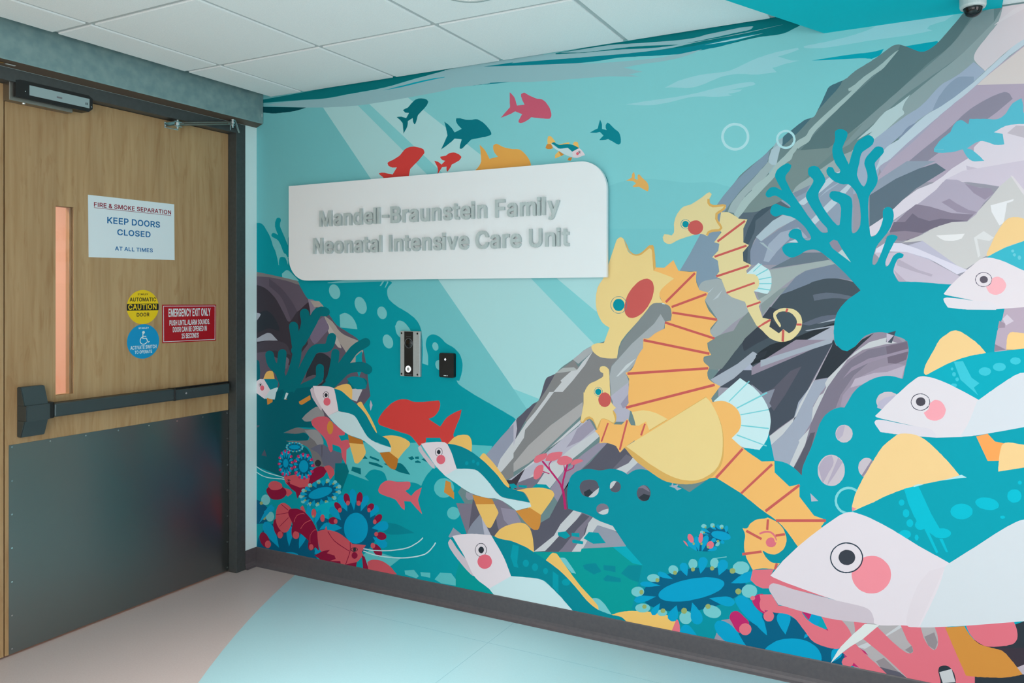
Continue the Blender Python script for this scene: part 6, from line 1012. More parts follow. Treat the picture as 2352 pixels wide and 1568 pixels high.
128,118,134 59 2979,1132 39,60 47,48 58,39 60,14 70,22 4,-20 0,-20 -67,-14 -67,-31 -50,-48 -47,-76 -16,-47 -31,-23 -24,-35 -16,-48 -17,-47 -36,-105 -31,16 43,91 24,90 25,61
72,78,90 60 3187,1341 29,9 -14,-45 -19,4
118,104,120 61 3183,1293 70,18 4,-36 -7,-28 -34,-16 -26,1
156,140,158 62 3034,1168 31,43 58,35 64,18 70,23 0,-10 -70,-23 -64,-24 -58,-32
164,148,166 63 3040,1061 -14,3 8,42 39,52 31,26 57,31 55,16 32,-3 -9,-50 -41,8 -41,-6 -53,-29 -31,-30
190,174,190 64 3061,1136 16,34 65,24 45,6 59,26 -11,-48 -37,8 -41,-6 -53,-29
92,89,102 60 2922,906 -20,-49 -12,-35 -4,-30 -31,25 23,42 40,97 17,5
196,182,198 62 3185,1341 24,-8 -24,-29
#reef_mound
0,142,157 61 1892,586 0,27 1,9 0,9 6,27 6,18 4,8 5,7 15,14 9,6 19,9 10,3 21,4 11,1 10,0 11,-1 10,0 11,-1 10,1 11,2 31,9 10,1 19,0 9,-1 18,-4 10,-3 17,-9 18,14 18,10 18,4 9,1 8,0 18,-2 18,-6 15,-8 22,-16 6,-3 13,-4 11,-1 24,1 71,-34 92,73 72,61 211,-116 58,-168 36,-113 0,-415 -863,0 0,109 118,310 -61,77 -58,12 -26,9 -7,4 -18,6 -22,5 -26,4 -13,1 -40,6
0,158,175 65 2609,812 148,161 27,-133 8,-1 8,0 16,-2 15,-4 13,-6 13,-8 18,-15 11,-12 1,8 0,7 1,8 4,16 3,9 4,8 6,17 4,8 3,8 4,8 23,64 7,25 5,15 12,23 10,14 18,16 14,8 13,5 8,2 14,0 28,53 14,18 10,10 6,4 11,9 7,4 13,9 7,3 7,4 7,3 21,6 14,2 13,0 15,-2 22,-6 18,-219 625,52 0,-612 -859,-399 -105,0 0,415 -36,113 -58,168
205,190,198 66 3069,966 -2,-12 -6,-11 -9,-8 -5,-3 -11,-2 -6,1 -5,2 -9,6 -6,10 -2,12 2,12 6,11 4,5 10,6 11,2 6,-1 5,-2 5,-3 7,-8 3,-5
205,190,198 66 3041,820 -1,-8 -2,-7 -6,-14 -5,-6 -4,-6 -11,-9 -6,-3 -6,-2 -7,-1 -6,0 -12,2 -6,3 -10,8 -8,12 -3,6 -2,7 -1,8 0,15 1,8 2,7 3,7 8,13 10,11 6,4 6,3 6,2 6,1 7,0 6,-1 6,-2 11,-7 9,-9 6,-13 2,-7 1,-7
205,190,198 66 3145,842 -1,-7 -5,-11 -8,-9 -4,-3 -5,-2 -5,-1 -5,0 -5,1 -4,2 -8,8 -3,5 -2,5 -2,12 2,13 2,6 3,5 8,9 4,3 5,2 5,1 5,0 5,-1 4,-2 8,-8 3,-5 2,-5 1,-6
205,190,198 66 3230,1090 -1,-5 -2,-5 -3,-5 -8,-8 -10,-6 -5,-2 -12,-2 -6,0 -6,1 -10,4 -5,3 -7,8 -4,10 -1,5 0,5 1,5 4,10 3,5 4,4 15,9 12,2 12,0 15,-6 8,-8 3,-4 2,-5 1,-5
182,166,184 67 2947,828 4,7 3,8 12,20 5,5 7,5 17,6 6,-16 1,-9 -3,-13 -8,-16 -5,-8 -15,-31 -8,-15
182,166,184 68 2995,812 23,61 16,-16 -32,-57 -23,-36 4,18
186,172,190 67 3022,989 20,6 -8,-38 -16,-18 -10,20
150,134,152 67 3134,875 8,-11 -38,-55 -4,6
190,180,200 67 3157,1089 22,17 37,11 -37,-59 -26,10
187,180,194 66 2918,728 29,-26 -25,-5
92,89,102 62 1952,647 3,9 5,9 7,7 10,5 11,3 11,2 22,0 9,-3 7,-7 8,-20 -25,-27 -26,-19 -19,2 -8,4 -6,7 -5,9 -3,10
202,200,203 63 2045,652 -2,-9 -1,-10 -4,-8 -6,-7 -9,-7 -8,-4 -11,-2 -10,1 31,30
48,54,62 64 1973,625 26,16 16,-14 -21,-21 -16,2 -4,8
92,89,102 62 2145,667 -1,-6 -2,-6 -4,-6 -5,-4 -5,-3 -7,-2 -6,0 -6,1 -6,2 -4,4 -3,5 -2,6 0,6 2,7 3,5 4,5 6,4 6,3 6,1 7,-1 5,-2 5,-3 4,-5 2,-5
202,200,203 63 2095,653 0,13 3,11 7,7 8,4 13,0 -6,-8 -6,-10 -11,-14
92,89,102 62 2278,648 -2,-6 -3,-6 -4,-6 -9,-8 -6,-3 -6,-1 -6,0 -6,1 -10,6 -6,10 -2,6 -1,7 1,7 2,6 6,12 10,8 6,3 6,1 6,0 6,-1 5,-3 8,-8 3,-6 2,-6
128,118,134 63 2221,669 19,13 8,3 9,-3 8,-7 6,-7 4,-9 -31,13
48,54,62 63 2224,630 24,19 27,-4 -2,-10 -5,-9 -9,-5 -11,-2 -8,2 -8,5
128,118,134 62 2090,565 -1,-5 -6,-11 -11,-8 -6,-2 -7,-1 -7,0 -6,1 -5,3 -5,4 -3,4 -1,6 0,5 1,6 3,5 10,9 6,3 14,2 6,-1 6,-2 5,-3 6,-9
202,200,203 63 2064,559 24,8 0,-11 -3,-9 -11,-6 -12,-3 -11,2 -10,4
168,172,184 62 2326,725 24,-14 24,1 3,-14 21,7 -5,-12 19,-4 -19,-10 -9,8 -26,7 11,3 3,13
#green_sea_floor
0,150,148 62 1698,326 140,19 119,19 5,14 207,40 75,-69 -20,-73 -30,-118 108,-54 -251,-24 -159,121
0,165,182 63 2108,406 61,12 75,-69 -45,2 -45,26
0,140,150 63 1553,398 173,-70 56,-37 -11,-81 -218,-36
0,132,146 63 1968,306 18,9 43,10 26,-31 -35,-19 -45,17
0,132,146 63 2064,322 56,5 1,-26 -54,1
0,132,146 63 2064,263 18,20 62,-4 1,-16 -73,-8
0,132,146 63 2146,300 33,39 62,10 -15,-73 -21,2 -19,4 -32,15
118,194,198 63 1849,321 22,4 10,0 8,-5 30,-34 16,-21 -21,0
118,194,198 63 2010,170 10,3 11,2 10,0 9,-4 8,-5 15,-12 30,-36 -21,-4 -46,13
0,150,162 63 1846,433 41,10 20,-18 -23,-16 -37,10
0,150,162 62 1913,440 38,4 1,-19 -38,1
0,150,162 63 1915,407 10,6 45,-3 -2,-12 -49,-2
0,150,162 63 1971,424 25,31 45,3 35,-40 -59,-11
0,150,162 39 1597,618 26,6 20,-14 -32,-14
0,150,162 39 1646,620 45,3 -2,-13 -40,1
0,150,162 38 1718,616 19,18 51,3 30,-25 -9,2 -9,1 -10,2 -19,2 -21,0
#pink_sea_fan | pink sea fan on magenta stems
190,38,104 39 1890,540 -4,27 -1,13 -6,35 -6,18 -5,11 -11,-5 5,-11 5,-16 6,-34 1,-14 4,-26
190,38,104 40 1866,644 -5,8 -26,29 -42,42 -21,20 -7,-6 42,-40 10,-11 11,-10 9,-11 8,-8 8,-10 5,-8
190,38,104 41 1851,662 -19,16 -9,10 -16,24 -3,12 4,10 18,20 -4,3 -18,-21 -5,-12 3,-14 8,-13 17,-22 20,-17
190,38,104 42 1805,689 -33,7 -2,-4 34,-7
190,38,104 62 1872,632 2,12 1,11 2,12 4,12 3,13 8,25 7,25 -8,1 -8,-25 -14,-50 -6,-36
190,38,104 63 1885,703 28,14 11,8 6,20 -5,1 -5,-19 -9,-6 -28,-14
190,38,104 63 1883,703 -5,33 -4,-1 5,-33
226,112,126 41 1726,731 1,12 8,14 11,7 26,9 13,3 8,0 0,-9 -5,-10 -10,-9 -22,-13 -10,-5 -9,-2
226,112,126 63 1785,742 0,8 6,12 8,11 9,5 10,4 35,7 11,0 6,-1 -5,-14 -7,-9 -9,-7 -11,-7 -11,-4 -12,-2
226,112,126 64 1841,742 4,11 9,10 10,6 13,4 12,1 13,-3 11,-5 6,-6 -3,-8 -8,-8 -9,-5 -23,-7 -15,-1 -12,2
226,112,126 65 1909,739 5,10 11,11 13,5 13,1 12,-2 7,-4 -9,-6 -15,-6 -11,-6 -10,-4
226,112,126 43 1726,656 -2,8 0,11 2,12 3,10 5,8 7,8 8,5 12,5 10,0 4,-9 -1,-13 -3,-10 -5,-11 -6,-10 -11,-10 -12,-6
#perch_fish
0,132,146 14 52,1022 83,6 15,-7 11,-8 0,-10 -8,-22 -51,-15
240,190,106 15 50,1022 12,23 7,10 8,8 21,6 20,-1 7,-7 4,-11 6,-24
231,216,222 15 0,1007 14,9 13,5 29,0 46,-55 -42,-52 -58,27 -2,0
202,224,228 16 60,916 42,50 51,16 83,-28 -20,-35 -81,-4
212,140,62 17 77,921 43,-7 -2,-36 -37,4
212,140,62 17 182,915 44,9 -22,-37 -16,-7
45,50,58 16 41,990 -2,-7 -7,-4 -4,-1 -3,0 -7,4 -2,3 0,7 2,3 7,4 3,1 4,0 7,-4/39,990 -2,-6 -5,-3 -4,-1 -3,0 -5,3 -2,5 2,6 5,4 7,0 5,-3
45,50,58 17 35,989 -3,-5 -7,0 -2,2 -1,3 3,5 7,0 2,-2
230,105,122 18 57,973 -1,-5 -3,-5 -4,-4 -6,-1 -5,0 -5,2 -4,4 -2,5 0,5 2,5 4,4 5,3 5,1 6,-1 4,-3 3,-5
#branching_coral
0,112,122 18 240,1310 24,-120 1,-14 -1,-14 -9,-34 -24,-57 -9,-16 -8,-12 -9,-12 -33,-35 -10,-15 -9,-17 -7,-16 -15,-45 0,-12 9,-11 15,-5 17,1 15,7 9,12 14,43 12,26 15,19 23,24 12,15 20,35 18,40 8,22 6,21 4,19 2,19 -1,18 -3,17 -7,28 -14,77 -7,11 -13,7 -17,2 -16,-5 -10,-11
0,112,122 19 318,1378 3,-14 4,-12 2,-11 -1,-12 -3,-11 -5,-14 -21,-46 -39,-64 -3,-13 6,-12 13,-8 17,-2 17,5 11,11 24,38 24,44 7,17 8,17 6,17 4,17 1,19 -2,17 -4,13 -3,13 -7,12 -14,7 -17,1 -16,-5 -10,-11
0,112,122 20 500,1416 -32,4 -38,-9 -21,-16 -20,-26 -18,-29 -10,-13 -9,-13 -11,-13 -42,-57 -5,-12 5,-13 12,-9 17,-2 17,3 12,10 10,14 22,28 50,70 8,14 16,21 -4,0 12,2 17,-2 17,1 14,7 7,11 -1,13 -10,10
0,112,122 21 510,1267 -12,-37 -3,-3 -16,-1 -21,0 -27,-3 -26,-10 -19,-13 -13,-14 -11,-14 -43,-64 -14,-22 -13,-22 -26,-38 -8,-10 -14,-9 -12,-1 -21,-3 -15,-6 -10,-10 -2,-13 7,-11 14,-6 16,0 21,3 30,6 31,20 17,18 14,20 41,65 12,17 38,57 8,8 5,4 9,3 14,2 19,0 24,2 27,9 19,18 9,18 9,29 1,12 -8,10 -13,6 -16,-1 -14,-6
0,112,122 22 65,1149 9,-35 11,-20 17,-15 28,-17 10,-9 7,-10 15,-29 16,-33 9,-9 15,-5 17,2 14,8 7,12 -2,12 -23,48 -9,16 -11,16 -16,15 -30,18 -6,5 -5,11 -4,13 -4,17 -7,11 -14,6 -17,1 -16,-6 -10,-11
0,112,122 23 160,1168 -12,-94 3,-12 11,-9 15,-3 16,3 13,8 5,12 12,92 -2,12 -10,9 -16,3 -16,-2 -13,-8
0,112,122 22 431,1099 -1,-16 1,-16 -1,-11 -4,-6 -21,-11 -58,-21 -23,-11 -40,-16 -12,-8 -4,-11 3,-11 9,-7 14,-3 15,3 20,9 20,8 22,10 37,13 22,9 21,10 20,15 12,20 3,21 -1,16 1,15 -3,11 -10,7 -14,3 -14,-3 -10,-8
0,112,122 22 537,1183 -2,-15 -1,-14 -2,-15 -8,-33 -11,-36 -7,-20 -12,-39 1,-11 7,-8 12,-5 14,1 12,6 7,10 30,95 11,53 1,14 2,15 -2,10 -9,8 -13,3 -14,-2 -11,-7
0,112,122 23 748,1260 -44,-19 -17,-10 -17,-11 -14,-12 -38,-40 -25,-28 -90,-89 -7,-12 2,-13 10,-9 15,-5 17,3 13,8 31,30 59,60 26,28 33,37 10,8 12,8 54,26 11,9 4,11 -4,12 -11,9 -15,3
0,112,122 24 792,1126 -21,10 -31,6 -23,-1 -44,-5 -24,-6 -24,-9 -19,-10 -33,-24 -14,-11 -12,-11 -72,-52 -9,-11 -2,-14 8,-12 15,-6 17,0 16,7 61,43 52,43 12,9 10,5 14,5 17,4 18,3 25,3 15,-3 12,-6 15,-3 17,3 12,9 6,12 -3,13
0,112,122 25 738,1061 -65,-9 -16,-5 -11,-11 -2,-13 6,-12 13,-8 17,-1 65,9 16,6 10,11 3,13 -6,11 -13,8
0,98,110 25 0,861 63,16 30,11 42,21 12,49 49,15 12,-12 -23,-40 55,-2 56,65 187,27 -62,-90 -62,-33 -143,-68 -48,-42 -168,-12
212,140,62 26 310,914 80,40 4,-23 -29,-15 -14,-8 -13,-6 -10,-3 -12,4
#reef_shrimp
190,220,225 14 0,537 21,-9 21,-7 25,-6 21,-4 24,-3 99,-9 2,4 -75,7 -68,9 -25,6 -21,7 -18,8 -6,2
190,220,225 15 0,507 22,-9 20,-6 26,-4 20,-2 23,0 49,2 24,2 24,0 0,5 -96,-4 -23,0 -20,1 -24,4 -20,6 -19,7 -6,3
140,20,58 18 383,526 8,21 7,9 10,8 12,8 12,6 13,5 20,5 18,-1 13,-8 11,-12 -24,-31 -62,-35 -24,-20 -22,-20
205,85,95 19 483,587 19,7 19,4 13,-4 12,-8 8,-8 3,-11 0,-12 -29,-31 -21,38
205,85,95 19 200,518 16,-7 12,1 33,7 35,9 87,9 4,-23 -12,-42 -55,-35 -48,12 -15,6 -15,5 -15,6 -11,7 -8,14
140,20,58 20 216,478 40,-31 32,-14 12,-34 12,19 39,28 24,26 -55,-12
205,85,95 21 192,446 45,-3 11,-3 10,-7 6,-9 -32,-21 -24,9
140,20,58 22 73,421 6,9 23,18 90,4 21,-13 7,-8 2,-12 -6,-12 -10,-10 -14,-9 -16,-7 -16,-4 -18,-2 -17,-1 -15,3 -11,5 -10,9 -9,10 -6,11
205,85,95 23 87,446 8,13 15,11 20,5 21,1 21,-5 16,-8 4,-18 -16,-8 -17,-7 -16,-3 -18,-2 -15,1 -16,9
45,50,58 20 251,491 -1,-2 -5,-3 -9,-2 -8,0 -5,2 -1,2 1,2 5,3 8,2 9,0 5,-2/248,491 -5,-3 -3,-1 -4,0 -3,-1 -3,0 -4,1 -1,1 2,2 9,3 7,0 2,-1 2,0
45,50,58 21 243,490 -1,-3 -2,-2 -2,-1 -2,1 -2,2 -1,2 1,3 2,2 2,1 2,0 2,-2
140,20,58 21 249,476 -1,-3 -3,-3 -5,-2 -5,0 -4,1 -2,3 0,4 2,3 4,2 5,1 5,-1 3,-2
#sea_anemone
0,92,126 15 334,676 -1,-4 -3,-4 -6,-5 -17,-7 -21,-4 -11,-1 -11,0 -20,2 -14,6 -3,4 -1,4 1,4 3,4 6,4 17,8 22,4 11,1 11,0 20,-2 13,-6 3,-4
0,155,196 16 325,673 6,-4 5,-1 4,1 2,3 -1,3 -3,1
118,194,198 17 339,667 -1,-3 -3,-2 -3,0 -3,1 -1,3 1,2 3,2 3,0 3,-1
152,166,100 18 329,665 -5,0 0,3 3,1 2,-1
0,155,196 19 317,666 3,-5 3,-3 4,0 4,2 1,3 -2,3
118,194,198 20 323,657 -1,-3 -2,-2 -4,0 -3,1 -1,3 1,2 3,2 4,0 2,-1
152,166,100 21 316,658 -3,-2 -2,0 -1,2 3,2 2,0
0,155,196 22 301,661 0,-6 1,-4 3,-1 4,0 3,3 0,3 -4,3
118,194,198 16 300,650 -1,-3 -3,-2 -3,0 -3,1 -1,3 1,2 3,2 3,0 3,-1
152,166,100 17 296,652 -3,-2 -2,0 -1,2 3,2 2,0
0,155,196 16 281,658 -5,-9 2,-3 4,-1 4,2 1,3 -1,3
118,194,198 15 274,647 -1,-3 -6,-2 -3,2 -1,2 1,2 3,2 3,1 3,-2
152,166,100 16 273,650 -1,-2 -4,0 -1,1 1,2 2,1
0,155,196 16 261,657 -10,-7 0,-3 3,-2 5,0 3,3
118,194,198 16 250,649 -1,-2 -2,-2 -4,0 -3,1 -1,2 1,3 3,2 4,0 2,-1
152,166,100 17 252,650 -5,0 0,3 2,1 3,-1
0,155,196 17 245,660 -8,-2 -5,-2 -2,-3 1,-3 4,-1 4,1 3,4
118,194,198 18 234,656 -4,-4 -4,0 -3,1 -1,2 1,3 7,2
152,166,100 19 238,658 -1,-2 -4,0 -1,1 1,2 2,1
0,155,196 20 236,664 -8,1 -6,0 -3,-2 -1,-4 3,-2 4,0 5,2
118,194,198 21 227,666 -1,-2 -3,-2 -3,0 -3,1 -1,2 1,3 6,2 3,-1
152,166,100 22 232,667 -1,-2 -2,-1 -3,2 1,2 2,1
0,155,196 23 235,670 -6,4 -5,1 -4,-1 -2,-3 0,-3 4,-1
118,194,198 24 232,677 -1,-2 -3,-2 -3,0 -3,1 -1,2 1,3 3,2 3,0 3,-1
152,166,100 25 237,676 -3,-2 -2,0 -1,2 3,2 2,0
0,155,196 26 244,676 -4,6 -3,3 -4,0 -4,-2 -1,-3 3,-3
118,194,198 27 248,687 -1,-2 -3,-2 -3,0 -3,1 -1,2 1,3 3,2 3,0 3,-1
152,166,100 28 250,684 -2,-1 -3,0 0,3 5,1
0,155,196 29 259,682 1,6 -1,3 -3,2 -5,0 -3,-3 1,-3 4,-3
118,194,198 16 271,694 -1,-2 -2,-2 -4,0 -3,1 -1,2 1,3 3,2 4,0 2,-1
152,166,100 17 271,691 -3,-2 -2,0 -1,2 3,2 2,0
0,155,196 16 279,685 6,9 -2,3 -4,1 -4,-2 -2,-3
118,194,198 15 298,697 -2,-3 -6,-2 -3,2 -1,2 1,2 3,2 4,0 2,-1
152,166,100 16 293,693 -3,-2 -2,0 0,3 2,1 2,0
0,155,196 16 299,685 7,4 3,4 1,3 -4,2 -4,0 -3,-3 -1,-4
118,194,198 16 321,694 -1,-2 -3,-2 -3,0 -3,1 -1,2 1,3 3,2 3,0 3,-1
152,166,100 17 314,691 -3,-2 -2,0 -1,2 3,2 2,0
0,155,196 17 315,683 8,2 5,2 2,3 -1,3 -4,1 -4,-1 -3,-4
118,194,198 18 338,688 -1,-3 -3,-2 -4,0 -2,1 -1,3 1,2 2,2 4,0 3,-1
152,166,100 19 328,685 -3,-2 -2,0 0,3 2,1 2,0
0,155,196 20 324,679 13,-1 4,2 1,3 -3,3 -4,0
118,194,198 21 344,678 -1,-3 -3,-2 -3,0 -3,1 -1,3 1,2 3,2 3,0 3,-1
152,166,100 22 334,677 -1,-2 -2,-1 -3,2 1,2 2,1
0,155,196 30 320,675 -1,-3 -4,-3 -13,-6 -9,-2 -20,-2 -10,0 -8,1 -12,4 -2,2 0,3 2,4 5,3 15,5 30,3 16,-2 10,-4
#sea_anemone
0,92,126 20 254,583 -1,-9 -2,-9 -6,-15 -5,-7 -6,-6 -6,-4 -13,-4 -7,1 -7,2 -6,4 -5,5 -8,13 -2,9 -1,8 0,9 1,9 2,9 8,15 5,6 6,5 7,4 13,2 7,-2 6,-3 6,-4 5,-6 6,-15 2,-8
0,155,196 21 238,576 9,-7 7,-4 8,1 5,4 0,6 -5,3 -10,0
190,38,104 21 269,556 -2,-5 -5,-3 -6,0 -5,2 -1,4 1,4 5,3 6,1 5,-2
226,112,126 22 259,558 -5,-4 -4,1 -1,2 1,3 4,2 3,-1
0,155,196 23 233,563 3,-14 4,-9 7,-4 8,0 5,6 -3,7 -9,7
190,38,104 21 253,529 -2,-5 -5,-3 -6,-1 -5,3 -2,4 2,4 5,3 6,1 5,-2
226,112,126 24 244,535 -1,-3 -4,-1 -3,0 -2,3 2,3 3,1 4,-1
0,155,196 25 223,554 -3,-18 0,-12 5,-8 8,-2 6,5 0,10 -5,11
190,38,104 26 229,515 -2,-4 -5,-3 -6,-1 -5,2 -2,4 2,5 5,3 6,1 5,-3
226,112,126 27 224,523 -5,-4 -4,1 -1,2 1,3 4,2 3,-1
0,155,196 28 212,552 -10,-17 -4,-13 1,-9 7,-4 8,4 3,10 -1,12
190,38,104 29 204,520 -1,-5 -5,-3 -6,-1 -5,2 -2,5 2,4 5,3 6,1 5,-2
226,112,126 30 203,527 -2,-3 -4,-1 -3,1 -2,2 2,3 3,1 4,0
0,155,196 31 201,558 -14,-13 -8,-9 -2,-8 4,-6 9,2 7,8 3,10
190,38,104 32 186,540 -2,-4 -5,-3 -6,-1 -5,2 -2,4 2,5 5,3 6,0 5,-2
226,112,126 33 186,545 -1,-3 -4,-1 -4,0 -1,3 1,3 4,1 4,0
0,155,196 32 195,569 -15,-3 -10,-3 -5,-5 1,-6 7,-3 8,3 6,6
190,38,104 33 178,572 -2,-5 -5,-3 -6,0 -5,2 -2,4 2,4 5,3 6,1 5,-2
226,112,126 34 179,572 -1,-2 -4,-2 -3,1 -2,2 2,3 3,2 4,-1
0,155,196 21 194,583 -9,7 -7,4 -8,0 -5,-5 0,-6 5,-3 10,0
190,38,104 21 183,606 -2,-5 -5,-3 -6,0 -5,2 -2,4 2,4 5,3 6,1 5,-2
226,112,126 22 184,602 -2,-3 -4,-1 -3,0 -2,3 2,3 3,1 4,-1
0,155,196 23 200,596 -3,14 -4,9 -7,5 -9,-1 -4,-6 2,-7 9,-6
190,38,104 21 199,633 -2,-5 -4,-3 -7,0 -4,2 -2,4 2,4 4,3 7,1 4,-2
226,112,126 24 198,625 -1,-2 -4,-2 -4,1 -1,3 1,2 4,2 4,-1
0,155,196 25 209,605 3,18 0,12 -4,8 -8,3 -7,-6 0,-9 5,-11
190,38,104 26 223,646 -2,-5 -5,-3 -6,0 -5,2 -2,4 2,4 5,3 6,1 5,-2
226,112,126 27 219,637 -2,-3 -3,-1 -4,0 -1,3 1,3 4,1 3,-1
0,155,196 28 221,607 9,17 4,13 -1,9 -6,4 -8,-4 -4,-10 1,-12
190,38,104 29 247,641 -1,-4 -5,-3 -6,-1 -5,2 -2,4 2,5 5,3 6,0 5,-2
226,112,126 30 240,633 -2,-3 -3,-1 -4,0 -1,3 1,3 4,1 3,-1
0,155,196 31 231,601 14,13 8,9 3,8 -5,5 -9,-2 -6,-7 -3,-10
190,38,104 32 266,620 -2,-4 -5,-3 -6,-1 -5,3 -1,4 1,4 5,3 6,1 5,-2
226,112,126 33 256,615 -1,-3 -4,-1 -3,0 -2,3 2,3 3,1 4,-1
0,155,196 32 237,590 16,3 9,3 5,5 -1,6 -7,2 -8,-2 -6,-6
190,38,104 33 274,589 -2,-4 -5,-3 -6,-1 -5,2 -2,4 2,5 5,3 6,0 5,-2
226,112,126 34 263,588 -2,-3 -3,-2 -4,1 -1,3 1,2 4,2 3,-1
0,155,196 32 236,581 -1,-6 -3,-7 -3,-5 -5,-4 -5,-3 -6,0 -5,1 -4,3 -4,5 -2,6 -1,7 3,13 8,9 5,3 6,0 5,-1 5,-3 6,-11
#sea_anemone
0,92,126 20 400,581 -1,-9 -2,-9 -4,-9 -5,-8 -14,-13 -8,-5 -19,-6 -9,0 -9,1 -9,2 -8,4 -7,5 -6,7 -4,7 -4,9 -1,9 0,9 1,9 8,17 6,8 7,7 8,5 9,4 9,3 9,1 10,0 9,-2 8,-3 14,-11 5,-7 4,-7 2,-9
0,155,196 21 382,572 12,-7 8,-3 8,1 5,6 -1,6 -7,3
190,38,104 21 415,554 -2,-5 -5,-3 -7,-1 -5,3 -2,4 2,5 5,4 7,0 5,-2
226,112,126 22 402,557 -2,-3 -3,-2 -4,1 -2,3 2,3 4,1 3,0
0,155,196 23 373,554 5,-12 5,-7 7,-3 9,3 3,7 -3,5 -10,4
190,38,104 24 392,528 -2,-5 -5,-4 -7,-1 -5,3 -2,4 2,5 5,4 7,0 5,-2
226,112,126 25 383,533 -2,-3 -4,-1 -4,0 -2,3 2,3 4,2 4,-1
0,155,196 26 357,541 -3,-14 0,-9 5,-5 9,-1 7,6 0,7 -6,7
190,38,104 27 360,514 -2,-5 -5,-4 -7,0 -5,2 -3,4 3,5 5,4 7,1 5,-3
226,112,126 28 354,521 -1,-3 -4,-1 -4,0 -2,3 2,3 4,2 4,-1
0,155,196 29 338,538 -11,-13 -5,-8 1,-7 8,-4 9,3 4,7 -1,9
190,38,104 30 326,517 -2,-5 -5,-4 -7,-1 -5,3 -2,4 2,5 5,4 7,1 5,-3
226,112,126 31 325,524 -2,-3 -4,-2 -4,1 -1,3 1,3 4,2 4,-1
0,155,196 32 320,545 -16,-8 -8,-6 -3,-7 4,-5 9,-1 7,5 4,9
190,38,104 33 300,536 -2,-5 -5,-4 -7,0 -5,2 -2,5 2,5 5,3 7,1 5,-3
226,112,126 34 302,541 -1,-3 -4,-2 -4,1 -2,3 2,3 4,1 4,0
0,155,196 35 309,560 -16,0 -10,-2 -7,-5 0,-6 7,-4 8,1 8,6
190,38,104 36 289,566 -2,-5 -5,-3 -7,-1 -5,2 -3,5 3,5 5,3 7,1 5,-2
226,112,126 37 293,567 -2,-3 -4,-2 -4,1 -2,3 2,3 4,2 4,-1
0,155,196 21 308,580 -12,7 -9,3 -8,-2 -5,-6 1,-6 7,-3 10,2
190,38,104 21 296,599 -2,-5 -5,-3 -7,-1 -6,3 -2,4 2,5 6,4 7,0 5,-2
226,112,126 22 299,596 -2,-3 -4,-2 -4,1 -2,3 2,3 4,2 4,-1
0,155,196 23 317,598 -5,12 -5,7 -8,2 -8,-3 -4,-6 4,-6 10,-3
190,38,104 24 319,626 -2,-5 -5,-3 -7,-1 -6,3 -2,4 2,5 6,4 7,0 5,-2
226,112,126 25 319,619 -2,-3 -4,-1 -4,0 -2,3 2,3 4,2 4,-1
0,155,196 26 333,610 3,14 0,9 -5,6 -9,0 -7,-5 0,-7 6,-7
190,38,104 27 352,640 -2,-5 -6,-4 -6,0 -6,2 -2,5 2,5 6,3 6,1 6,-3
226,112,126 28 347,631 -1,-3 -4,-2 -4,1 -2,3 2,3 4,2 4,-1
0,155,196 28 353,613 10,13 5,8 -1,7 -8,4 -8,-3 -4,-7 1,-9
190,38,104 29 385,636 -2,-5 -5,-3 -7,-1 -5,3 -2,4 2,5 5,4 7,0 5,-2
226,112,126 30 376,628 -1,-3 -4,-2 -4,1 -2,3 2,3 4,2 4,-1
0,155,196 31 370,606 15,8 9,6 3,6 -4,6 -9,0 -7,-4 -4,-9
190,38,104 32 411,617 -2,-5 -6,-3 -6,-1 -5,3 -2,4 2,5 5,3 6,1 6,-2
226,112,126 33 399,611 -2,-3 -4,-1 -4,1 -2,2 2,3 4,2 4,-1
0,155,196 34 381,591 16,0 10,2 6,5 0,6 -6,4 -8,-1 -8,-6
190,38,104 35 422,587 -2,-5 -6,-3 -6,-1 -6,3 -2,4 2,5 6,3 6,1 6,-2
226,112,126 36 408,585 -2,-3 -4,-1 -3,0 -2,3 2,3 3,2 4,-1
0,155,196 33 378,579 -1,-8 -2,-7 -10,-13 -7,-4 -7,-3 -8,-1 -7,0 -14,6 -8,12 -2,8 0,7 2,8 8,13 7,6 7,3 7,2 8,1 7,-2 7,-3 10,-11 2,-7
#sea_anemone
0,92,126 30 577,489 1,-6 0,-7 -3,-7 -4,-7 -15,-15 -10,-8 -23,-14 -14,-7 -29,-12 -31,-9 -16,-4 -15,-2 -27,-2 -12,1 -20,4 -13,8 -3,6 -2,6 1,6 3,8 4,7 7,8 9,8 21,15 27,14 30,12 31,9 15,3 15,2 14,1 24,0 11,-2 9,-3 7,-4 5,-4
0,155,196 31 553,474 22,-3 14,0 11,5 4,9 -7,7 -11,0 -14,-6
118,194,198 32 602,468 -3,-6 -7,-5 -8,-1 -7,3 -3,6 3,7 7,4 8,1 7,-3
152,166,100 33 579,465 -2,-4 -5,-2 -5,1 -3,4 3,4 5,2 5,-1
0,155,196 34 540,456 15,-10 12,-4 11,1 8,7 -2,9 -9,4 -14,-2
118,194,198 35 571,435 -2,-6 -7,-5 -9,-1 -7,3 -2,6 2,6 7,5 9,1 7,-3
152,166,100 36 552,436 -2,-4 -5,-2 -5,1 -2,4 2,4 5,2 5,-1
0,155,196 37 508,436 5,-14 6,-9 10,-2 10,4 5,9 -5,6 -11,4
118,194,198 38 519,405 -3,-6 -7,-5 -9,-1 -7,3 -2,6 2,6 7,5 9,1 7,-3
152,166,100 39 506,410 -2,-4 -5,-2 -5,1 -2,4 2,4 5,2 5,-1
0,155,196 31 466,419 -7,-16 -1,-10 5,-6 12,0 9,6 1,8 -6,8
118,194,198 31 456,385 -3,-6 -7,-5 -9,-1 -7,3 -3,6 3,6 7,5 9,1 7,-3
152,166,100 32 451,393 -2,-4 -5,-2 -5,1 -2,3 2,4 5,3 5,-1
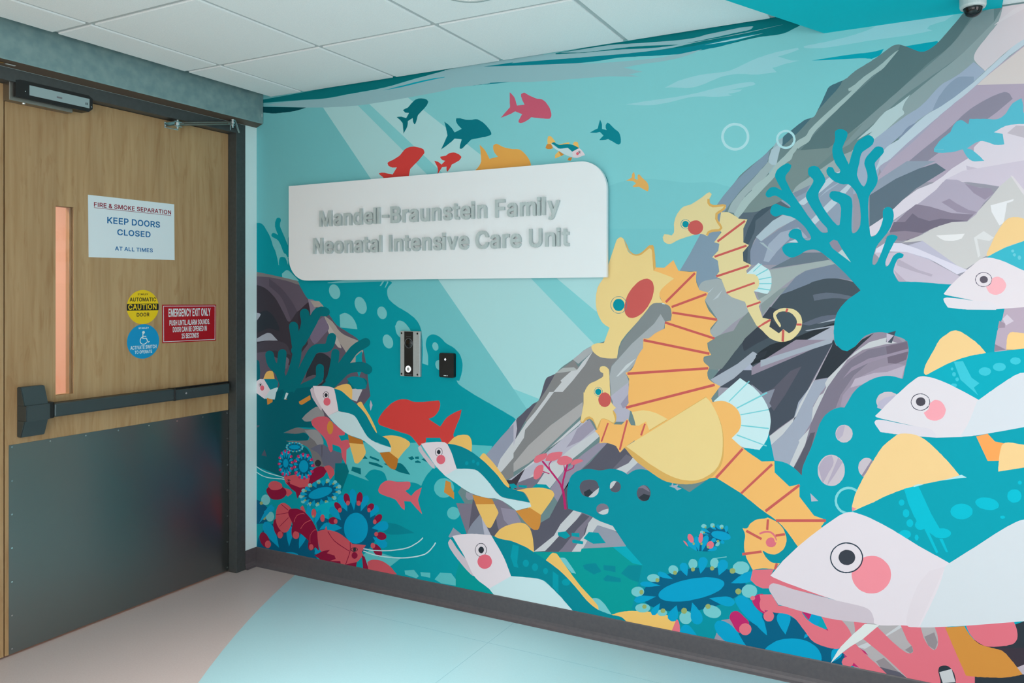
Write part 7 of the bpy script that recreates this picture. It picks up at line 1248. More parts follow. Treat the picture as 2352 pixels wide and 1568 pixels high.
0,155,196 31 422,408 -16,-12 -9,-10 0,-8 9,-5 12,2 6,7 1,11
118,194,198 5 396,380 -3,-7 -7,-4 -9,-1 -7,3 -3,6 3,6 7,5 9,1 7,-3
152,166,100 32 400,389 -2,-5 -6,-2 -5,1 -2,4 2,4 5,2 6,-1
0,155,196 33 386,407 -22,-7 -13,-7 -6,-9 4,-8 11,-2 11,5 8,11
118,194,198 34 355,391 -3,-6 -7,-5 -9,-1 -8,3 -2,6 2,6 8,5 9,1 7,-3
152,166,100 35 364,398 -3,-4 -5,-2 -5,1 -2,3 2,5 5,2 5,-1
0,155,196 36 368,415 -23,0 -16,-3 -10,-6 -1,-10 8,-5 13,2 13,8
118,194,198 37 341,416 -3,-7 -7,-4 -9,-1 -8,3 -2,6 2,6 8,5 9,1 7,-3
152,166,100 38 352,420 -3,-4 -5,-3 -5,1 -2,4 2,4 5,3 5,-1
0,155,196 39 372,431 -20,7 -14,2 -12,-3 -6,-8 4,-8 11,-2 15,3
118,194,198 40 358,449 -3,-7 -7,-4 -9,-1 -7,3 -3,6 3,6 7,5 9,1 7,-3
152,166,100 41 367,448 -2,-4 -6,-2 -5,1 -2,4 2,4 5,2 6,-1
0,155,196 42 396,451 -11,13 -10,7 -11,1 -9,-6 -2,-9 7,-6 14,-1
118,194,198 43 403,482 -3,-7 -7,-4 -9,-1 -7,3 -3,6 3,6 7,5 9,1 7,-3
152,166,100 44 405,477 -2,-4 -5,-2 -5,1 -2,3 2,5 5,2 5,-1
0,155,196 31 435,471 0,15 -2,10 -8,4 -11,-2 -8,-7 2,-8 9,-6
118,194,198 31 463,507 -2,-6 -7,-5 -9,-1 -7,3 -3,6 3,7 7,4 9,1 7,-3
152,166,100 32 458,499 -2,-4 -5,-2 -5,1 -3,3 3,5 5,2 5,-1
0,155,196 31 480,485 11,14 5,10 -3,7 -10,3 -11,-4 -4,-7 3,-10
118,194,198 20 526,519 -3,-6 -7,-5 -8,-1 -7,3 -3,6 3,7 7,4 8,1 7,-3
152,166,100 31 513,510 -3,-5 -5,-2 -5,1 -2,4 2,4 5,2 5,-1
0,155,196 31 520,490 19,11 10,8 3,8 -6,7 -11,0 -9,-6 -4,-11
118,194,198 32 576,516 -2,-7 -7,-4 -9,-1 -7,3 -2,6 2,6 7,5 9,1 7,-4
152,166,100 33 557,506 -3,-4 -5,-2 -5,1 -2,4 2,4 5,2 5,-1
0,155,196 34 546,487 23,4 14,4 8,8 -1,8 -10,4 -11,-3 -10,-9
118,194,198 35 603,497 -2,-6 -7,-5 -9,-1 -6,3 -3,6 3,7 6,4 9,1 7,-3
152,166,100 36 580,490 -2,-4 -5,-2 -5,1 -2,4 2,4 5,2 5,-1
0,155,196 45 541,476 1,-3 -1,-5 -3,-4 -10,-10 -8,-6 -8,-5 -32,-15 -23,-8 -12,-3 -22,-4 -10,-1 -10,0 -14,2 -5,2 -3,3 -1,4 0,4 2,4 9,10 7,6 17,10 33,15 12,3 12,4 33,6 18,0 6,-1 6,-2 4,-3
#sea_floor
0,176,196 46 467,390 106,36 15,-44 -67,-37 -8,-59 -30,8 -62,73
#sea_anemone
0,92,126 5 0,359 44,-8 50,-36 -17,-75 -77,-15
118,194,198 23 102,370 -1,-8 -4,-7 -5,-7 -7,-5 -8,-4 -8,-2 -9,0 -8,2 -7,3 -5,6 -4,6 -1,8 1,8 4,7 5,7 7,5 8,4 9,2 8,0 8,-2 7,-4 5,-5 4,-7
152,166,100 24 47,345 -1,-4 -3,-4 -5,-2 -5,-1 -5,1 -3,3 -2,4 2,5 3,3 5,3 5,0 5,-1 3,-3
118,194,198 6 132,283 -2,-7 -3,-7 -5,-7 -7,-5 -8,-3 -9,-2 -8,0 -8,3 -6,4 -5,6 -2,7 0,7 2,7 5,7 6,6 8,4 8,3 9,1 8,-2 7,-3 5,-5 3,-7
152,166,100 6 69,267 -1,-4 -3,-4 -4,-3 -5,-1 -5,1 -4,2 -1,4 0,5 1,4 4,4 5,2 5,0 4,-2 3,-3
0,155,196 24 52,297 20,2 19,3 25,6 16,10 3,14 -14,6 -20,-4 -21,-13
0,155,196 25 18,232 39,33 34,31 20,23 8,13 -1,16 -20,-8 -13,-10 -20,-24 -24,-35 -7,-13
#sea_anemone
0,155,196 34 359,324 16,61 46,-53 -15,-60
0,92,126 47 421,332 107,-15 -45,-64 -38,-5
0,155,196 48 421,274 28,33 15,23 4,20 -8,10 -16,-7 -13,-18 -4,-12 -2,-13 -1,-12 -2,-12
0,155,196 49 452,255 35,10 21,10 13,12 0,11 -14,3 -18,-7 -16,-15
205,85,95 49 433,339 -3,-13 -3,-5 -4,-4 -5,-3 -4,0 -5,1 -4,3 -3,5 -2,5 -1,7 1,7 2,6 3,5 4,4 5,3 4,0 5,-1 4,-3 3,-5 2,-5
152,166,100 50 418,318 -3,-3 -3,-1 -3,0 -3,1 -1,3 0,3 1,3 3,2 3,1 3,-1 3,-2
205,85,95 50 492,321 -1,-6 -2,-6 -3,-5 -9,-5 -5,0 -8,7 -2,5 -1,6 1,6 2,6 8,8 5,1 4,0 5,-2 3,-4 2,-5
#sea_anemone
0,92,126 48 2,0 0,96 6,38 4,13 6,12 16,22 21,22 12,10 13,9 14,8 27,12 16,5 16,4 16,3 32,4 31,0 16,-1 31,-6 30,-8 27,-10 12,-6 10,-6 10,-7 19,-15 9,-8 10,-7 46,-119 -412,-65
0,155,196 49 168,120 -15,53 -12,31 -12,19 -9,9 -11,8 -12,6 -19,2 -18,-4 -10,-12 -5,-15 2,-11 6,-10 8,-11 7,-8 42,-27
0,155,196 49 240,137 6,12 15,35 7,23 2,10 0,13 -4,11 -18,10 -19,-13 -5,-12 -2,-14 0,-10 4,-21 3,-11 8,-22
0,155,196 49 312,136 32,35 10,14 7,12 4,11 -1,10 -13,11 -20,-7 -9,-9 -6,-11 -3,-13 -2,-27 1,-13
0,155,196 49 421,123 24,8 12,8 3,9 -8,8 -14,2 -11,-6 -4,-11
140,20,58 50 92,160 3,-8 3,-15 -1,-8 -2,-6 -8,-11 -6,-3 -7,-2 -7,0 -7,1 -7,3 -7,4 -13,12 -8,15 -2,8 0,15 3,7 3,5 5,5 6,3 6,2 7,0 8,-1 7,-3 7,-4 12,-12
205,85,95 51 108,130 -1,-7 -4,-6 -5,-5 -6,-4 -7,-2 -7,0 -6,2 -5,4 -3,5 -1,6 1,7 3,6 5,5 6,4 7,2 7,0 6,-2 5,-4 4,-5
140,20,58 50 199,227 2,-9 0,-16 -4,-14 -8,-9 -5,-3 -6,-2 -6,0 -6,1 -7,3 -6,4 -12,12 -5,7 -4,8 -6,17 -1,9 0,8 1,8 2,7 3,6 5,5 4,3 6,2 6,1 6,0 13,-6 12,-11 10,-14
205,85,95 51 195,193 -1,-6 -3,-6 -5,-5 -6,-4 -6,-1 -6,1 -6,2 -4,5 -2,6 0,6 2,6 4,6 6,4 6,2 6,1 6,-2 5,-4 3,-5
140,20,58 50 314,230 -3,-9 -4,-8 -10,-14 -5,-5 -10,-6 -5,-1 -5,1 -4,2 -4,4 -3,5 -2,6 -1,8 0,16 2,9 6,18 8,15 10,11 11,7 10,0 4,-3 6,-9 2,-6 2,-15 -1,-9
205,85,95 51 314,208 -1,-6 -3,-6 -4,-5 -7,-4 -7,-3 -7,0 -6,1 -6,3 -4,5 -2,6 0,6 2,6 4,6 6,5 6,3 7,1 7,0 7,-2 4,-4 3,-6
140,20,58 50 443,187 -10,-17 -12,-15 -12,-11 -12,-5 -6,-1 -5,1 -4,3 -3,4 -2,5 -1,6 0,8 1,8 2,9 8,18 10,16 6,8 13,12 6,4 6,3 6,1 5,0 4,-2 6,-8 2,-6 0,-15
205,85,95 51 414,159 -1,-5 -3,-5 -4,-4 -5,-3 -5,-1 -6,1 -4,3 -2,4 -1,6 1,5 2,5 4,5 11,3 5,-1 4,-3 3,-5
0,155,196 49 308,100 -1,-4 -8,-7 -7,-4 -30,-9 -12,-3 -12,-1 -11,-2 -21,0 -17,2 -8,5 -1,3 1,4 3,4 13,7 9,4 21,6 23,4 12,1 21,0 16,-2 8,-5
#sea_anemone
0,92,126 47 841,319 -1,-17 -4,-17 -5,-17 -8,-16 -10,-15 -12,-15 -14,-13 -15,-11 -16,-10 -18,-8 -18,-6 -18,-4 -19,-1 -18,0 -18,3 -16,5 -16,7 -14,10 -13,11 -10,12 -9,15 -6,15 -4,17 -1,17 1,17 4,17 6,17 9,17 10,16 13,14 14,13 16,11 16,10 18,8 18,5 19,3 18,2 18,-2 18,-3 16,-5 15,-8 14,-9 12,-11 10,-13 8,-14 5,-15 4,-16
0,155,196 48 778,307 -1,-10 -2,-10 -3,-10 -4,-10 -6,-9 -14,-17 -9,-7 -18,-10 -21,-6 -20,0 -10,2 -9,3 -8,5 -15,12 -6,8 -5,9 -3,9 -2,10 -1,10 1,11 2,10 3,10 5,10 6,9 7,9 16,15 19,10 10,3 10,2 11,1 10,-1 9,-2 9,-3 9,-5 14,-13 6,-7 4,-9 3,-9 2,-10
0,155,196 48 687,385 4,12 6,24 4,23 1,10 0,10 -2,13 -5,10 -19,8 -16,-14 -3,-12 0,-13 2,-9 12,-30 5,-11 6,-10
0,155,196 48 731,385 32,32 10,12 7,11 5,10 0,10 -11,12 -20,-6 -8,-8 -6,-10 -5,-12 -2,-13 -2,-25
0,155,196 49 644,374 -1,11 0,21 -3,23 -5,12 -7,8 -11,6 -25,-2 -15,-17 0,-11 4,-10 10,-10 32,-20
0,155,196 50 603,324 -15,35 -7,11 -8,10 -10,6 -11,3 -24,-6 -8,-18 4,-9 7,-8 12,-7 29,-10 16,-3
0,155,196 50 609,286 -14,4 -14,5 -28,6 -14,0 -23,-7 -12,-18 10,-15 22,-3 15,3 29,11
0,155,196 48 792,362 24,14 10,7 20,17 4,16 -13,13 -21,-1 -16,-13 -4,-9 -4,-22
0,155,196 48 802,311 32,-4 15,-1 16,0 15,2 12,5 9,7 6,11 0,10 -5,9 -10,6 -11,1 -13,-2 -14,-6 -14,-9
0,155,196 48 809,267 16,-20 8,-9 10,-9 10,-6 23,-3 21,12 3,19 -15,13 -14,3 -15,1 -15,0 -16,-1
140,20,58 50 660,445 1,-7 0,-7 -1,-6 -3,-6 -4,-4 -4,-2 -5,-1 -6,0 -5,3 -5,4 -4,5 -3,6 -2,7 -1,7 1,6 2,6 3,5 9,5 6,0 5,-1 5,-3 5,-5
205,85,95 51 660,420 -1,-5 -7,-8 -5,-1 -5,0 -4,2 -2,4 -1,5 1,5 2,4 4,3 5,2 5,-1 4,-2 3,-3
140,20,58 49 744,453 -4,-15 -8,-11 -5,-4 -4,-2 -5,0 -5,1 -4,3 -3,5 -2,6 -1,7 0,8 4,14 4,7 4,5 5,4 5,2 4,0 5,-2 4,-3 3,-5 2,-6 1,-7
205,85,95 50 732,427 -1,-4 -3,-5 -4,-3 -5,-2 -5,0 -5,1 -4,3 -1,5 0,4 1,5 4,4 5,3 5,1 5,-1 4,-2 3,-4
140,20,58 51 596,403 5,-6 3,-6 1,-5 0,-6 -2,-4 -4,-3 -6,-2 -6,0 -7,1 -6,3 -6,4 -6,5 -4,6 -2,6 0,5 1,5 3,4 5,3 6,1 13,-3 7,-4
205,85,95 52 607,377 -1,-5 -7,-8 -5,-1 -5,0 -4,2 -3,4 -1,5 1,5 3,4 4,3 5,2 5,0 7,-6
140,20,58 49 805,402 -7,-4 -13,-3 -10,4 -3,5 0,5 2,6 3,6 12,10 7,3 6,1 7,0 4,-2 4,-3 1,-5 -1,-6 -2,-6
205,85,95 50 795,400 -1,-4 -2,-4 -3,-3 -5,-1 -4,0 -3,2 -2,4 -1,4 1,4 2,4 3,3 4,1 5,0 3,-2 2,-3
140,20,58 51 575,318 -1,-5 -4,-6 -5,-5 -8,-4 -8,-2 -8,-1 -8,1 -7,3 -5,4 -2,5 0,6 2,5 5,6 7,4 8,3 8,2 8,0 8,-2 9,-8
205,85,95 52 578,316 -1,-5 -2,-5 -4,-3 -5,-1 -5,0 -4,2 -3,4 -1,5 1,4 3,5 4,3 5,2 5,-1 4,-2 2,-3
140,20,58 49 857,354 -13,-10 -7,-4 -7,-2 -6,0 -5,2 -3,3 -2,4 0,6 2,6 9,13 13,10 7,3 7,2 6,0 5,-1 3,-3 2,-4 0,-6 -2,-6
205,85,95 50 833,346 -1,-5 -6,-7 -5,-1 -4,0 -4,2 -2,4 -1,4 1,5 2,4 4,4 4,1 5,0 6,-6
140,20,58 49 894,277 -2,-5 -5,-4 -7,-4 -16,-4 -8,0 -9,1 -7,3 -9,8 -2,5 0,5 3,5 5,5 14,6 9,1 8,0 8,-1 8,-2 9,-8 2,-5
205,85,95 50 843,287 -1,-5 -3,-4 -4,-3 -5,-1 -4,0 -5,2 -2,3 -1,4 1,5 2,3 9,5 5,0 4,-2 3,-3
140,20,58 49 859,217 4,-6 5,-13 0,-6 -2,-6 -3,-5 -4,-3 -5,-2 -6,-1 -7,0 -13,6 -12,10 -7,13 -2,7 0,6 4,10 5,4 5,2 6,1 7,-1 7,-2 12,-8
205,85,95 50 824,226 -1,-5 -3,-5 -9,-6 -6,0 -5,2 -3,3 -2,4 0,5 2,6 3,4 5,3 6,1 5,-1 4,-2 3,-4
#reef_shrimp
205,85,95 52 143,291 4,24 4,12 6,11 6,9 18,13 19,6 13,-1 27,-11 32,-23 -16,-79 -15,-23 -8,-10 -9,-7 -16,-5 -16,0 -12,6 -11,9 -10,11 -8,11 -5,11 -4,23
205,85,95 5 320,354 16,14 8,-6 7,-13 8,-13 -15,-14
140,20,58 53 236,309 -1,13 5,11 10,5 15,4 16,3 15,1 14,-1 15,-2 13,-3 13,-5 10,-5 10,-6 19,-14 16,-15 14,-17 11,-17 6,-8 15,-108 -30,18 -10,7 -22,12 -23,14 -12,6 -12,7 -23,10 -18,4 -17,2 -13,5 -4,10 -1,12 -3,13 -6,11 -17,22
205,85,95 54 441,244 13,6 14,5 15,4 13,2 31,2 46,-3 13,-3 23,-8 21,-10 10,-4 25,-14 11,-7 88,6 -26,-39 11,-15 -11,-10 -20,-21 -12,-9 -12,-7 -54,-20 -112,5 -68,47 -4,11 -5,11 -6,23 -2,12 -2,24
205,85,95 55 490,260 12,22 7,-25
140,20,58 55 421,117 38,21 12,6 12,5 15,5 30,8 -22,-21 52,-4 8,-16 -38,-17 68,10 7,-21 103,33 -8,-41 -170,-9
140,20,58 55 738,164 18,-3 21,-46 15,-15 -43,-18
205,85,95 56 774,136 11,8 14,7 12,3 15,2 15,1 14,0 12,-1 22,-6 11,-5 11,-4 17,-11 15,-13 16,-12 -175,-29
140,20,58 55 511,253 31,-32 15,-11 28,-13 68,-24 3,3 -51,18 -32,13 -13,6 -15,10 -11,11 -19,22
140,20,58 56 660,220 0,-16 1,-16 -3,-18 -5,-16 -23,-51 5,0 7,17 8,17 13,33 2,18 0,17 -1,16
205,85,95 54 278,272 8,20 12,17 23,11 22,6 7,-4 3,2 -9,5 -24,-6 -25,-12 -12,-18 -9,-21
205,85,95 55 326,243 12,17 15,15 22,12 24,12 -2,2 -24,-11 -23,-13 -15,-16 -13,-17
205,85,95 56 392,177 -2,20 2,20 14,19 16,13 15,2 0,3 -16,-2 -18,-15 -14,-20 -2,-20 2,-21
140,20,58 54 173,234 65,56 -3,2 -65,-57
140,20,58 54 147,293 90,23 -1,3 -89,-23
140,20,58 53 183,354 48,-24 3,3 -49,24
45,50,58 55 713,190 -1,-3 -7,-6 -17,-6 -6,0 -11,2 -3,2 -2,3 0,3 5,6 5,3 12,4 6,1 6,0 5,-1 4,-2 3,-3/708,188 -2,-3 -8,-4 -10,-2 -9,0 -7,2 -1,2 1,5 7,4 9,3 14,0 6,-3
45,50,58 56 701,189 -1,-5 -2,-4 -4,-3 -4,-1 -4,1 -5,6 0,5 2,4 3,4 4,2 4,0 4,-2 2,-3
140,20,58 56 711,160 -1,-5 -4,-6 -4,-4 -6,-3 -7,-2 -6,1 -5,2 -4,4 -2,5 0,5 2,6 4,5 5,4 6,2 7,0 6,-1 8,-7
190,220,225 55 748,197 51,0 71,8 55,9 35,9 18,4 18,5 16,6 16,5 20,10 34,21 13,9 15,13 9,10 -5,2 -9,-9 -14,-12 -12,-9 -34,-21 -20,-9 -30,-11 -18,-4 -17,-5 -53,-12 -37,-6 -50,-6 -20,-1 -34,0 -17,-1
190,220,225 56 747,186 34,-6 18,-2 36,-2 17,0 18,1 18,0 18,1 18,2 17,1 35,4 51,9 54,14 33,12 14,6 20,13 15,14 23,27 8,13 -6,2 -8,-13 -11,-14 -11,-12 -14,-13 -19,-13 -29,-11 -35,-11 -52,-12 -16,-3 -68,-8 -54,-3 -50,0 -38,4 -16,3 -17,2
#pink_fish
212,92,106 34 398,813 5,10 11,9 24,10 14,3 37,4 17,-2 13,-6 12,-9 23,-15 34,-19 32,-12 9,-7 -4,-15 -10,-3 -15,-2 -16,-1 19,-27 31,9 13,1 10,-7 7,-10 1,-10 -5,-9 -22,-16 -2,-77 -20,25 -6,9 -3,10 -2,11 -1,11 -3,11 -5,7 -11,6 -13,3 -15,1 -14,3 2,-25 -2,-10 -11,-8 -11,12 -4,8 -8,21 -5,11 -6,10 -17,16 -41,29 -25,16 -9,7
212,140,62 35 549,788 -4,-14 -8,-11 -9,-4 -5,1 -4,2 -4,4 -6,11 -2,15 2,15 6,13 8,7 5,1 5,0 4,-2 8,-9 4,-14
#red_fish | plain red fish silhouette
212,66,62 19 841,848 2,9 5,10 14,19 16,18 29,26 10,8 10,7 23,12 12,5 24,6 16,1 17,0 14,-2 20,-6 12,-1 13,0 41,3 82,12 10,0 6,-12 0,-9 -2,-12 -4,-11 -7,-11 -9,-11 -10,-9 -11,-7 -25,-10 68,-32 8,9 14,20 16,17 11,8 11,7 23,12 13,6 13,5 13,6 -2,-11 -9,-31 -4,-9 -10,-19 -13,-30 -9,-23 4,-9 1,-9 -6,-7 -19,-15 -10,-7 -32,2 -13,25 -83,-7 1,-11 -2,-10 -10,-7 -15,-8 -15,-7 -16,17 -25,22 -9,6 -10,4 -11,3 -43,6 -12,3 -13,2 -13,3 -14,2 -68,14 -11,5
#pink_fish
218,98,110 49 843,505 4,12 8,14 10,10 12,9 13,7 17,4 17,1 35,-2 28,3 32,5 13,1 8,-2 3,-13 -3,-10 -7,-10 -11,-7 -12,-6 37,-21 8,10 18,18 37,21 -4,-9 -6,-20 -4,-11 -5,-11 -4,-12 9,-27 16,-39 -11,7 -10,8 -11,7 -37,31 -40,-3 3,-13 2,-13 -2,-17 -13,5 -9,7 -26,27 -10,7 -34,6 -12,1 -12,2 -31,7 -11,5
#perch_fish
0,132,146 26 640,1052 23,10 13,3 14,1 16,0 31,-4 12,-5 9,-9 12,-23 -7,-17 -26,-4 -27,-2 -12,2 -11,5 -10,7
240,190,106 27 554,998 13,6 11,6 25,9 18,4 19,3 15,-2 11,-7 7,-11 3,-10 0,-21 -1,-15 -2,-14 -33,18 -44,17 -28,12
240,190,106 9 706,928 12,9 13,4 9,-5 7,-12 9,-12 29,-34 20,-28 19,-31 5,-10 5,-14 -1,-7 -13,3 -13,12 -15,19 -7,10
240,190,106 20 869,776 27,6 28,4 28,0 14,-1 14,-2 26,-6 13,-5 10,-5 8,-5 3,-10 -5,-8 -8,-9 -11,-9 -18,-18 -24,-27 -8,-10 -55,20 13,34 -4,10 -10,19 -6,8 -11,6
190,118,44 21 851,693 60,10 56,-30 -2,-13 -6,-25 -6,-11 -8,-7 -21,4 -8,4 -9,6 -17,14 -13,14 -13,17 -6,9
190,118,44 35 647,769 14,-5 27,-7 13,-2 14,-3 14,-2 14,-3 6,-20 -93,-3
240,190,106 36 656,725 93,2 10,-22 4,-11 0,-11 -5,-10 -8,-12 -22,-23 -11,-9 -8,-4 -14,1 -6,7 -8,24 -13,34
208,190,199 27 390,983 16,13 69,-102 -6,-17 -11,7 -13,14 -9,8 -19,21 -8,10 -7,10 -5,13
231,216,222 28 410,1003 15,1 17,0 33,2 43,0 10,-1 15,-3 11,-4 12,-31 3,-10 4,-10 3,-10 2,-10 3,-9 3,-34 -71,-31 -30,27 -18,19 -15,19 -6,10 -7,9 -6,10 -10,19 -8,25
0,132,146 37 554,998 33,-6 16,-4 22,-12 11,-8 12,-7 21,-15 32,-18 28,-19 26,-22 16,-17 34,-48 14,-18 7,-8 8,-7 13,-6 29,-10 15,-4 13,-7 6,-7 10,-20 4,-10 -12,3 -13,2 -13,3 -13,2 -37,9 -13,2 -12,3 -24,8 -10,6 -9,7 -14,17 -6,10 -42,55 -15,14 -14,5 -15,4 -11,2 -12,1 -13,2 -28,2 -14,2 -9,41 -6,21 -5,21 -6,20
202,224,228 38 513,853 71,30 14,-2 53,-4 11,-2 16,-4 13,-5 15,-14 28,-37 15,-18 7,-10 16,-17 9,-7 10,-6 10,-5 23,-8 36,-9 64,-10 -1,-19 -75,-12 -23,12 -11,7 -22,12 -13,6 -11,6 -13,6 -25,9 -14,3 -14,2 -14,3 -15,2 -13,3 -13,4 -25,10 -34,19 -9,6 -9,7 -10,6 -37,29
45,50,58 29 521,961 -1,-5 -5,-9 -9,-5 -6,-1 -5,0 -5,2 -8,6 -2,5 0,10 2,5 8,7 5,2 5,1 6,0 9,-5 3,-3 2,-5/518,961 -1,-4 -4,-8 -4,-3 -4,-2 -5,-1 -9,2 -3,2 -3,4 -2,4 0,8 2,4 6,7 9,3 9,-2 4,-2 4,-8
45,50,58 30 511,961 -1,-5 -7,-6 -4,0 -4,1 -3,2 -2,4 0,5 2,4 3,3 4,1 4,0 4,-2 3,-3
230,105,122 30 531,928 -1,-6 -3,-6 -5,-5 -6,-3 -7,-2 -7,0 -7,2 -6,3 -4,5 -2,6 0,6 2,6 4,5 6,5 7,2 7,1 7,-1 6,-2 5,-5 3,-5
#perch_fish
240,190,106 20 1262,775 26,24 9,7 21,11 27,6 11,1 14,0 11,-4 7,-7 5,-9 3,-11 1,-9 0,-10 -3,-31 -21,11 -23,9 -20,4 -11,1 -11,2 -23,2 -12,2
240,190,106 42 1436,721 16,20 8,6 9,-2 39,-32 20,-19 40,-42 28,-34 4,-10 -6,-9 -15,6 -12,10 -38,38 -18,15 -64,46
240,190,106 41 1637,594 50,15 42,8 11,1 11,2 10,0 10,1 34,-3 16,-6 8,-13 -2,-7 -4,-8 -12,-19 -36,-49 -6,-9 -7,-8 -67,23 11,27 -10,18 -6,9 -6,7 -7,6 -9,3 -10,1 -10,0
212,140,62 42 1631,501 75,23 56,-25 -2,-20 0,-10 -1,-9 -2,-9 -5,-12 -6,-9 -20,-3 -9,4 -9,5 -18,13 -16,13 -34,32
212,140,62 40 1399,547 109,-8 12,-22 -102,-12
240,190,106 42 1418,505 102,13 16,-25 4,-8 1,-6 -33,-62 -6,-8 -6,-5 -12,1 -5,4 -6,6 -20,28 -17,27 -14,26
212,140,62 19 1249,598 29,-6 3,-25 16,-22 0,-31 -58,27
208,190,199 20 1087,740 13,11 6,-4 6,-10 8,-11 21,-21 27,-24 8,-8 9,-7 0,-19 -13,4 -8,5 -10,8 -35,32 -26,28
231,216,222 21 1105,760 54,12 38,5 26,2 20,0 16,-8 5,-8 18,-23 9,-17 21,-63 -66,-41 -24,18 -8,5 -23,19 -20,21 -25,31 -14,15
0,132,146 43 1259,773 36,0 24,-3 22,-4 35,-11 30,-13 36,-20 9,-6 9,-5 19,-13 45,-35 15,-13 32,-34 14,-10 10,-4 23,-5 12,-1 10,-2 22,-3 10,-3 6,-4 17,-22 5,-8 6,-7 -11,1 -11,0 -11,1 -10,0 -22,2 -11,0 -10,1 -11,0 -12,1 -12,0 -21,2 -8,2 -9,5 -21,18 -26,26 -44,38 -8,6 -16,10 -8,3 -12,3 -25,0 -13,-1 -12,0 -25,-2 -12,-2 -13,-1 -16,39 -3,10 -4,10 -8,17 -11,19 -6,9
202,224,228 44 1246,619 66,41 26,2 13,2 25,2 36,0 12,-3 7,-3 16,-10 16,-12 22,-19 41,-42 6,-5 19,-13 11,-4 10,-2 24,-2 12,0 13,-1 10,0 11,-1 21,0 11,-1 11,0 10,-1 11,0 7,-17 -78,-28 -26,15 -18,9 -9,3 -19,8 -10,3 -21,4 -11,1 -36,-3 -13,0 -22,2 -11,2 -12,1 -35,7 -11,3 -39,16 -9,5 -9,4 -9,5 -19,9 -11,4 -19,10 -10,4
45,50,58 22 1231,731 -2,-10 -7,-8 -5,-3 -5,-2 -5,0 -10,2 -7,7 -2,5 -1,5 1,5 2,5 3,5 9,6 5,2 10,0 5,-2 4,-3 3,-4/1229,731 -1,-5 -4,-8 -4,-4 -8,-4 -5,0 -9,2 -6,7 -2,8 2,9 3,5 3,3 9,4 9,0 4,-2 4,-3 2,-3
45,50,58 23 1220,730 -1,-4 -2,-4 -8,-4 -4,1 -6,5 -1,4 1,4 6,7 4,1 4,-1 4,-2 2,-3
230,105,122 23 1247,697 -1,-6 -3,-6 -4,-5 -6,-4 -6,-3 -7,-1 -7,0 -11,6 -4,5 -2,6 0,6 2,7 9,10 6,3 7,2 7,0 6,-1 6,-3 4,-4 3,-6
0,150,166 44 1378,692 -3,-7 -4,-2 -4,-1 -4,1 -3,2 -1,4 0,3 1,4 3,3 4,2 4,0 4,-2 2,-3
0,150,166 44 1414,704 -1,-4 -2,-3 -4,-2 -4,0 -3,1 -2,2 -1,4 1,4 2,3 3,2 4,0 4,-1 2,-3
0,150,166 44 1438,692 -2,-4 -7,-3 -3,1 -5,6 0,4 2,4 6,4 3,0 4,-2 2,-3
#perch_fish
240,190,106 64 1520,371 7,10 16,19 10,9 19,12 11,6 35,14 23,7 12,2 12,1 10,-1 11,-3 9,-6 8,-7 5,-7 4,-8 6,-18 4,-18 4,-37 0,-10 1,-9 -37,16 -21,6 -27,4 -64,4 -25,3 -23,7
240,190,106 64 1785,299 22,28 7,7 7,5 17,0 6,-4 12,-13 14,-17 36,-38 9,-11 43,-43 57,-46 21,-20 5,-7 1,-12 -12,-5 -11,5 -15,13 -7,7 -19,15 -22,22 -25,23 -26,22 -25,19 -40,22
240,190,106 64 2098,115 18,8 9,5 19,8 19,6 9,2 9,3 19,4 10,1 9,2 10,1 9,2 37,4 9,0 9,1 38,0 10,-1 9,0 15,-4 8,-3 7,-5 5,-5 3,-5 1,-9 -3,-10 -5,-8 -14,-16 -65,-56 -131,58 -14,12 -8,5 -19,2 -22,-2
226,112,126 65 2383,134 7,15 3,2 4,-3 4,-9 3,-11 0,-7 1,-7 0,-9 -1,-9 0,-9 -1,-9 0,-18 -53,-11
208,190,199 19 1263,306 12,17 5,-2 7,-6 23,-28 30,-28 25,-19 23,-19 10,-7 8,-7 9,-6 6,-7 1,-14 -4,-12 -19,2 -11,6 -16,11 -18,14 -38,33 -17,16 -24,26 -7,11 -4,10
231,216,222 65 1287,339 51,15 23,4 12,3 26,4 13,1 11,2 11,0 23,2 11,0 23,2 12,0 15,-12 20,-22 21,-35 15,-29 4,-9 5,-9 8,-18 5,-9 12,-28 -117,-77 -31,15 -21,9 -19,12 -17,16 -7,9 -7,11 -6,11 -7,11 -6,12 -14,22 -16,22 -9,10
0,132,146 66 1503,372 39,-8 22,-2 35,0 12,-1 32,-6 22,-6 11,-4 11,-3 23,-8 12,-5 12,-4 12,-6 24,-10 44,-21 38,-20 28,-19 19,-16 9,-9 10,-8 18,-17 39,-32 10,-9 20,-14 10,-6 19,-9 9,-3 19,-4 9,-1 9,-2 29,-3 11,1 10,0 19,-2 9,-5 16,-12 -71,-32 -184,35 -30,26 -11,8 -30,25 -54,39 -8,5 -8,4 -17,4 -12,0 -62,-4 -40,-4 -20,-1 -19,-2 -24,55 -10,18 -24,36 -19,25 -10,12
202,224,228 67 1491,124 117,77 58,6 20,1 18,2 32,2 13,0 19,-2 16,-7 18,-10 9,-7 10,-6 28,-21 9,-6 9,-7 8,-8 44,-37 27,-36 -393,3
45,50,58 66 1479,301 -1,-6 -2,-6 -3,-6 -4,-6 -5,-5 -11,-6 -7,-2 -6,0 -6,1 -5,2 -5,3 -4,5 -3,5 -2,5 -1,7 1,6 2,6 3,6 4,6 10,8 6,3 13,2 6,-1 5,-2 9,-8 3,-5 2,-6/1476,301 -1,-6 -4,-11 -8,-10 -11,-6 -6,-1 -11,0 -5,2 -8,7 -3,5 -2,11 2,12 3,5 8,9 5,4 11,4 6,0 6,-1 5,-2 8,-7 4,-10
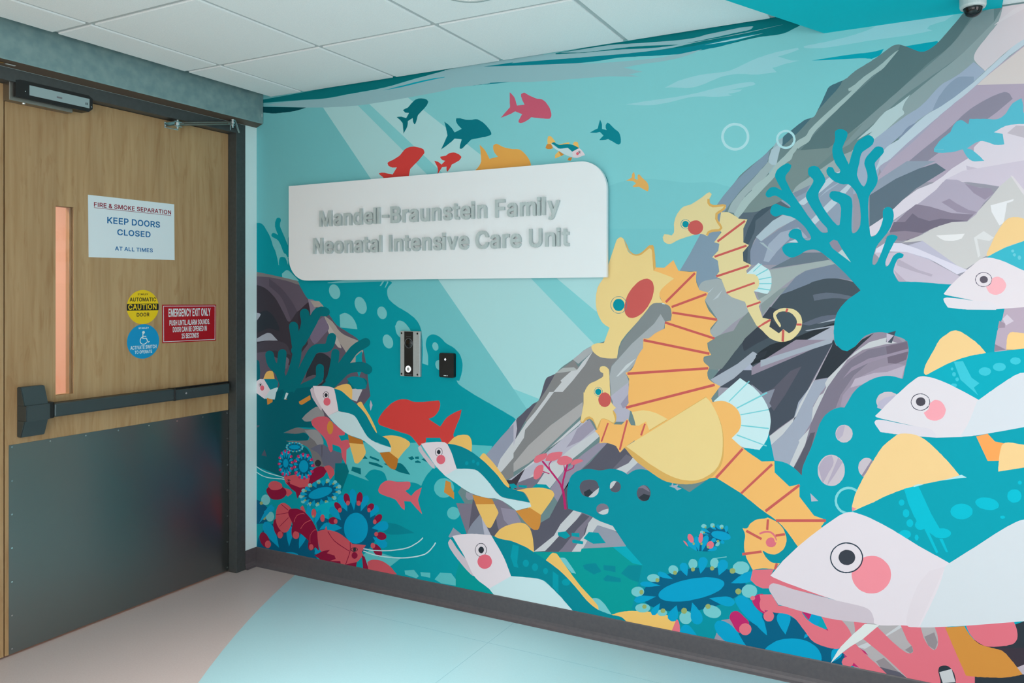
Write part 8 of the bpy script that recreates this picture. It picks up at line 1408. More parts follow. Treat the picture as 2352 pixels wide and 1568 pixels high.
45,50,58 67 1463,294 -6,-9 -5,-3 -5,-1 -5,1 -4,2 -3,3 -2,5 0,5 2,5 7,8 5,2 5,0 5,-1 6,-7
230,105,122 68 1507,251 -1,-7 -3,-7 -4,-7 -6,-6 -7,-5 -8,-4 -8,-3 -9,-1 -8,1 -7,2 -7,4 -5,5 -4,6 -2,7 0,7 2,7 4,8 5,6 7,6 7,4 8,3 9,2 8,0 8,-1 7,-3 6,-5 4,-5 3,-7
0,152,168 67 1617,347 32,-3 -9,-75 6,-24 -23,2 -18,42
0,152,168 67 1701,274 -1,-5 -2,-5 -4,-5 -5,-3 -5,-1 -5,1 -5,2 -3,4 -2,4 0,6 2,5 3,5 5,3 5,2 5,1 5,-2 4,-3 2,-4
0,152,168 67 1747,258 -6,-9 -4,-3 -5,-2 -5,0 -5,2 -3,3 -2,5 -1,5 1,5 2,5 3,4 5,4 5,1 5,0 4,-2 6,-7
0,152,168 67 1797,249 -6,-8 -4,-2 -4,-1 -4,1 -6,7 0,9 3,5 7,6 4,0 4,-1 3,-2 3,-4
0,152,168 68 1821,258 28,-15 0,-79 -28,25
0,152,168 68 1907,223 -3,-9 -4,-4 -6,-3 -6,-2 -12,0 -4,2 -4,3 -2,4 0,5 2,4 8,8 12,4 6,0 10,-4 2,-4
#small_seahorse | pale yellow seahorse with curled tail
204,228,231 51 2677,1564 46,41 30,-20 7,-4 5,-6 3,-7 4,-16 1,-8 0,-17 -1,-10 -2,-8 -7,-18 -6,-7 -10,1 -26,7 -8,1 -8,2
122,203,210 52 2704,1570 32,30 -2,2 -32,-29
122,203,210 53 2715,1554 45,24 -2,4 -45,-25
122,203,210 52 2723,1538 51,10 -1,3 -51,-9
122,203,210 52 2724,1522 50,0 0,4 -50,0
122,203,210 52 2720,1504 49,-7 1,4 -50,7
231,210,156 60 2575,1810 20,0 9,-1 15,-8 7,-5 7,-4 7,-5 6,-6 34,-4 -16,-35 0,-55 22,-11 -24,-28 2,-35 32,-16 -21,-21 4,-13 11,0 10,-1 9,-2 7,-5 5,-7 3,-8 2,-10 -1,-11 -3,-9 -4,-6 -7,-4 -6,-5 13,-33 15,-6 -9,-20 15,-45 32,-6 -6,-28 36,-25 17,16 21,-15 10,6 8,7 5,7 3,7 4,16 -2,9 -3,7 -11,14 -6,4 -8,4 -15,3 -9,0 -9,-2 -7,-3 -9,-11 5,-13 5,-9 6,-9 3,-8 -2,-6 -4,1 -13,18 -8,14 -2,7 0,13 4,6 7,5 14,7 15,3 8,0 17,-2 9,-2 7,-3 6,-4 6,-5 5,-6 4,-6 3,-7 3,-15 0,-8 -1,-8 -2,-9 -3,-8 -8,-13 -10,-12 -11,-10 -8,-5 -17,-6 -18,-2 -10,1 -10,2 -17,7 -8,5 -13,12 -13,14 -25,22 -4,8 -5,8 -4,8 -9,15 -8,15 -9,23 -2,7 -3,7 -52,18 -20,15 -21,56 -24,12 15,19 -6,44 -23,14 25,26 4,27 -4,2 -17,5 30,39 -13,12
231,210,156 61 2331,1718 7,13 17,-2 14,-5 10,11 1,6 0,17 -1,9 1,9 5,19 8,17 17,21 7,5 8,4 20,4 9,3 22,12 23,14 16,12 7,4 6,2 9,-8 -3,-8 -6,-9 -5,-13 5,-10 9,-9 7,-1 10,1 22,4 9,1 6,-1 4,-11 -3,-6 -7,-6 -8,-5 -8,-3 -8,-2 -6,-3 -3,-8 1,-10 4,-6 7,-7 13,-19 3,-9 -7,-8 -7,-1 -21,2 -8,0 -12,-6 -6,-16 -15,8 -8,2 -8,1 -17,-2 -42,-10 -8,-3 -8,-2 -15,-5 -9,-4 -17,-9 -7,-2 -11,0 -8,3 -7,5 -5,6
222,172,96 62 2519,1866 0,-17 8,-11 14,-7 13,0 29,2 4,3 -5,-10 -7,-5 -12,-6 -11,-9 -1,-22 7,-14 14,-21 -6,-6 -14,0 -16,-1 -15,-6 -8,-14 9,-4 5,10 11,4 32,2 11,13 -6,14 -9,13 -5,11 1,17 18,11 10,7 6,18 -14,4 -29,-2 -10,1 -10,5 -4,5 0,15
205,92,88 63 2563,1690 110,78 -5,7 -110,-78
205,92,88 61 2550,1629 128,41 -3,8 -128,-41
205,92,88 61 2557,1550 130,41 -3,8 -130,-41
205,92,88 61 2599,1485 111,39 -3,7 -111,-39
205,92,88 61 2679,1430 53,19 -2,7 -53,-19
205,92,88 61 2724,1352 18,11 -3,6 -18,-12
205,92,88 62 2741,1362 30,18 -4,7 -30,-18
205,92,88 61 2813,1346 -2,-45 9,-1 2,45
205,92,88 61 2867,1363 19,0 0,8 -19,0
205,92,88 61 2832,1413 5,13 -7,3 -5,-13
0,145,160 62 2442,1763 -2,-3 -4,-3 -4,-2 -5,0 -4,1 -7,6 -1,5 0,4 1,4 3,4 4,2 4,1 5,-1 4,-2 4,-3 2,-4
0,145,160 63 2449,1768 -2,-9 -6,-7 -4,-2 -5,-1 -5,0 -9,3 -4,2 -3,4 -2,4 -1,5 0,5 1,4 2,4 3,4 9,4 9,0 9,-4 6,-7/2447,1763 -4,-7 -3,-3 -4,-2 -4,-1 -5,0 -4,1 -4,2 -6,6 -2,4 -1,4 0,4 1,4 2,4 6,5 4,2 4,1 9,-2 7,-6 4,-7
205,92,88 64 2502,1752 -1,-6 -2,-6 -3,-5 -10,-8 -6,-2 -6,-1 -7,0 -12,4 -6,4 -8,10 -2,6 0,13 2,5 8,10 6,3 6,2 6,1 7,0 6,-1 6,-3 10,-9 3,-5 2,-6
#large_seahorse | large orange striped seahorse with pale belly pouch
204,228,231 66 2546,1055 105,97 30,-19 8,-4 14,-10 19,-18 17,-20 5,-7 12,-22 9,-24 2,-8 3,-24 0,-9 -3,-27 -8,-32 -3,-8 -8,-15 -5,-8 -11,-14 -5,-8 -8,1 -10,0 -6,1 -8,0 -9,1 -9,0 -9,1 -17,4 -7,3 -7,4 -19,22
122,203,210 67 2608,1055 81,85 -3,3 -81,-85
122,203,210 68 2639,1030 119,68 -3,5 -119,-69
122,203,210 69 2653,1005 110,28 -1,4 -110,-28
122,203,210 67 2655,963 108,-4 0,5 -108,4
122,203,210 67 2637,924 117,-33 1,4 -117,34
247,184,107 70 2300,1594 38,-2 39,31 21,-43 9,-2 38,-4 10,0 10,1 10,0 -3,-28 2,-17 12,-30 37,-11 -14,-32 6,-18 8,-17 4,-7 17,-18 18,-17 -14,-14 -6,-8 -6,-6 -4,-6 -2,-14 3,-6 4,-6 11,-14 -29,-19 2,-18 2,-8 12,-22 -30,-8 -2,-8 0,-8 3,-6 7,-7 8,-6 7,-7 -7,-15 -2,-7 1,-12 3,-11 6,-6 8,-6 7,-4 28,-12 -37,-51 6,-15 9,3 18,4 9,1 17,-2 16,-6 8,-4 14,-10 7,-7 5,-7 4,-7 3,-8 2,-8 2,-16 0,-9 -1,-9 -2,-9 -4,-9 -4,-7 -26,-28 29,-24 19,-14 8,-5 8,-6 9,-5 9,-6 18,-10 9,-6 9,-5 48,6 1,-44 56,-48 37,13 0,-48 53,-65 44,-11 -18,-27 14,-28 -97,-62 -13,16 -6,9 -25,32 -12,12 -5,6 -6,4 -11,10 -25,16 -15,8 -29,18 -35,25 -13,8 -12,9 -12,8 -100,51 -110,-21 -241,101 10,103 -20,57 -28,14 15,22 -2,14 0,27 3,36 0,12 1,12 -17,25 19,8 9,7 8,13 8,17 3,9 4,8 3,8 9,15 10,14 6,7 1,41 11,0 11,1 8,4 17,14 9,6 19,10 19,9 1,28 26,5 1,10 2,11 -2,20 -3,10 -5,8 -8,5 -21,8 -29,60 -29,70
247,184,107 71 2661,561 8,-16 2,-9 0,-8 -1,-8 -2,-9 -1,-9 0,-17 1,-9 4,-17 5,-15 20,-35 4,-6 30,10 8,2 16,2 8,0 7,1 16,0 19,27 -16,-2 -8,0 -8,1 -6,3 -7,5 -10,10 -10,17 -1,5 5,-1 8,-4 9,-3 8,-1 9,0 8,1 8,4 8,5 14,13 5,8 4,9 5,19 0,8 -1,9 -9,24 -4,7 -10,11 -11,9 -7,4 -7,2 -7,3 -8,2 -7,3 -11,-6 -20,-4 -10,-3 -9,-5 -17,-14 -5,-7 -3,-8 -5,-6 -8,-2
226,112,126 72 2728,545 21,10 10,2 9,0 8,-5 7,-7 5,-16 6,3 -5,17 -8,9 -10,5 -12,1 -12,-2 -11,-5 -11,-6
226,112,126 73 2792,523 -3,-9 -3,-5 -9,-6 -6,-1 -5,0 -5,1 -4,2 -3,4 -2,4 -1,5 1,5 2,5 7,8 10,4 6,0 9,-4 3,-3 2,-5
247,184,107 74 2764,544 18,-6 5,-15 5,2 -6,16 -10,5 -10,3
205,92,88 72 2761,567 3,42 -9,-1 -3,-41
205,92,88 75 2789,545 36,10 -2,9 -35,-10
205,92,88 73 2673,548 60,-24 4,9 -59,24
205,92,88 72 2660,453 76,22 -2,9 -75,-21
205,92,88 72 2791,417 7,25 -9,2 -7,-25
222,172,96 71 2161,834 353,237 5,-6 4,-7 10,-12 13,-19 20,-36 9,-23 5,-17 1,-9 2,-9 3,-29 0,-50 -2,-21 -4,-20 -6,-17 -10,-15 -23,-29 -7,-5 -7,-4 -7,-5 -15,-8 -8,-3 -8,-4 -17,-6 -9,-2 -9,-3 -9,-1 -9,-2 -10,-1 -9,0 -10,-1 -28,0 -29,3 -17,5 -8,3 -8,4 -8,3 -15,9 -8,4 -8,5 -8,4 -49,30 -28,24 -25,27
240,208,142 72 2169,840 345,228 12,-11 10,-12 12,-20 8,-15 3,-7 4,-7 5,-15 3,-7 2,-8 3,-8 5,-31 0,-9 1,-8 0,-33 -1,-9 0,-8 -2,-17 -6,-24 -9,-23 -15,-20 -6,-6 -7,-5 -6,-6 -31,-20 -17,-7 -9,-3 -9,-2 -19,-2 -28,0 -10,1 -9,2 -8,1 -23,6 -25,9 -27,12 -19,10 -9,4 -19,10 -38,24 -9,5 -9,6
240,208,142 73 2194,987 45,10 9,1 10,-1 9,0 9,-1 26,-6 9,-3 8,-4 9,-3 25,-12 -80,-54 -15,38 -34,-21 -13,1 -1,8 -6,24 -3,8 -4,7
222,172,96 74 2274,914 77,50 -2,3 -77,-50
205,92,88 71 2348,1447 123,118 -6,7 -124,-118
205,92,88 72 2371,1426 146,53 -3,9 -146,-53
205,92,88 71 2371,1403 187,-27 1,10 -186,26
205,92,88 71 2339,1362 208,-61 3,9 -208,61
205,92,88 71 2246,1286 281,-47 2,10 -281,47
205,92,88 71 2175,1142 348,38 0,10 -348,-37
205,92,88 73 2170,999 381,116 -3,10 -381,-116
205,92,88 73 2559,745 106,126 -7,6 -107,-126
205,92,88 74 2658,694 121,127 -7,6 -120,-127
205,92,88 75 2753,635 128,116 -6,7 -128,-115
205,92,88 76 2790,602 184,24 0,11 -184,-24
222,172,96 71 2159,1718 16,-30 3,-9 4,-8 4,-6 9,-7 9,-6 10,-2 8,1 8,3 9,5 14,11 14,13 6,4 16,0 4,-9 5,-37 0,-10 2,-19 0,-9 1,-9 -9,-15 -4,18 -1,11 -2,9 -1,10 -6,15 -5,4 -8,2 -9,0 -22,-6 -11,-2 -9,1 -8,3 -8,4 -13,12 -11,14
240,208,142 73 2124,1709 4,7 9,7 9,2 10,-6 4,-8 6,-20 3,-8 4,-8 3,-8 5,-7 7,-6 9,-5 17,-5 12,1 13,4 29,22 5,3 8,-3 2,-5 2,-10 0,-11 3,-31 0,-8 3,-25 8,-3 9,-2 57,-21 7,-4 8,-3 -7,-6 -8,-5 -23,-18 -15,-14 -5,-7 -5,-11 0,-12 3,-9 12,-19 -27,0 -9,-1 -8,-2 -13,-10 -10,-14 -23,-28 -7,-7 -12,-15 -53,-56 -23,-29 -11,-26 -4,-19 -1,-9 -4,-20 -22,-2 -23,0 -21,2 -11,2 -9,4 -10,6 -9,7 -7,7 -6,11 -1,11 7,6 10,5 9,2 11,1 11,0 11,1 26,66 -8,5 -9,4 -14,11 -7,8 -10,17 -8,18 -3,9 -4,20 0,8 -1,9 0,9 1,9 0,9 1,8 6,26 8,15 17,23 5,8 12,28 3,10
205,92,88 74 2266,1431 -15,-18 -8,-8 -9,-7 -17,-10 -17,-5 -7,0 -7,1 -7,2 -10,9 -4,7 -4,16 0,9 1,10 5,21 4,11 5,11 6,10 7,10 8,10 16,16 8,7 9,6 17,7 16,2 13,-4 10,-9 3,-6 4,-16 0,-9 -1,-10 -5,-21 -4,-11 -5,-10
0,145,160 75 2162,1438 -1,-6 -2,-6 -9,-10 -5,-3 -6,-1 -7,0 -6,1 -6,3 -8,9 -2,6 -1,6 1,7 2,6 8,9 6,3 6,1 7,0 6,-1 5,-3 5,-4 4,-5 2,-6
60,125,140 76 2173,1438 -2,-12 -6,-11 -10,-9 -12,-4 -6,-1 -6,0 -7,1 -11,6 -5,4 -4,5 -3,5 -2,6 -1,6 0,7 1,6 2,6 3,5 4,5 5,4 11,6 7,1 12,0 6,-2 6,-3 10,-8 6,-11/2171,1438 -2,-12 -6,-10 -9,-8 -5,-3 -12,-2 -6,0 -6,1 -6,2 -5,3 -8,9 -3,5 -3,11 0,6 1,6 2,6 3,5 8,9 5,3 6,2 6,1 12,0 6,-2 10,-6 4,-4 6,-11
#baby_seahorse | tiny yellow seahorse held at the pouch
247,184,107 74 2036,902 0,10 2,19 3,7 7,6 9,4 10,2 19,0 10,-2 7,-3 6,-7 4,-9 36,2 27,27 15,-26 33,-1 34,21 13,-36 -110,-82 -20,-23 -18,27 -20,6 -11,2 -10,1 -12,0 -24,-4 2,20 -1,9 -5,8 -17,14
222,172,96 75 1958,925 -2,6 6,31 141,33 15,-14 5,-8 2,-11 -1,-13 -3,-10 -8,-9 -6,2 -16,10 -9,4 -14,3 -12,-2 -4,-10 -3,-12 -12,-28 -9,17 -4,9 -5,8 -4,5 -8,6 -8,3 -16,-8 -7,-8 -6,-5
240,208,142 76 2046,1160 5,12 10,3 11,0 10,-5 8,-8 2,-11 1,-30 1,-10 0,-20 2,-19 0,-9 1,-10 0,-9 2,-9 1,-8 3,-7 6,-8 14,-12 -15,-13 3,-14 4,-10 3,-11 0,-8 -7,-8 -8,2 -11,6 -10,4 -13,3 -13,-2 -7,-10 -6,-12 -8,-20 -16,35 -4,6 -16,7 -11,-3 -10,-6 -11,-17 -7,1 -1,7 1,12 10,52 1,10 0,48 2,-4 3,4 4,10 7,12 7,9 7,6 8,5 19,8 30,17 6,6 0,12 -13,6
205,92,88 77 2083,934 -31,-82 7,-2 31,82
205,92,88 75 2170,951 -34,-127 8,-2 34,128
205,92,88 75 2250,943 -18,-50 8,-2 17,50
0,145,160 77 2055,1060 -7,-8 -5,-2 -5,0 -4,1 -4,3 -3,4 -1,5 1,5 3,4 4,3 4,2 5,1 5,-2 4,-3 3,-4
0,145,160 78 2061,1060 -5,-9 -4,-3 -9,-4 -5,0 -9,3 -6,7 -2,4 0,10 2,4 6,8 9,4 5,0 5,-1 4,-2 4,-3 3,-4 2,-4/2059,1061 -2,-5 -2,-3 -8,-6 -4,-1 -4,0 -8,2 -4,3 -4,8 0,8 4,8 7,6 5,1 4,0 4,-1 8,-4 4,-8
205,92,88 79 2099,1026 -2,-6 -3,-6 -4,-5 -5,-4 -6,-3 -6,-2 -6,0 -11,3 -9,8 -3,6 -2,6 -1,7 1,6 2,6 3,6 9,10 6,3 11,2 6,-1 11,-6 4,-5 3,-5 2,-7
#sea_anemone
0,92,126 71 2608,523 -1,-4 -6,-8 -14,-9 -13,-4 -7,-1 -21,0 -19,6 -13,9 -4,8 0,4 2,8 7,8 10,6 19,6 22,0 13,-3 11,-4 5,-3 4,-4 4,-7 1,-4
0,155,196 72 2614,517 -1,-3 -5,-5 -4,-2 -6,-1 -5,-2 -6,-1 -14,0 -19,3 -10,4 -7,6 -2,5 1,3 4,6 9,4 11,3 20,0 13,-2 15,-6 5,-6 1,-3
0,155,196 72 2532,525 -13,9 -11,5 -9,1 -6,-4 2,-6 8,-4
0,155,196 72 2555,540 -5,11 -5,6 -7,3 -6,-3 -1,-7 3,-5 8,-3
0,155,196 72 2577,543 -4,11 -4,6 -6,3 -6,-3 -2,-7 3,-5 7,-3
0,155,196 73 2595,532 7,13 2,8 -1,7 -5,3 -6,-4 -3,-6 2,-9
0,155,196 72 2528,514 -14,8 -6,-1 -3,-4 1,-5 4,-2 7,1
118,194,198 72 2516,550 -1,-3 -2,-3 -3,-2 -8,-2 -4,1 -4,4 0,3 4,6 4,2 4,1 7,-2 2,-2
118,194,198 73 2549,554 -2,-3 -7,-4 -6,2 -2,3 -1,3 1,4 2,3 3,2 3,1 4,0 5,-4
118,194,198 73 2585,554 -2,-3 -3,-2 -3,-1 -4,0 -4,5 0,3 2,4 2,2 4,2 3,0 3,-1 2,-3
118,194,198 73 2505,523 -1,-3 -2,-3 -3,-2 -3,-1 -4,1 -2,2 -1,2 0,3 1,3 2,2 4,2 3,0 3,-1 2,-2
118,194,198 72 2570,488 -1,-4 -2,-4 -3,-3 -4,-2 -4,0 -6,4 -1,4 0,4 1,5 6,5 4,1 4,0 3,-2 2,-4
152,166,100 73 2516,545 -1,-3 -3,-2 -2,0 -2,1 0,4 2,2 2,1 2,0
152,166,100 74 2550,552 -2,-4 -4,0 -2,1 0,4 2,2 2,1 3,-2
152,166,100 74 2583,551 -2,-4 -2,-1 -4,2 0,4 4,2 2,0
152,166,100 74 2510,523 -2,-4 -4,0 -2,1 0,4 2,2 2,1 3,-2
152,166,100 73 2534,505 -2,-2 -2,-1 -2,0 -3,2 0,3 1,2 4,2 4,-2
152,166,100 73 2567,494 -2,-1 -2,-2 -2,0 -2,1 -1,2 0,3 1,2 4,2 2,0 2,-2
0,155,196 72 2573,489 9,-1 5,1 2,4 -3,7 -5,3 -4,0 -2,-5
#sea_anemone
0,92,126 74 2454,458 10,25 4,7 5,7 7,6 8,5 8,4 9,3 9,1 8,-1 15,-8 7,-6 15,-10 -27,-42 -55,-5
226,112,126 62 2418,478 10,-3 7,-8 5,-11 -9,6 -7,7
0,155,196 75 2477,444 -4,15 -6,15 -4,7 -11,6 -12,-4 -4,-11 5,-12 6,-4 22,-10
0,155,196 76 2484,442 2,10 3,27 -1,9 -5,12 -10,4 -8,-9 0,-15 2,-8 8,-15 5,-7
0,155,196 75 2496,444 12,18 15,28 2,8 0,8 -6,8 -11,-5 -5,-7 -3,-8 -2,-10 -2,-20
0,155,196 76 2519,450 9,0 21,5 8,6 2,8 -6,4 -9,-2 -11,-8
0,155,196 75 2532,487 12,2 7,3 3,5 -1,7 -6,3 -6,-2 -4,-6
226,112,126 76 2462,493 1,-5 0,-5 -1,-4 -2,-3 -6,-2 -4,1 -7,6 -3,4 -2,5 -1,5 2,9 2,3 6,2 4,-1 7,-6
226,112,126 77 2501,499 -2,-10 -2,-5 -4,-5 -5,-1 -2,2 -2,4 -1,4 0,10 2,11 6,10 5,0 4,-5 1,-4
226,112,126 77 2544,471 -3,-5 -4,-3 -9,-3 -5,1 -6,6 -1,5 1,5 5,9 4,3 4,2 5,1 4,-1 4,-3 2,-3 1,-5 0,-4
152,166,100 77 2467,470 -2,-3 -2,-1 -2,0 -2,1 -1,5 1,3 4,2 4,-2
152,166,100 78 2500,476 -2,-4 -3,-2 -2,0 -2,2 -1,2 1,5 2,2 5,0
152,166,100 78 2527,467 -2,-4 -3,-2 -2,0 -2,2 -1,2 1,5 4,2 3,-1 1,-1
#sea_anemone
0,92,126 66 2673,350 -1,-11 -3,-12 -7,-12 -11,-14 -13,-13 -36,-27 -22,-13 -24,-12 -26,-12 -27,-11 -27,-10 -57,-15 -28,-5 -26,-3 -25,-2 -23,1 -21,2 -18,4 -15,6 -11,7 -7,9 -4,11 0,11 4,13 8,14 12,14 15,14 18,14 21,14 49,26 55,22 28,9 28,7 55,11 25,2 24,1 21,-1 19,-3 17,-4 13,-6 10,-7 6,-9
118,194,198 67 2250,240 -1,-5 -2,-4 -4,-5 -10,-8 -13,-4 -7,0 -6,1 -5,2 -5,3 -3,4 -1,4 0,5 1,5 3,5 10,8 6,3 13,3 7,0 10,-4 4,-4 2,-4
118,194,198 67 2317,308 -1,-4 -2,-4 -4,-4 -10,-6 -13,-3 -6,0 -6,1 -9,4 -2,4 -1,4 1,4 2,4 4,4 11,6 6,2 6,1 7,0 5,-1 9,-4 2,-4
118,194,198 67 2397,348 -3,-5 -8,-7 -6,-2 -6,-1 -5,1 -5,2 -4,3 -3,4 -1,5 0,5 2,5 3,5 9,6 6,1 6,0 5,-1 5,-3 3,-3 2,-5 1,-5
118,194,198 67 2478,386 -2,-5 -8,-8 -5,-3 -5,-1 -5,0 -4,2 -4,3 -4,10 0,5 4,10 4,5 4,3 5,2 5,0 5,-1 4,-2 4,-4 2,-5
118,194,198 67 2565,404 -2,-6 -7,-8 -4,-3 -5,-1 -9,2 -6,8 -1,5 0,5 1,6 6,9 4,3 5,2 5,1 8,-4 3,-4 2,-5
118,194,198 72 2688,409 -1,-5 -2,-5 -3,-5 -9,-8 -5,-3 -7,-3 -12,-2 -12,2 -5,2 -8,7 -2,10 2,10 8,9 10,8 19,4 12,-2 5,-2 7,-8 2,-4
118,194,198 67 2718,323 -2,-11 -3,-5 -4,-5 -5,-4 -12,-6 -6,-1 -6,0 -6,1 -9,4 -4,4 -4,10 0,5 4,11 8,9 5,4 6,3 12,2 6,0 11,-4 4,-3 3,-4
118,194,198 67 2277,177 -1,-4 -2,-4 -3,-4 -5,-4 -12,-6 -7,-2 -14,-2 -12,2 -5,2 -5,6 -1,4 1,4 2,4 3,4 5,4 12,6 7,2 14,2 12,-2 5,-2 5,-6
118,194,198 67 2350,167 -6,-8 -5,-3 -6,-2 -11,-2 -6,1 -7,4 -2,4 0,4 2,4 7,7 11,4 6,1 6,0 5,-2 6,-5
118,194,198 67 2457,171 -1,-6 -2,-6 -3,-6 -9,-10 -6,-3 -12,-2 -6,1 -5,2 -8,8 -2,6 0,12 2,6 8,11 5,4 6,3 6,2 6,0 6,-1 5,-2 4,-3 3,-5 2,-5
118,194,198 67 2575,207 -2,-5 -7,-8 -4,-3 -6,-3 -6,-2 -6,-1 -13,0 -6,1 -11,4 -8,7 -2,4 -2,9 4,9 3,4 5,4 5,3 12,4 6,1 7,0 6,-1 12,-4 8,-6 3,-4 2,-4
118,194,198 68 2546,422 52,15 -1,3 -51,-15
118,194,198 68 2559,405 36,2 0,4 -35,-2
0,155,196 67 2322,278 -9,1 -9,2 -30,4 -12,0 -11,-2 -10,-3 -10,-9 8,-8 10,-1 10,0 13,2 13,3 9,3 9,2
0,155,196 68 2375,313 -15,10 -8,4 -8,5 -9,3 -16,1 -10,-7 4,-10 13,-6 9,-1 20,0 10,1
0,155,196 67 2435,336 2,9 2,17 0,9 -1,8 -9,9 -15,-1 -10,-12 1,-13 4,-7 12,-10 7,-5
0,155,196 67 2491,354 14,18 6,9 5,10 4,10 1,8 -2,7 -6,5 -7,3 -9,-2 -7,-4 -5,-7 -3,-9 0,-9 1,-11 5,-19
0,155,196 69 2566,359 24,23 8,9 5,8 0,16 -5,6 -7,4 -9,0 -9,-3 -10,-14 -2,-9 3,-30
0,155,196 73 2615,337 19,2 9,2 9,1 18,4 10,3 17,8 7,5 5,6 4,10 1,9 -6,6 -9,3 -7,0 -16,-6 -9,-5 -24,-20
0,155,196 68 2302,229 -51,-5 -18,-4 -12,-5 -9,-6 -8,-14 12,-7 10,1 12,3 18,8 9,5
0,155,196 69 2320,205 -23,-18 -13,-14 -5,-14 6,-10 13,2 10,11 4,8 5,17 1,9
0,155,196 67 2391,209 -17,-17 -16,-18 -5,-9 0,-16 6,-6 8,-4 10,1 9,4 10,14 1,10 0,11
0,155,196 68 2456,232 -2,-17 -2,-9 -1,-8 0,-8 -1,-9 0,-9 2,-8 5,-10 7,-6 10,-2 10,2 9,7 6,10 1,10 -2,11 -3,7 -5,7 -11,11 -5,6
0,155,196 67 2527,261 24,-9 8,-2 7,-3 20,-4 9,-1 12,1 11,4 8,7 5,8 -2,7 -6,7 -10,4 -12,1 -9,-1 -29,-7
0,155,196 69 2588,333 0,-6 -2,-6 -11,-15 -9,-8 -23,-16 -14,-8 -32,-16 -53,-21 -36,-10 -33,-6 -28,-2 -11,1 -9,2 -7,3 -5,4 -2,5 0,6 2,6 5,8 17,16 11,8 28,17 33,16 36,14 18,6 51,13 29,3 13,0 10,-1 9,-2 7,-3 4,-3
152,166,100 69 2247,238 -1,-4 -2,-4 -6,-4 -4,0 -3,2 -2,3 0,7 2,4 7,4 3,0 3,-2 2,-3
152,166,100 70 2317,299 -3,-7 -3,-2 -4,-1 -4,0 -2,2 -2,4 0,3 4,7 8,2 5,-4
152,166,100 70 2392,339 -3,-4 -3,-2 -3,-1 -4,1 -4,5 0,3 4,7 4,1 3,0 3,-1 3,-2
152,166,100 68 2468,368 -1,-4 -2,-3 -3,-2 -3,-1 -3,0 -3,2 -1,4 0,3 1,4 6,4 3,0 3,-1 2,-3
152,166,100 68 2548,385 -1,-4 -2,-3 -3,-2 -3,-1 -3,0 -3,1 -2,3 -1,3 1,4 2,3 3,2 3,1 3,0 3,-1 2,-3
152,166,100 74 2633,388 -1,-4 -2,-4 -4,-3 -8,-2 -4,1 -3,3 -1,4 0,4 1,4 3,3 4,2 4,1 4,0 4,-2 2,-3
152,166,100 67 2656,311 -1,-4 -2,-4 -7,-6 -8,0 -5,6 -1,4 1,4 2,4 3,3 4,2 4,1 4,-1 3,-2 2,-3
152,166,100 68 2261,180 -1,-4 -5,-6 -4,-1 -4,0 -3,1 -2,3 -1,3 1,4 5,6 4,1 4,0 3,-1 2,-3
152,166,100 68 2343,177 -3,-7 -4,-3 -4,-1 -4,0 -3,1 -3,3 0,7 6,7 4,1 4,0 4,-1 2,-3
152,166,100 68 2435,194 -1,-4 -2,-4 -4,-4 -4,-2 -8,0 -3,2 -2,4 -1,4 1,4 2,4 7,6 8,0 4,-2 2,-4
152,166,100 70 2533,230 -1,-4 -2,-4 -3,-3 -8,-2 -3,1 -5,6 0,4 5,7 3,2 4,1 4,0 3,-2 2,-3
#sea_anemone
150,142,158 68 2546,97 31,86 36,12 57,-99 -111,-23
0,92,126 69 2644,139 44,61 48,-13 3,70 56,-3 70,-12 62,-73 99,-5 24,-28 -24,-43 -79,-8 -208,-1 -62,4
202,200,203 70 3034,269 43,4 0,-21 -20,-3
0,155,196 70 2959,110 -1,-10 -3,-10 -5,-10 -6,-10 -17,-20 -11,-9 -12,-8 -13,-7 -13,-6 -29,-9 -15,-3 -14,-1 -14,0 -26,4 -21,10 -8,7 -7,8 -5,8 -3,10 -1,10 1,10 3,11 5,10 7,11 8,10 21,18 12,9 14,7 14,6 29,8 14,2 15,1 13,0 13,-2 12,-3 11,-5 9,-5 8,-7 6,-7 5,-9 3,-9
0,155,196 71 2756,157 -2,18 -8,33 -9,15 -8,5 -8,1 -7,-3 -5,-7 -3,-8 2,-9 4,-9 10,-11 13,-11 14,-10
0,155,196 70 2826,174 17,51 2,9 0,8 -3,10 -6,8 -9,3 -11,-1 -11,-6 -8,-9 -4,-10 0,-11 2,-7 8,-15 8,-12
0,155,196 70 2939,218 3,9 8,18 2,9 3,8 1,8 0,7 -3,8 -6,6 -9,2 -11,-2 -11,-6 -8,-8 -3,-9 -1,-10 6,-12 10,-12
0,155,196 70 2894,173 13,8 2,5 -3,4 -4,1 -4,-3
0,155,196 70 2995,103 16,12 14,12 5,7 2,14 -4,7 -6,4 -8,1 -7,-1 -11,-11 -2,-8 -1,-9 0,-9
0,155,196 70 3050,247 -1,-8 0,-17 1,-8 2,-6 10,-5 7,3 8,5 5,7 4,8 -2,12 -5,3 -14,4
190,38,104 71 2882,279 9,0 19,2 8,-1 4,-2 1,-6 -11,-26
190,38,104 70 2971,220 12,10 2,-12
190,38,104 71 3026,268 27,-16 -19,-10
0,155,196 72 2631,277 5,7 8,7 9,4 8,1 9,-2 9,-4 11,-8 10,-11 4,-6 32,-30 0,-56 -13,5 -25,12 -28,22 -21,21 -15,22 -3,8
0,155,196 73 2548,156 4,11 7,9 8,3 10,2 9,0 20,-6 14,-8 13,-11 13,-15 18,-27 7,-8 6,-9 -82,1 -6,5 -7,4 -12,10 -6,4 -5,6 -8,14
0,155,196 66 2403,101 8,21 6,9 11,6 12,0 5,-2 6,-4 26,-29 -32,-34
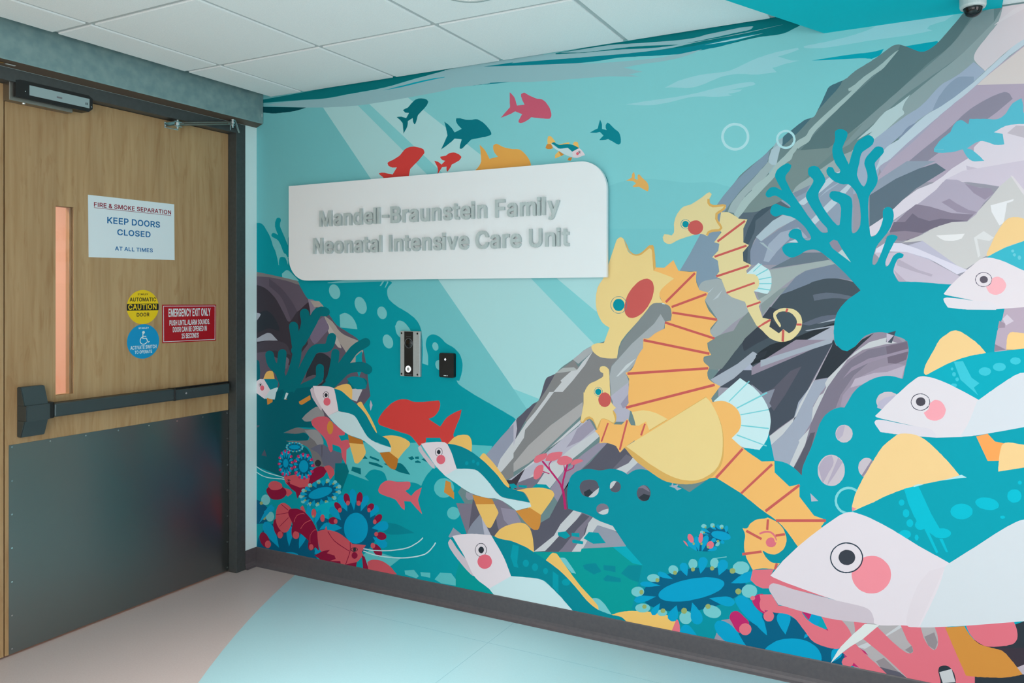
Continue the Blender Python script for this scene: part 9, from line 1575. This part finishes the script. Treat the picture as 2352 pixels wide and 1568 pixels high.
190,38,104 74 2609,198 1,8 3,9 5,7 10,6 12,2 6,-2 7,-4 7,-5 6,-6 14,-10 5,-6 2,-6 -2,-7 -6,-10 -7,-9 -17,-16 -7,-3 -5,2 -6,5 -6,7 -10,16 -3,6 -6,8
190,38,104 73 2699,285 3,8 8,9 8,7 10,4 11,3 18,-34 -5,-48 -13,7 -7,3 -13,8 -11,11 -5,7 -4,8
226,112,126 74 2710,291 -3,-4 -3,-2 -3,-1 -4,0 -3,1 -2,2 -1,4 1,3 5,6 4,1 3,0 3,-1 3,-3
226,112,126 75 2696,169 -3,-11 -3,-5 -10,-9 -5,-2 -6,-1 -6,0 -5,2 -8,7 -2,5 0,11 2,6 8,10 11,6 6,1 10,-2 5,-3 3,-4 2,-5
226,112,126 74 2737,309 -6,-17 -4,-15 1,-10 2,-9 3,-6 7,-4 8,-2
#pink_coral | salmon pink branching coral
180,170,172 72 3102,0 -76,272 352,38 0,-251 -254,-59
202,200,203 73 3084,180 27,-3 128,106 -8,7 -52,-50
148,136,140 73 3149,140 27,18 55,-45 -52,-11
148,136,140 73 3309,261 32,22 11,-33 -9,-29 -21,11
148,136,140 73 3246,201 22,20 5,-19 -9,-10
48,54,62 74 3465,280 150,94 111,32 0,-340 -269,-66 -142,0 32,162
62,52,62 75 3532,267 194,39 0,-74 -144,-31
92,89,102 74 3161,122 67,-5 32,-21 -81,-2
190,174,184 76 3592,211 23,16 111,28 0,-34 -118,-29
190,38,104 73 3092,177 19,-8 12,-14 -19,8
190,38,104 73 3038,141 27,-14 27,-24 -42,4
226,112,126 74 2701,403 81,15 -13,-28 96,-25 122,-23 -38,3 -25,3 -56,4 -30,3 -56,4 -19,-18 -24,-4 -25,7 -22,18
226,112,126 75 2727,311 46,8 26,-38 8,0 8,1 24,0 31,-4 8,-2 8,-1 3,-8 10,-13 5,-5 14,-10 13,-6 52,-14 -18,37 -10,17 71,-1 15,-15 9,-10 8,-12 6,-12 1,-6 -4,-13 -11,-13 -10,-14 -12,-12 -6,-4 -7,-3 -7,-2 -7,0 -8,-1 -8,1 -7,0 -23,3 -22,6 -12,8 -5,5 -4,6 -5,5 -4,6 -10,12 -5,5 -10,13 -10,11 -6,5 -12,7 -7,3 -7,2 -8,1 -14,0 -24,-3 -7,0 -7,1 -7,0 -15,2 -7,0 -8,1
226,112,126 74 3073,270 46,3 -31,-39 16,-17 -27,-14 0,41
226,112,126 76 3077,191 16,-15 6,-4 9,-9 15,-12 4,-4 23,-16 5,-5 16,-12 15,-13 4,-5 -86,-2 -70,53
226,112,126 77 3153,267 49,-43 27,-20 6,-3 6,-4 11,-5 5,-1 9,2 6,5 1,7 -2,9 -3,6 -10,11 -5,7 -3,6 -2,6 -9,20 -8,20 66,4 10,-37 7,-13 7,-11 10,-9 5,-3 5,-1 7,7 4,11 1,7 0,16 -2,16 -10,30 41,4 2,-9 5,-17 2,-9 3,-9 2,-9 3,-9 4,-8 4,-11 6,-10 5,-11 30,-52 20,-4 0,-73 -58,-13 0,9 -1,11 1,11 -1,10 0,20 -1,8 -4,16 -4,6 -3,6 -11,8 -8,1 -9,-2 -8,-4 -5,-6 -2,-9 0,-6 7,-31 0,-8 -7,-31 -3,-8 -4,-16 -94,50 -36,31 -38,30 -83,56 31,31
226,112,126 78 3441,326 144,41 2,-6 3,-6 4,-13 2,-15 0,-9 -1,-8 -3,-7 -4,-7 -6,-6 -5,-3 -7,-3 -7,-4 -8,-2 -8,-3 -21,-6 -19,-3 -6,0 -6,1 -16,7 -10,6 -14,16 -4,6 -6,12
202,200,203 78 3357,145 39,20 12,-44 -40,-12
226,112,126 76 2783,237 -3,-11 -3,-5 -4,-4 -5,-3 -10,-2 -5,1 -5,3 -3,4 -2,4 -1,6 1,5 2,5 3,5 5,4 5,3 5,2 5,0 5,-1 4,-2 3,-4 2,-5
226,112,126 77 3072,120 -1,-5 -2,-5 -7,-8 -4,-3 -5,-2 -5,-1 -5,0 -4,2 -4,3 -4,8 0,5 4,10 4,5 9,6 5,1 5,0 4,-1 4,-2 3,-4 2,-4
#perch_fish
92,186,205 51 3340,1999 16,24 10,10 26,20 9,22 10,13 6,3 7,1 7,-2 17,-15 4,19 13,-2 7,0 14,-2 6,0 21,-3 7,-2 7,-1 6,0 6,1 6,2 5,3 9,8 4,5 11,20 8,11 15,9 6,2 5,3 1,-8 2,-7 2,-14 -1,-10 1,-9 3,-6 4,-6 11,-12 12,-17 -5,1 -29,0 -6,1 -26,0 -18,-3 -5,-3 -6,-2 -11,-7 -11,-6 26,-8 5,-36 -6,-1 -12,0 -12,2 -11,6 -13,6 -12,4 -6,0 -6,-1 -6,-2 -6,-3 -18,-12 -6,-3 17,-7 23,-24 5,-6 4,-6 5,-5 -29,0 -7,2 -5,3 -5,4 -5,6 -4,6 -8,16 -3,8 -7,-1 -14,-4 -14,-2 -29,0 -15,2 -7,2 -5,3
130,190,205 52 3341,1997 30,-4 0,2 -30,3
#perch_fish
248,205,145 51 3504,1617 0,4 2,7 6,15 4,8 10,26 6,13 4,6 3,7 16,26 10,10 6,4 13,3 6,-1 7,0 12,-4 12,-6 11,-10 4,-5 7,-13 2,-7 1,-7 -2,-15 0,-8 -1,-8 -28,1 -37,-12 -6,-3 -7,-2 -36,-20 -7,-5 -15,-8
62,182,200 52 3502,1609 14,8 7,5 36,20 74,28 10,3 175,13 0,-178 -203,51 -33,22 -12,6 -6,4 -20,9 -18,6 -12,2 -6,0
110,200,214 53 3586,1628 -1,-2 -2,-1 -2,0 -2,1 -2,4 2,4 2,1 2,0 2,-1 1,-2
110,200,214 53 3591,1614 -1,-2 -2,-1 -2,0 -3,3 -1,3 2,4 2,1 2,0 2,-1 1,-2
110,200,214 53 3607,1607 -2,-6 -4,-2 -2,1 -3,7 3,7 4,0 2,-2
252,205,140 52 3562,1284 1,8 0,16 1,8 0,8 3,18 7,10 8,2 6,-1 6,0 21,-3 11,0 13,-1 14,0 29,-2 15,0 29,-2 0,-48 -164,-4
232,220,226 52 3370,1467 5,3 7,1 23,-2 30,-4 15,-3 25,-3 7,0 8,-1 6,1 7,-1 6,0 5,-1 5,-2 14,-11 3,-6 -4,-9 -88,0 -6,1 -7,0 -6,1 -6,0 -35,5 -10,17 -3,8
234,220,225 54 3371,1484 20,28 34,37 7,6 12,13 13,11 12,12 12,10 6,4 12,4 13,0 11,-2 19,-6 22,-10 8,-5 8,-4 26,-15 9,-4 54,-16 29,-6 14,-4 14,-3 0,-89 -14,-1 -14,0 -42,-3 -14,0 -110,-10 4,7 -11,12 -6,5 -17,3 -27,0 -28,6 -15,4 -51,11 -6,2
90,82,100 55 3520,1529 -1,-4 -4,-8 -3,-3 -8,-4 -8,-2 -5,0 -4,1 -8,4 -6,6 -2,4 -2,8 0,5 2,8 2,4 6,6 8,4 4,1 5,0 8,-2 4,-2 7,-6 4,-7 1,-5/3519,1533 -3,-11 -3,-4 -6,-5 -7,-3 -8,0 -8,2 -7,5 -6,11 0,11 6,11 11,6 4,1 4,0 8,-2 6,-4 6,-6
98,88,100 56 3508,1533 -2,-7 -3,-3 -7,-2 -3,0 -4,1 -5,6 -1,4 0,3 1,4 2,3 7,4 3,0 4,-1 6,-5
253,180,188 57 3521,1538 7,3 8,2 5,-1 11,-6 5,-7 4,-8 2,-8 -2,-8 -4,-9 -5,-6 -6,-5 -7,-3 -7,-2 -7,1 -7,3 -6,4 -4,6 -6,14 7,4 7,5 2,6
#perch_fish
248,205,145 51 3308,1201 0,7 1,8 4,15 9,19 4,7 3,7 11,21 7,15 3,8 4,6 3,6 4,5 7,7 12,9 10,9 6,3 7,2 7,1 13,-4 6,-3 6,-5 7,-4 16,-13 11,-8 9,-10 6,-5 4,-6 5,-6 4,-6 5,-6 -13,-4 -7,-1 -7,-2 -7,-1 -20,-6 -13,-5 -7,-2 -38,-18 -13,-7 -46,-29 -7,-5 -7,-4 -4,-1
0,170,188 66 3315,1194 62,40 25,13 26,12 13,4 13,5 14,4 7,1 7,2 7,1 13,4 141,23 83,6 0,-93 -128,-6 -118,-96 -21,13 -43,24 -37,18 -40,14
62,195,212 67 3403,1245 28,4 27,-57 24,-18 -17,-16 13,-26 -54,51
62,195,212 68 3517,1213 -4,-6 -4,-3 -4,-2 -4,-1 -4,0 -9,2 -6,5 -2,7 2,7 6,5 4,2 5,1 4,0 8,-2 4,-2 4,-6
62,195,212 67 3561,1230 -4,-6 -7,-4 -9,-2 -8,2 -7,4 -2,3 -1,3 0,4 1,3 5,6 4,2 8,2 5,0 8,-2 3,-2 4,-6
62,195,212 67 3606,1256 -2,-6 -6,-5 -8,-2 -8,2 -6,4 -2,6 2,6 6,5 8,2 11,-3 3,-3
62,195,212 68 3409,1199 -1,-3 -2,-2 -5,0 -1,2 -2,2 0,6 3,5 5,0 2,-2 1,-2
62,195,212 67 3402,1220 -3,-5 -2,0 -2,1 -2,4 2,4 2,1 2,0 2,-2
62,195,212 68 3419,1185 -2,-6 -4,-2 -2,1 -2,2 -1,3 0,3 1,2 2,2 2,1 2,0 2,-1
62,195,212 68 3413,1161 -4,-4 -7,-2 -6,2 -2,2 -1,2 0,2 1,2 5,4 10,0 4,-4
252,164,90 66 3472,989 35,12 22,-25 40,-6 -27,-59 -35,-4
248,205,145 67 3538,864 1,8 0,16 1,8 0,7 1,8 0,7 3,24 5,22 3,4 7,6 10,2 14,0 19,-3 6,0 19,-2 13,0 28,-2 15,0 29,-2 14,0 0,-78
226,214,222 66 3144,1015 5,7 8,2 12,0 16,-1 36,-6 19,-2 18,-3 41,-5 8,0 14,-2 7,-2 4,-2 6,-5 4,-5 3,-5 2,-12 -88,0 -11,1 -22,0 -10,1 -7,0 -6,1 -7,0 -6,1 -7,0 -6,1 -6,0 -7,1 -15,22 -4,7
230,218,223 69 3146,1037 27,30 8,11 27,29 8,10 10,9 30,32 27,24 6,4 8,3 7,1 6,0 14,-2 15,-3 23,-8 26,-11 50,-26 42,-24 26,23 6,6 7,5 13,12 26,21 9,8 9,6 8,7 20,11 20,3 56,4 16,0 30,2 0,-159 -28,-8 -14,-5 -142,-41 -18,-4 -15,-5 -37,-10 -7,-1 -6,-2 -25,-4 -7,-2 -80,-9 -2,12 -4,5 -3,5 -6,5 -4,2 -7,2 -14,2 -8,0 -24,3 -104,18 -20,5
219,219,225 70 3475,1112 31,27 6,6 7,5 13,12 26,21 9,8 9,6 8,7 20,11 20,3 56,4 16,0 30,2 0,-159 -28,-8 -14,-5 -142,-41 -10,-2 -8,-3 -52,-14 -25,-4 -25,-5 6,12 4,6 13,25 10,25 3,10 4,10 6,21 4,10
60,62,80 70 3328,1099 -2,-9 -4,-9 -3,-4 -8,-6 -9,-4 -10,0 -10,2 -4,2 -4,3 -3,4 -4,8 -2,9 2,10 4,9 3,4 8,6 5,2 10,2 5,0 9,-3 4,-2 7,-6 4,-8/3326,1099 -3,-13 -9,-10 -4,-3 -4,-2 -9,-2 -5,0 -9,2 -7,5 -3,3 -4,8 -2,9 2,8 4,9 10,9 9,3 5,1 4,-1 5,0 11,-6 6,-7
78,72,82 71 3313,1100 -2,-9 -6,-6 -9,-2 -8,2 -3,3 -2,4 -1,4 0,4 1,4 2,4 3,3 4,2 4,1 5,0 4,-1 3,-2 3,-4
250,165,176 72 3327,1095 11,10 5,3 7,0 8,-2 6,-4 5,-6 4,-6 5,-15 -3,-15 -3,-7 -4,-6 -5,-5 -13,-7 -7,-1 -6,0 -7,1 -12,6 -8,13 -3,6 8,6 7,7 4,15
#bubble_ring
132,208,214 69 3102,716 -3,-13 -2,-6 -7,-11 -8,-9 -5,-4 -11,-5 -6,-2 -12,-2 -11,2 -11,4 -8,7 -4,5 -6,10 -3,18 3,19 6,12 12,15 6,3 5,4 11,4 6,1 12,0 16,-6 8,-7 4,-5 3,-5 4,-11 1,-6/3094,716 -1,-5 -6,-15 -6,-8 -8,-7 -9,-5 -15,-3 -13,3 -5,2 -7,6 -3,4 -6,13 -1,5 0,11 1,5 6,15 10,12 9,5 9,4 5,1 10,0 9,-3 4,-2 7,-6 3,-4 6,-13 1,-5
#perch_fish
248,205,145 70 3066,696 11,45 15,36 5,10 4,10 22,43 7,15 12,21 3,7 8,13 3,7 16,25 15,16 30,28 7,4 7,3 15,2 20,0 13,-2 7,-2 14,-6 12,-7 15,-12 25,-24 5,-6 6,-5 10,-12 6,-5 25,-30 4,-6 10,-12 4,-6 5,-6 -10,-3 -10,-2 -10,-3 -10,-2 -10,-3 -10,-2 -79,-26 -35,-14 -39,-19 -9,-6 -9,-4 -36,-22 -5,-4 -7,-4 -6,-5 -8,-4 -43,-25 -9,-6 -9,-5 -4,7
246,142,154 71 3066,694 16,-4 -15,-11
0,158,175 72 3069,678 19,11 9,6 10,5 9,6 26,15 30,21 24,14 9,4 9,6 39,19 23,9 12,4 12,5 57,19 11,3 21,7 11,2 215,61 111,29 0,-222 -161,-21 -176,-145 -210,101
0,186,206 73 3242,781 47,18 43,-98 43,-77 -28,-4 -58,39 -9,20 -4,6 -18,43 -3,9 -2,9 -3,9 -2,9
0,186,206 74 3244,728 -4,-7 -7,-2 -3,1 -4,5 -1,4 1,4 4,7 7,2 3,-1 2,-2 2,-4
0,186,206 73 3541,756 -2,-6 -9,-7 -9,-4 -5,-1 -15,0 -15,3 -4,2 -7,5 -4,6 -2,6 2,6 5,6 11,6 10,2 16,0 5,-1 4,-2 5,-1 7,-5 5,-6 2,-6
0,186,206 73 3608,798 -2,-10 -2,-4 -7,-8 -9,-3 -5,-1 -4,1 -4,2 -7,6 -2,9 0,5 2,10 7,8 4,3 9,2 4,0 5,-1 7,-6 2,-4
0,186,206 73 3461,722 -1,-4 -2,-4 -7,-8 -8,-6 -10,-4 -6,-1 -11,0 -5,1 -8,4 -7,6 -2,4 -2,8 2,9 2,4 7,8 8,6 11,4 5,1 11,0 9,-3 4,-2 4,-3 5,-7 1,-4
0,186,206 73 3609,843 -2,-5 -2,-2 -5,0 -2,2 -1,2 0,3 1,3 2,2 2,1 3,0 2,-1
184,224,229 74 3273,795 16,8 18,1 -32,-13
184,224,229 73 3345,819 82,21 16,3 -16,8 -49,-22
0,186,206 74 3260,691 -1,-4 -5,-6 -4,-2 -3,0 -6,4 -2,7 0,5 2,8 6,5 7,0 5,-5 1,-4
0,186,206 74 3273,657 -4,-7 -3,-3 -3,-1 -3,0 -3,1 -3,2 -2,4 -1,4 0,4 1,4 2,4 6,5 3,1 3,-1 3,-2 4,-6
0,186,206 74 3315,660 -3,-9 -2,-3 -4,-4 -8,-4 -5,0 -4,1 -4,2 -5,6 -1,4 0,5 3,9 7,6 4,2 5,1 4,0 8,-4 4,-7
0,186,206 74 3394,638 -4,-6 -7,-6 -9,-4 -10,-2 -10,0 -5,1 -7,4 -4,6 0,6 4,7 7,6 9,4 11,2 5,0 9,-2 7,-4 4,-5
0,186,206 74 3266,620 -2,-8 -11,-9 -10,-2 -4,0 -5,1 -6,5 -2,4 0,7 2,4 6,7 9,4 10,0 4,-1 4,-2 3,-3
0,186,206 74 3291,612 -2,-7 -2,-3 -2,-1 -3,0 -2,2 -2,6 0,3 2,7 2,2 3,1 2,-1 2,-2
0,186,206 73 3559,717 -2,-2 -5,-2 -3,0 -2,1 -2,2 0,4 2,2 5,2 3,0 2,-1 2,-2
0,186,206 75 3307,650 11,1 36,-82 -7,-5
0,186,206 73 3357,617 11,1 17,-44 -7,-1
208,190,199 78 2763,343 3,11 7,7 7,3 9,0 11,-1 25,-4 14,-3 26,-4 17,-1 73,-8 19,-1 36,-4 82,-5 14,-2 12,-3 9,-5 5,-5 4,-6 6,-19 0,-16 -38,-5 -85,-6 -32,0 -21,1 -70,6 -73,9 -24,2 -4,6 -9,11 -4,7 -15,21 -3,8
231,216,222 79 2769,392 14,18 33,46 58,65 42,42 52,48 55,47 6,3 5,4 20,8 14,2 6,-1 7,0 31,-7 18,-6 39,-16 37,-17 14,-8 14,-7 14,-8 14,-7 27,-15 51,-24 12,-5 37,-18 66,57 10,8 65,58 35,29 25,18 11,7 26,11 27,7 72,15 0,-332 -111,-40 -146,-41 -61,-16 -15,-3 -64,-16 -43,-8 -19,0 -6,1 -30,-4 -42,-9 -24,-4 -8,0 -9,1 -6,2 0,16 -6,19 -4,6 -5,5 -9,5 -12,3 -14,2 -82,5 -64,11 -13,3 -13,2 -104,22 -38,11
228,212,218 80 3375,521 -86,-230 -24,-4 -7,0 -5,3 -2,10 0,15 3,19 5,21 14,45 13,36 4,9 5,9 30,44
216,217,222 81 3375,521 16,16 36,32 19,15 9,9 10,8 65,58 35,29 25,18 11,7 26,11 27,7 72,15 0,-332 -111,-40 -146,-41 -91,-23 -43,-9 -10,-3 -32,-6 4,8 3,8 4,8 3,8 4,8 3,9 13,30 10,27 6,14 10,27 8,25 8,30 1,7 2,6 1,7
246,142,154 80 3200,465 -2,-18 -3,-9 -4,-9 -5,-8 -12,-15 -15,-12 -8,-4 -9,-3 -9,-2 -8,-1 -9,0 -16,4 -8,4 -12,11 -5,7 -4,7 -3,8 -2,9 -1,9 1,9 2,10 3,9 4,9 5,8 12,15 8,6 8,5 8,4 17,5 9,1 9,0 8,-2 8,-3 7,-4 12,-11 5,-6 4,-8 3,-8
231,216,222 81 3100,524 1,-7 0,-7 -1,-7 -4,-14 -8,-13 -11,-12 -6,-5 -6,-4 -7,-3 -14,-4 -14,0 -6,1 -7,3 -5,3 -10,9 -6,11 -2,7 -1,7 0,7 1,7 2,7 6,14 10,13 5,5 13,9 7,3 14,4 14,0 13,-4 5,-3 5,-4 8,-11
45,60,75 82 3105,506 -3,-13 -2,-6 -6,-11 -8,-10 -10,-9 -18,-9 -6,-1 -6,-2 -12,0 -12,2 -5,2 -10,6 -11,13 -5,11 -2,12 0,6 2,13 2,6 6,12 8,10 15,13 12,6 6,2 12,2 6,0 12,-2 11,-4 5,-3 8,-8 6,-9 4,-11 1,-6/3101,505 -3,-11 -4,-11 -4,-5 -3,-5 -13,-12 -11,-6 -11,-4 -12,-2 -5,1 -6,0 -15,6 -12,11 -5,9 -2,5 -2,11 0,6 2,11 2,6 3,5 2,6 12,14 5,4 16,9 11,3 17,0 11,-3 9,-5 4,-3 7,-8 6,-15 1,-5
60,62,72 83 3078,509 -2,-11 -3,-6 -8,-9 -11,-6 -5,-1 -11,0 -5,2 -5,3 -4,4 -4,9 -1,6 1,6 4,11 4,5 5,4 10,6 6,1 5,0 11,-2 8,-7 3,-5
224,224,221 80 3111,269 50,6 -57,-63 -48,-41 -29,-30 -29,-34 -7,-9 3,8 24,48 5,7 4,7 43,55 28,31 6,8
212,140,62 82 3375,307 61,16 3,-7 12,-19 16,-17 5,-4 10,-6 6,-2 18,-3 7,0 6,-1 7,0 7,-1 7,0 6,-1 6,-2 5,-4 5,-3 17,-20 5,-5 4,-6 5,-6 4,-6 14,-17 -11,-6 -6,-2 -5,-3 -6,-2 -5,-3 -29,-9 -9,-2 -8,-1 -18,-4 -8,-1 -7,-2 -15,-2 -7,-2 -6,0 -12,-2 -12,0 -6,-1 -4,8 -6,16 -11,24 -3,8 -4,8 -4,11 -10,23 -19,47'''  # reef_mound: left shape coloured dimmer than the right, following the light falloff
mural = thing('mural', (2.1, 0.0, 0.0), 'underwater mural of seahorses, fish and coral printed across the long wall', 'mural')  # right_rock: upper right streaks paled and pinkened with the glare haze
STEP = 0.00001
def mural_part(name, shapes):
    bm = bmesh.new(); mats = []
    for hexc, lay, loops in shapes:
        if hexc not in mats: mats.append(hexc)
        y = 0.0006 + lay * STEP
        prism(bm, [[(p[0] / 1000, p[1] / 1000) for p in l] for l in loops], ON_MURAL, y, None, mats.index(hexc))
    me = bpy.data.meshes.new(name)
    for f in bm.faces:
        f.normal_update()
        if f.normal.y > 0: f.normal_flip()
    bm.to_mesh(me); bm.free()
    for h in mats: me.materials.append(ink(h))
    o = link(bpy.data.objects.new(name.split(' | ')[0], me), mural)
    if ' | ' in name: o['label'] = name.split(' | ')[1]
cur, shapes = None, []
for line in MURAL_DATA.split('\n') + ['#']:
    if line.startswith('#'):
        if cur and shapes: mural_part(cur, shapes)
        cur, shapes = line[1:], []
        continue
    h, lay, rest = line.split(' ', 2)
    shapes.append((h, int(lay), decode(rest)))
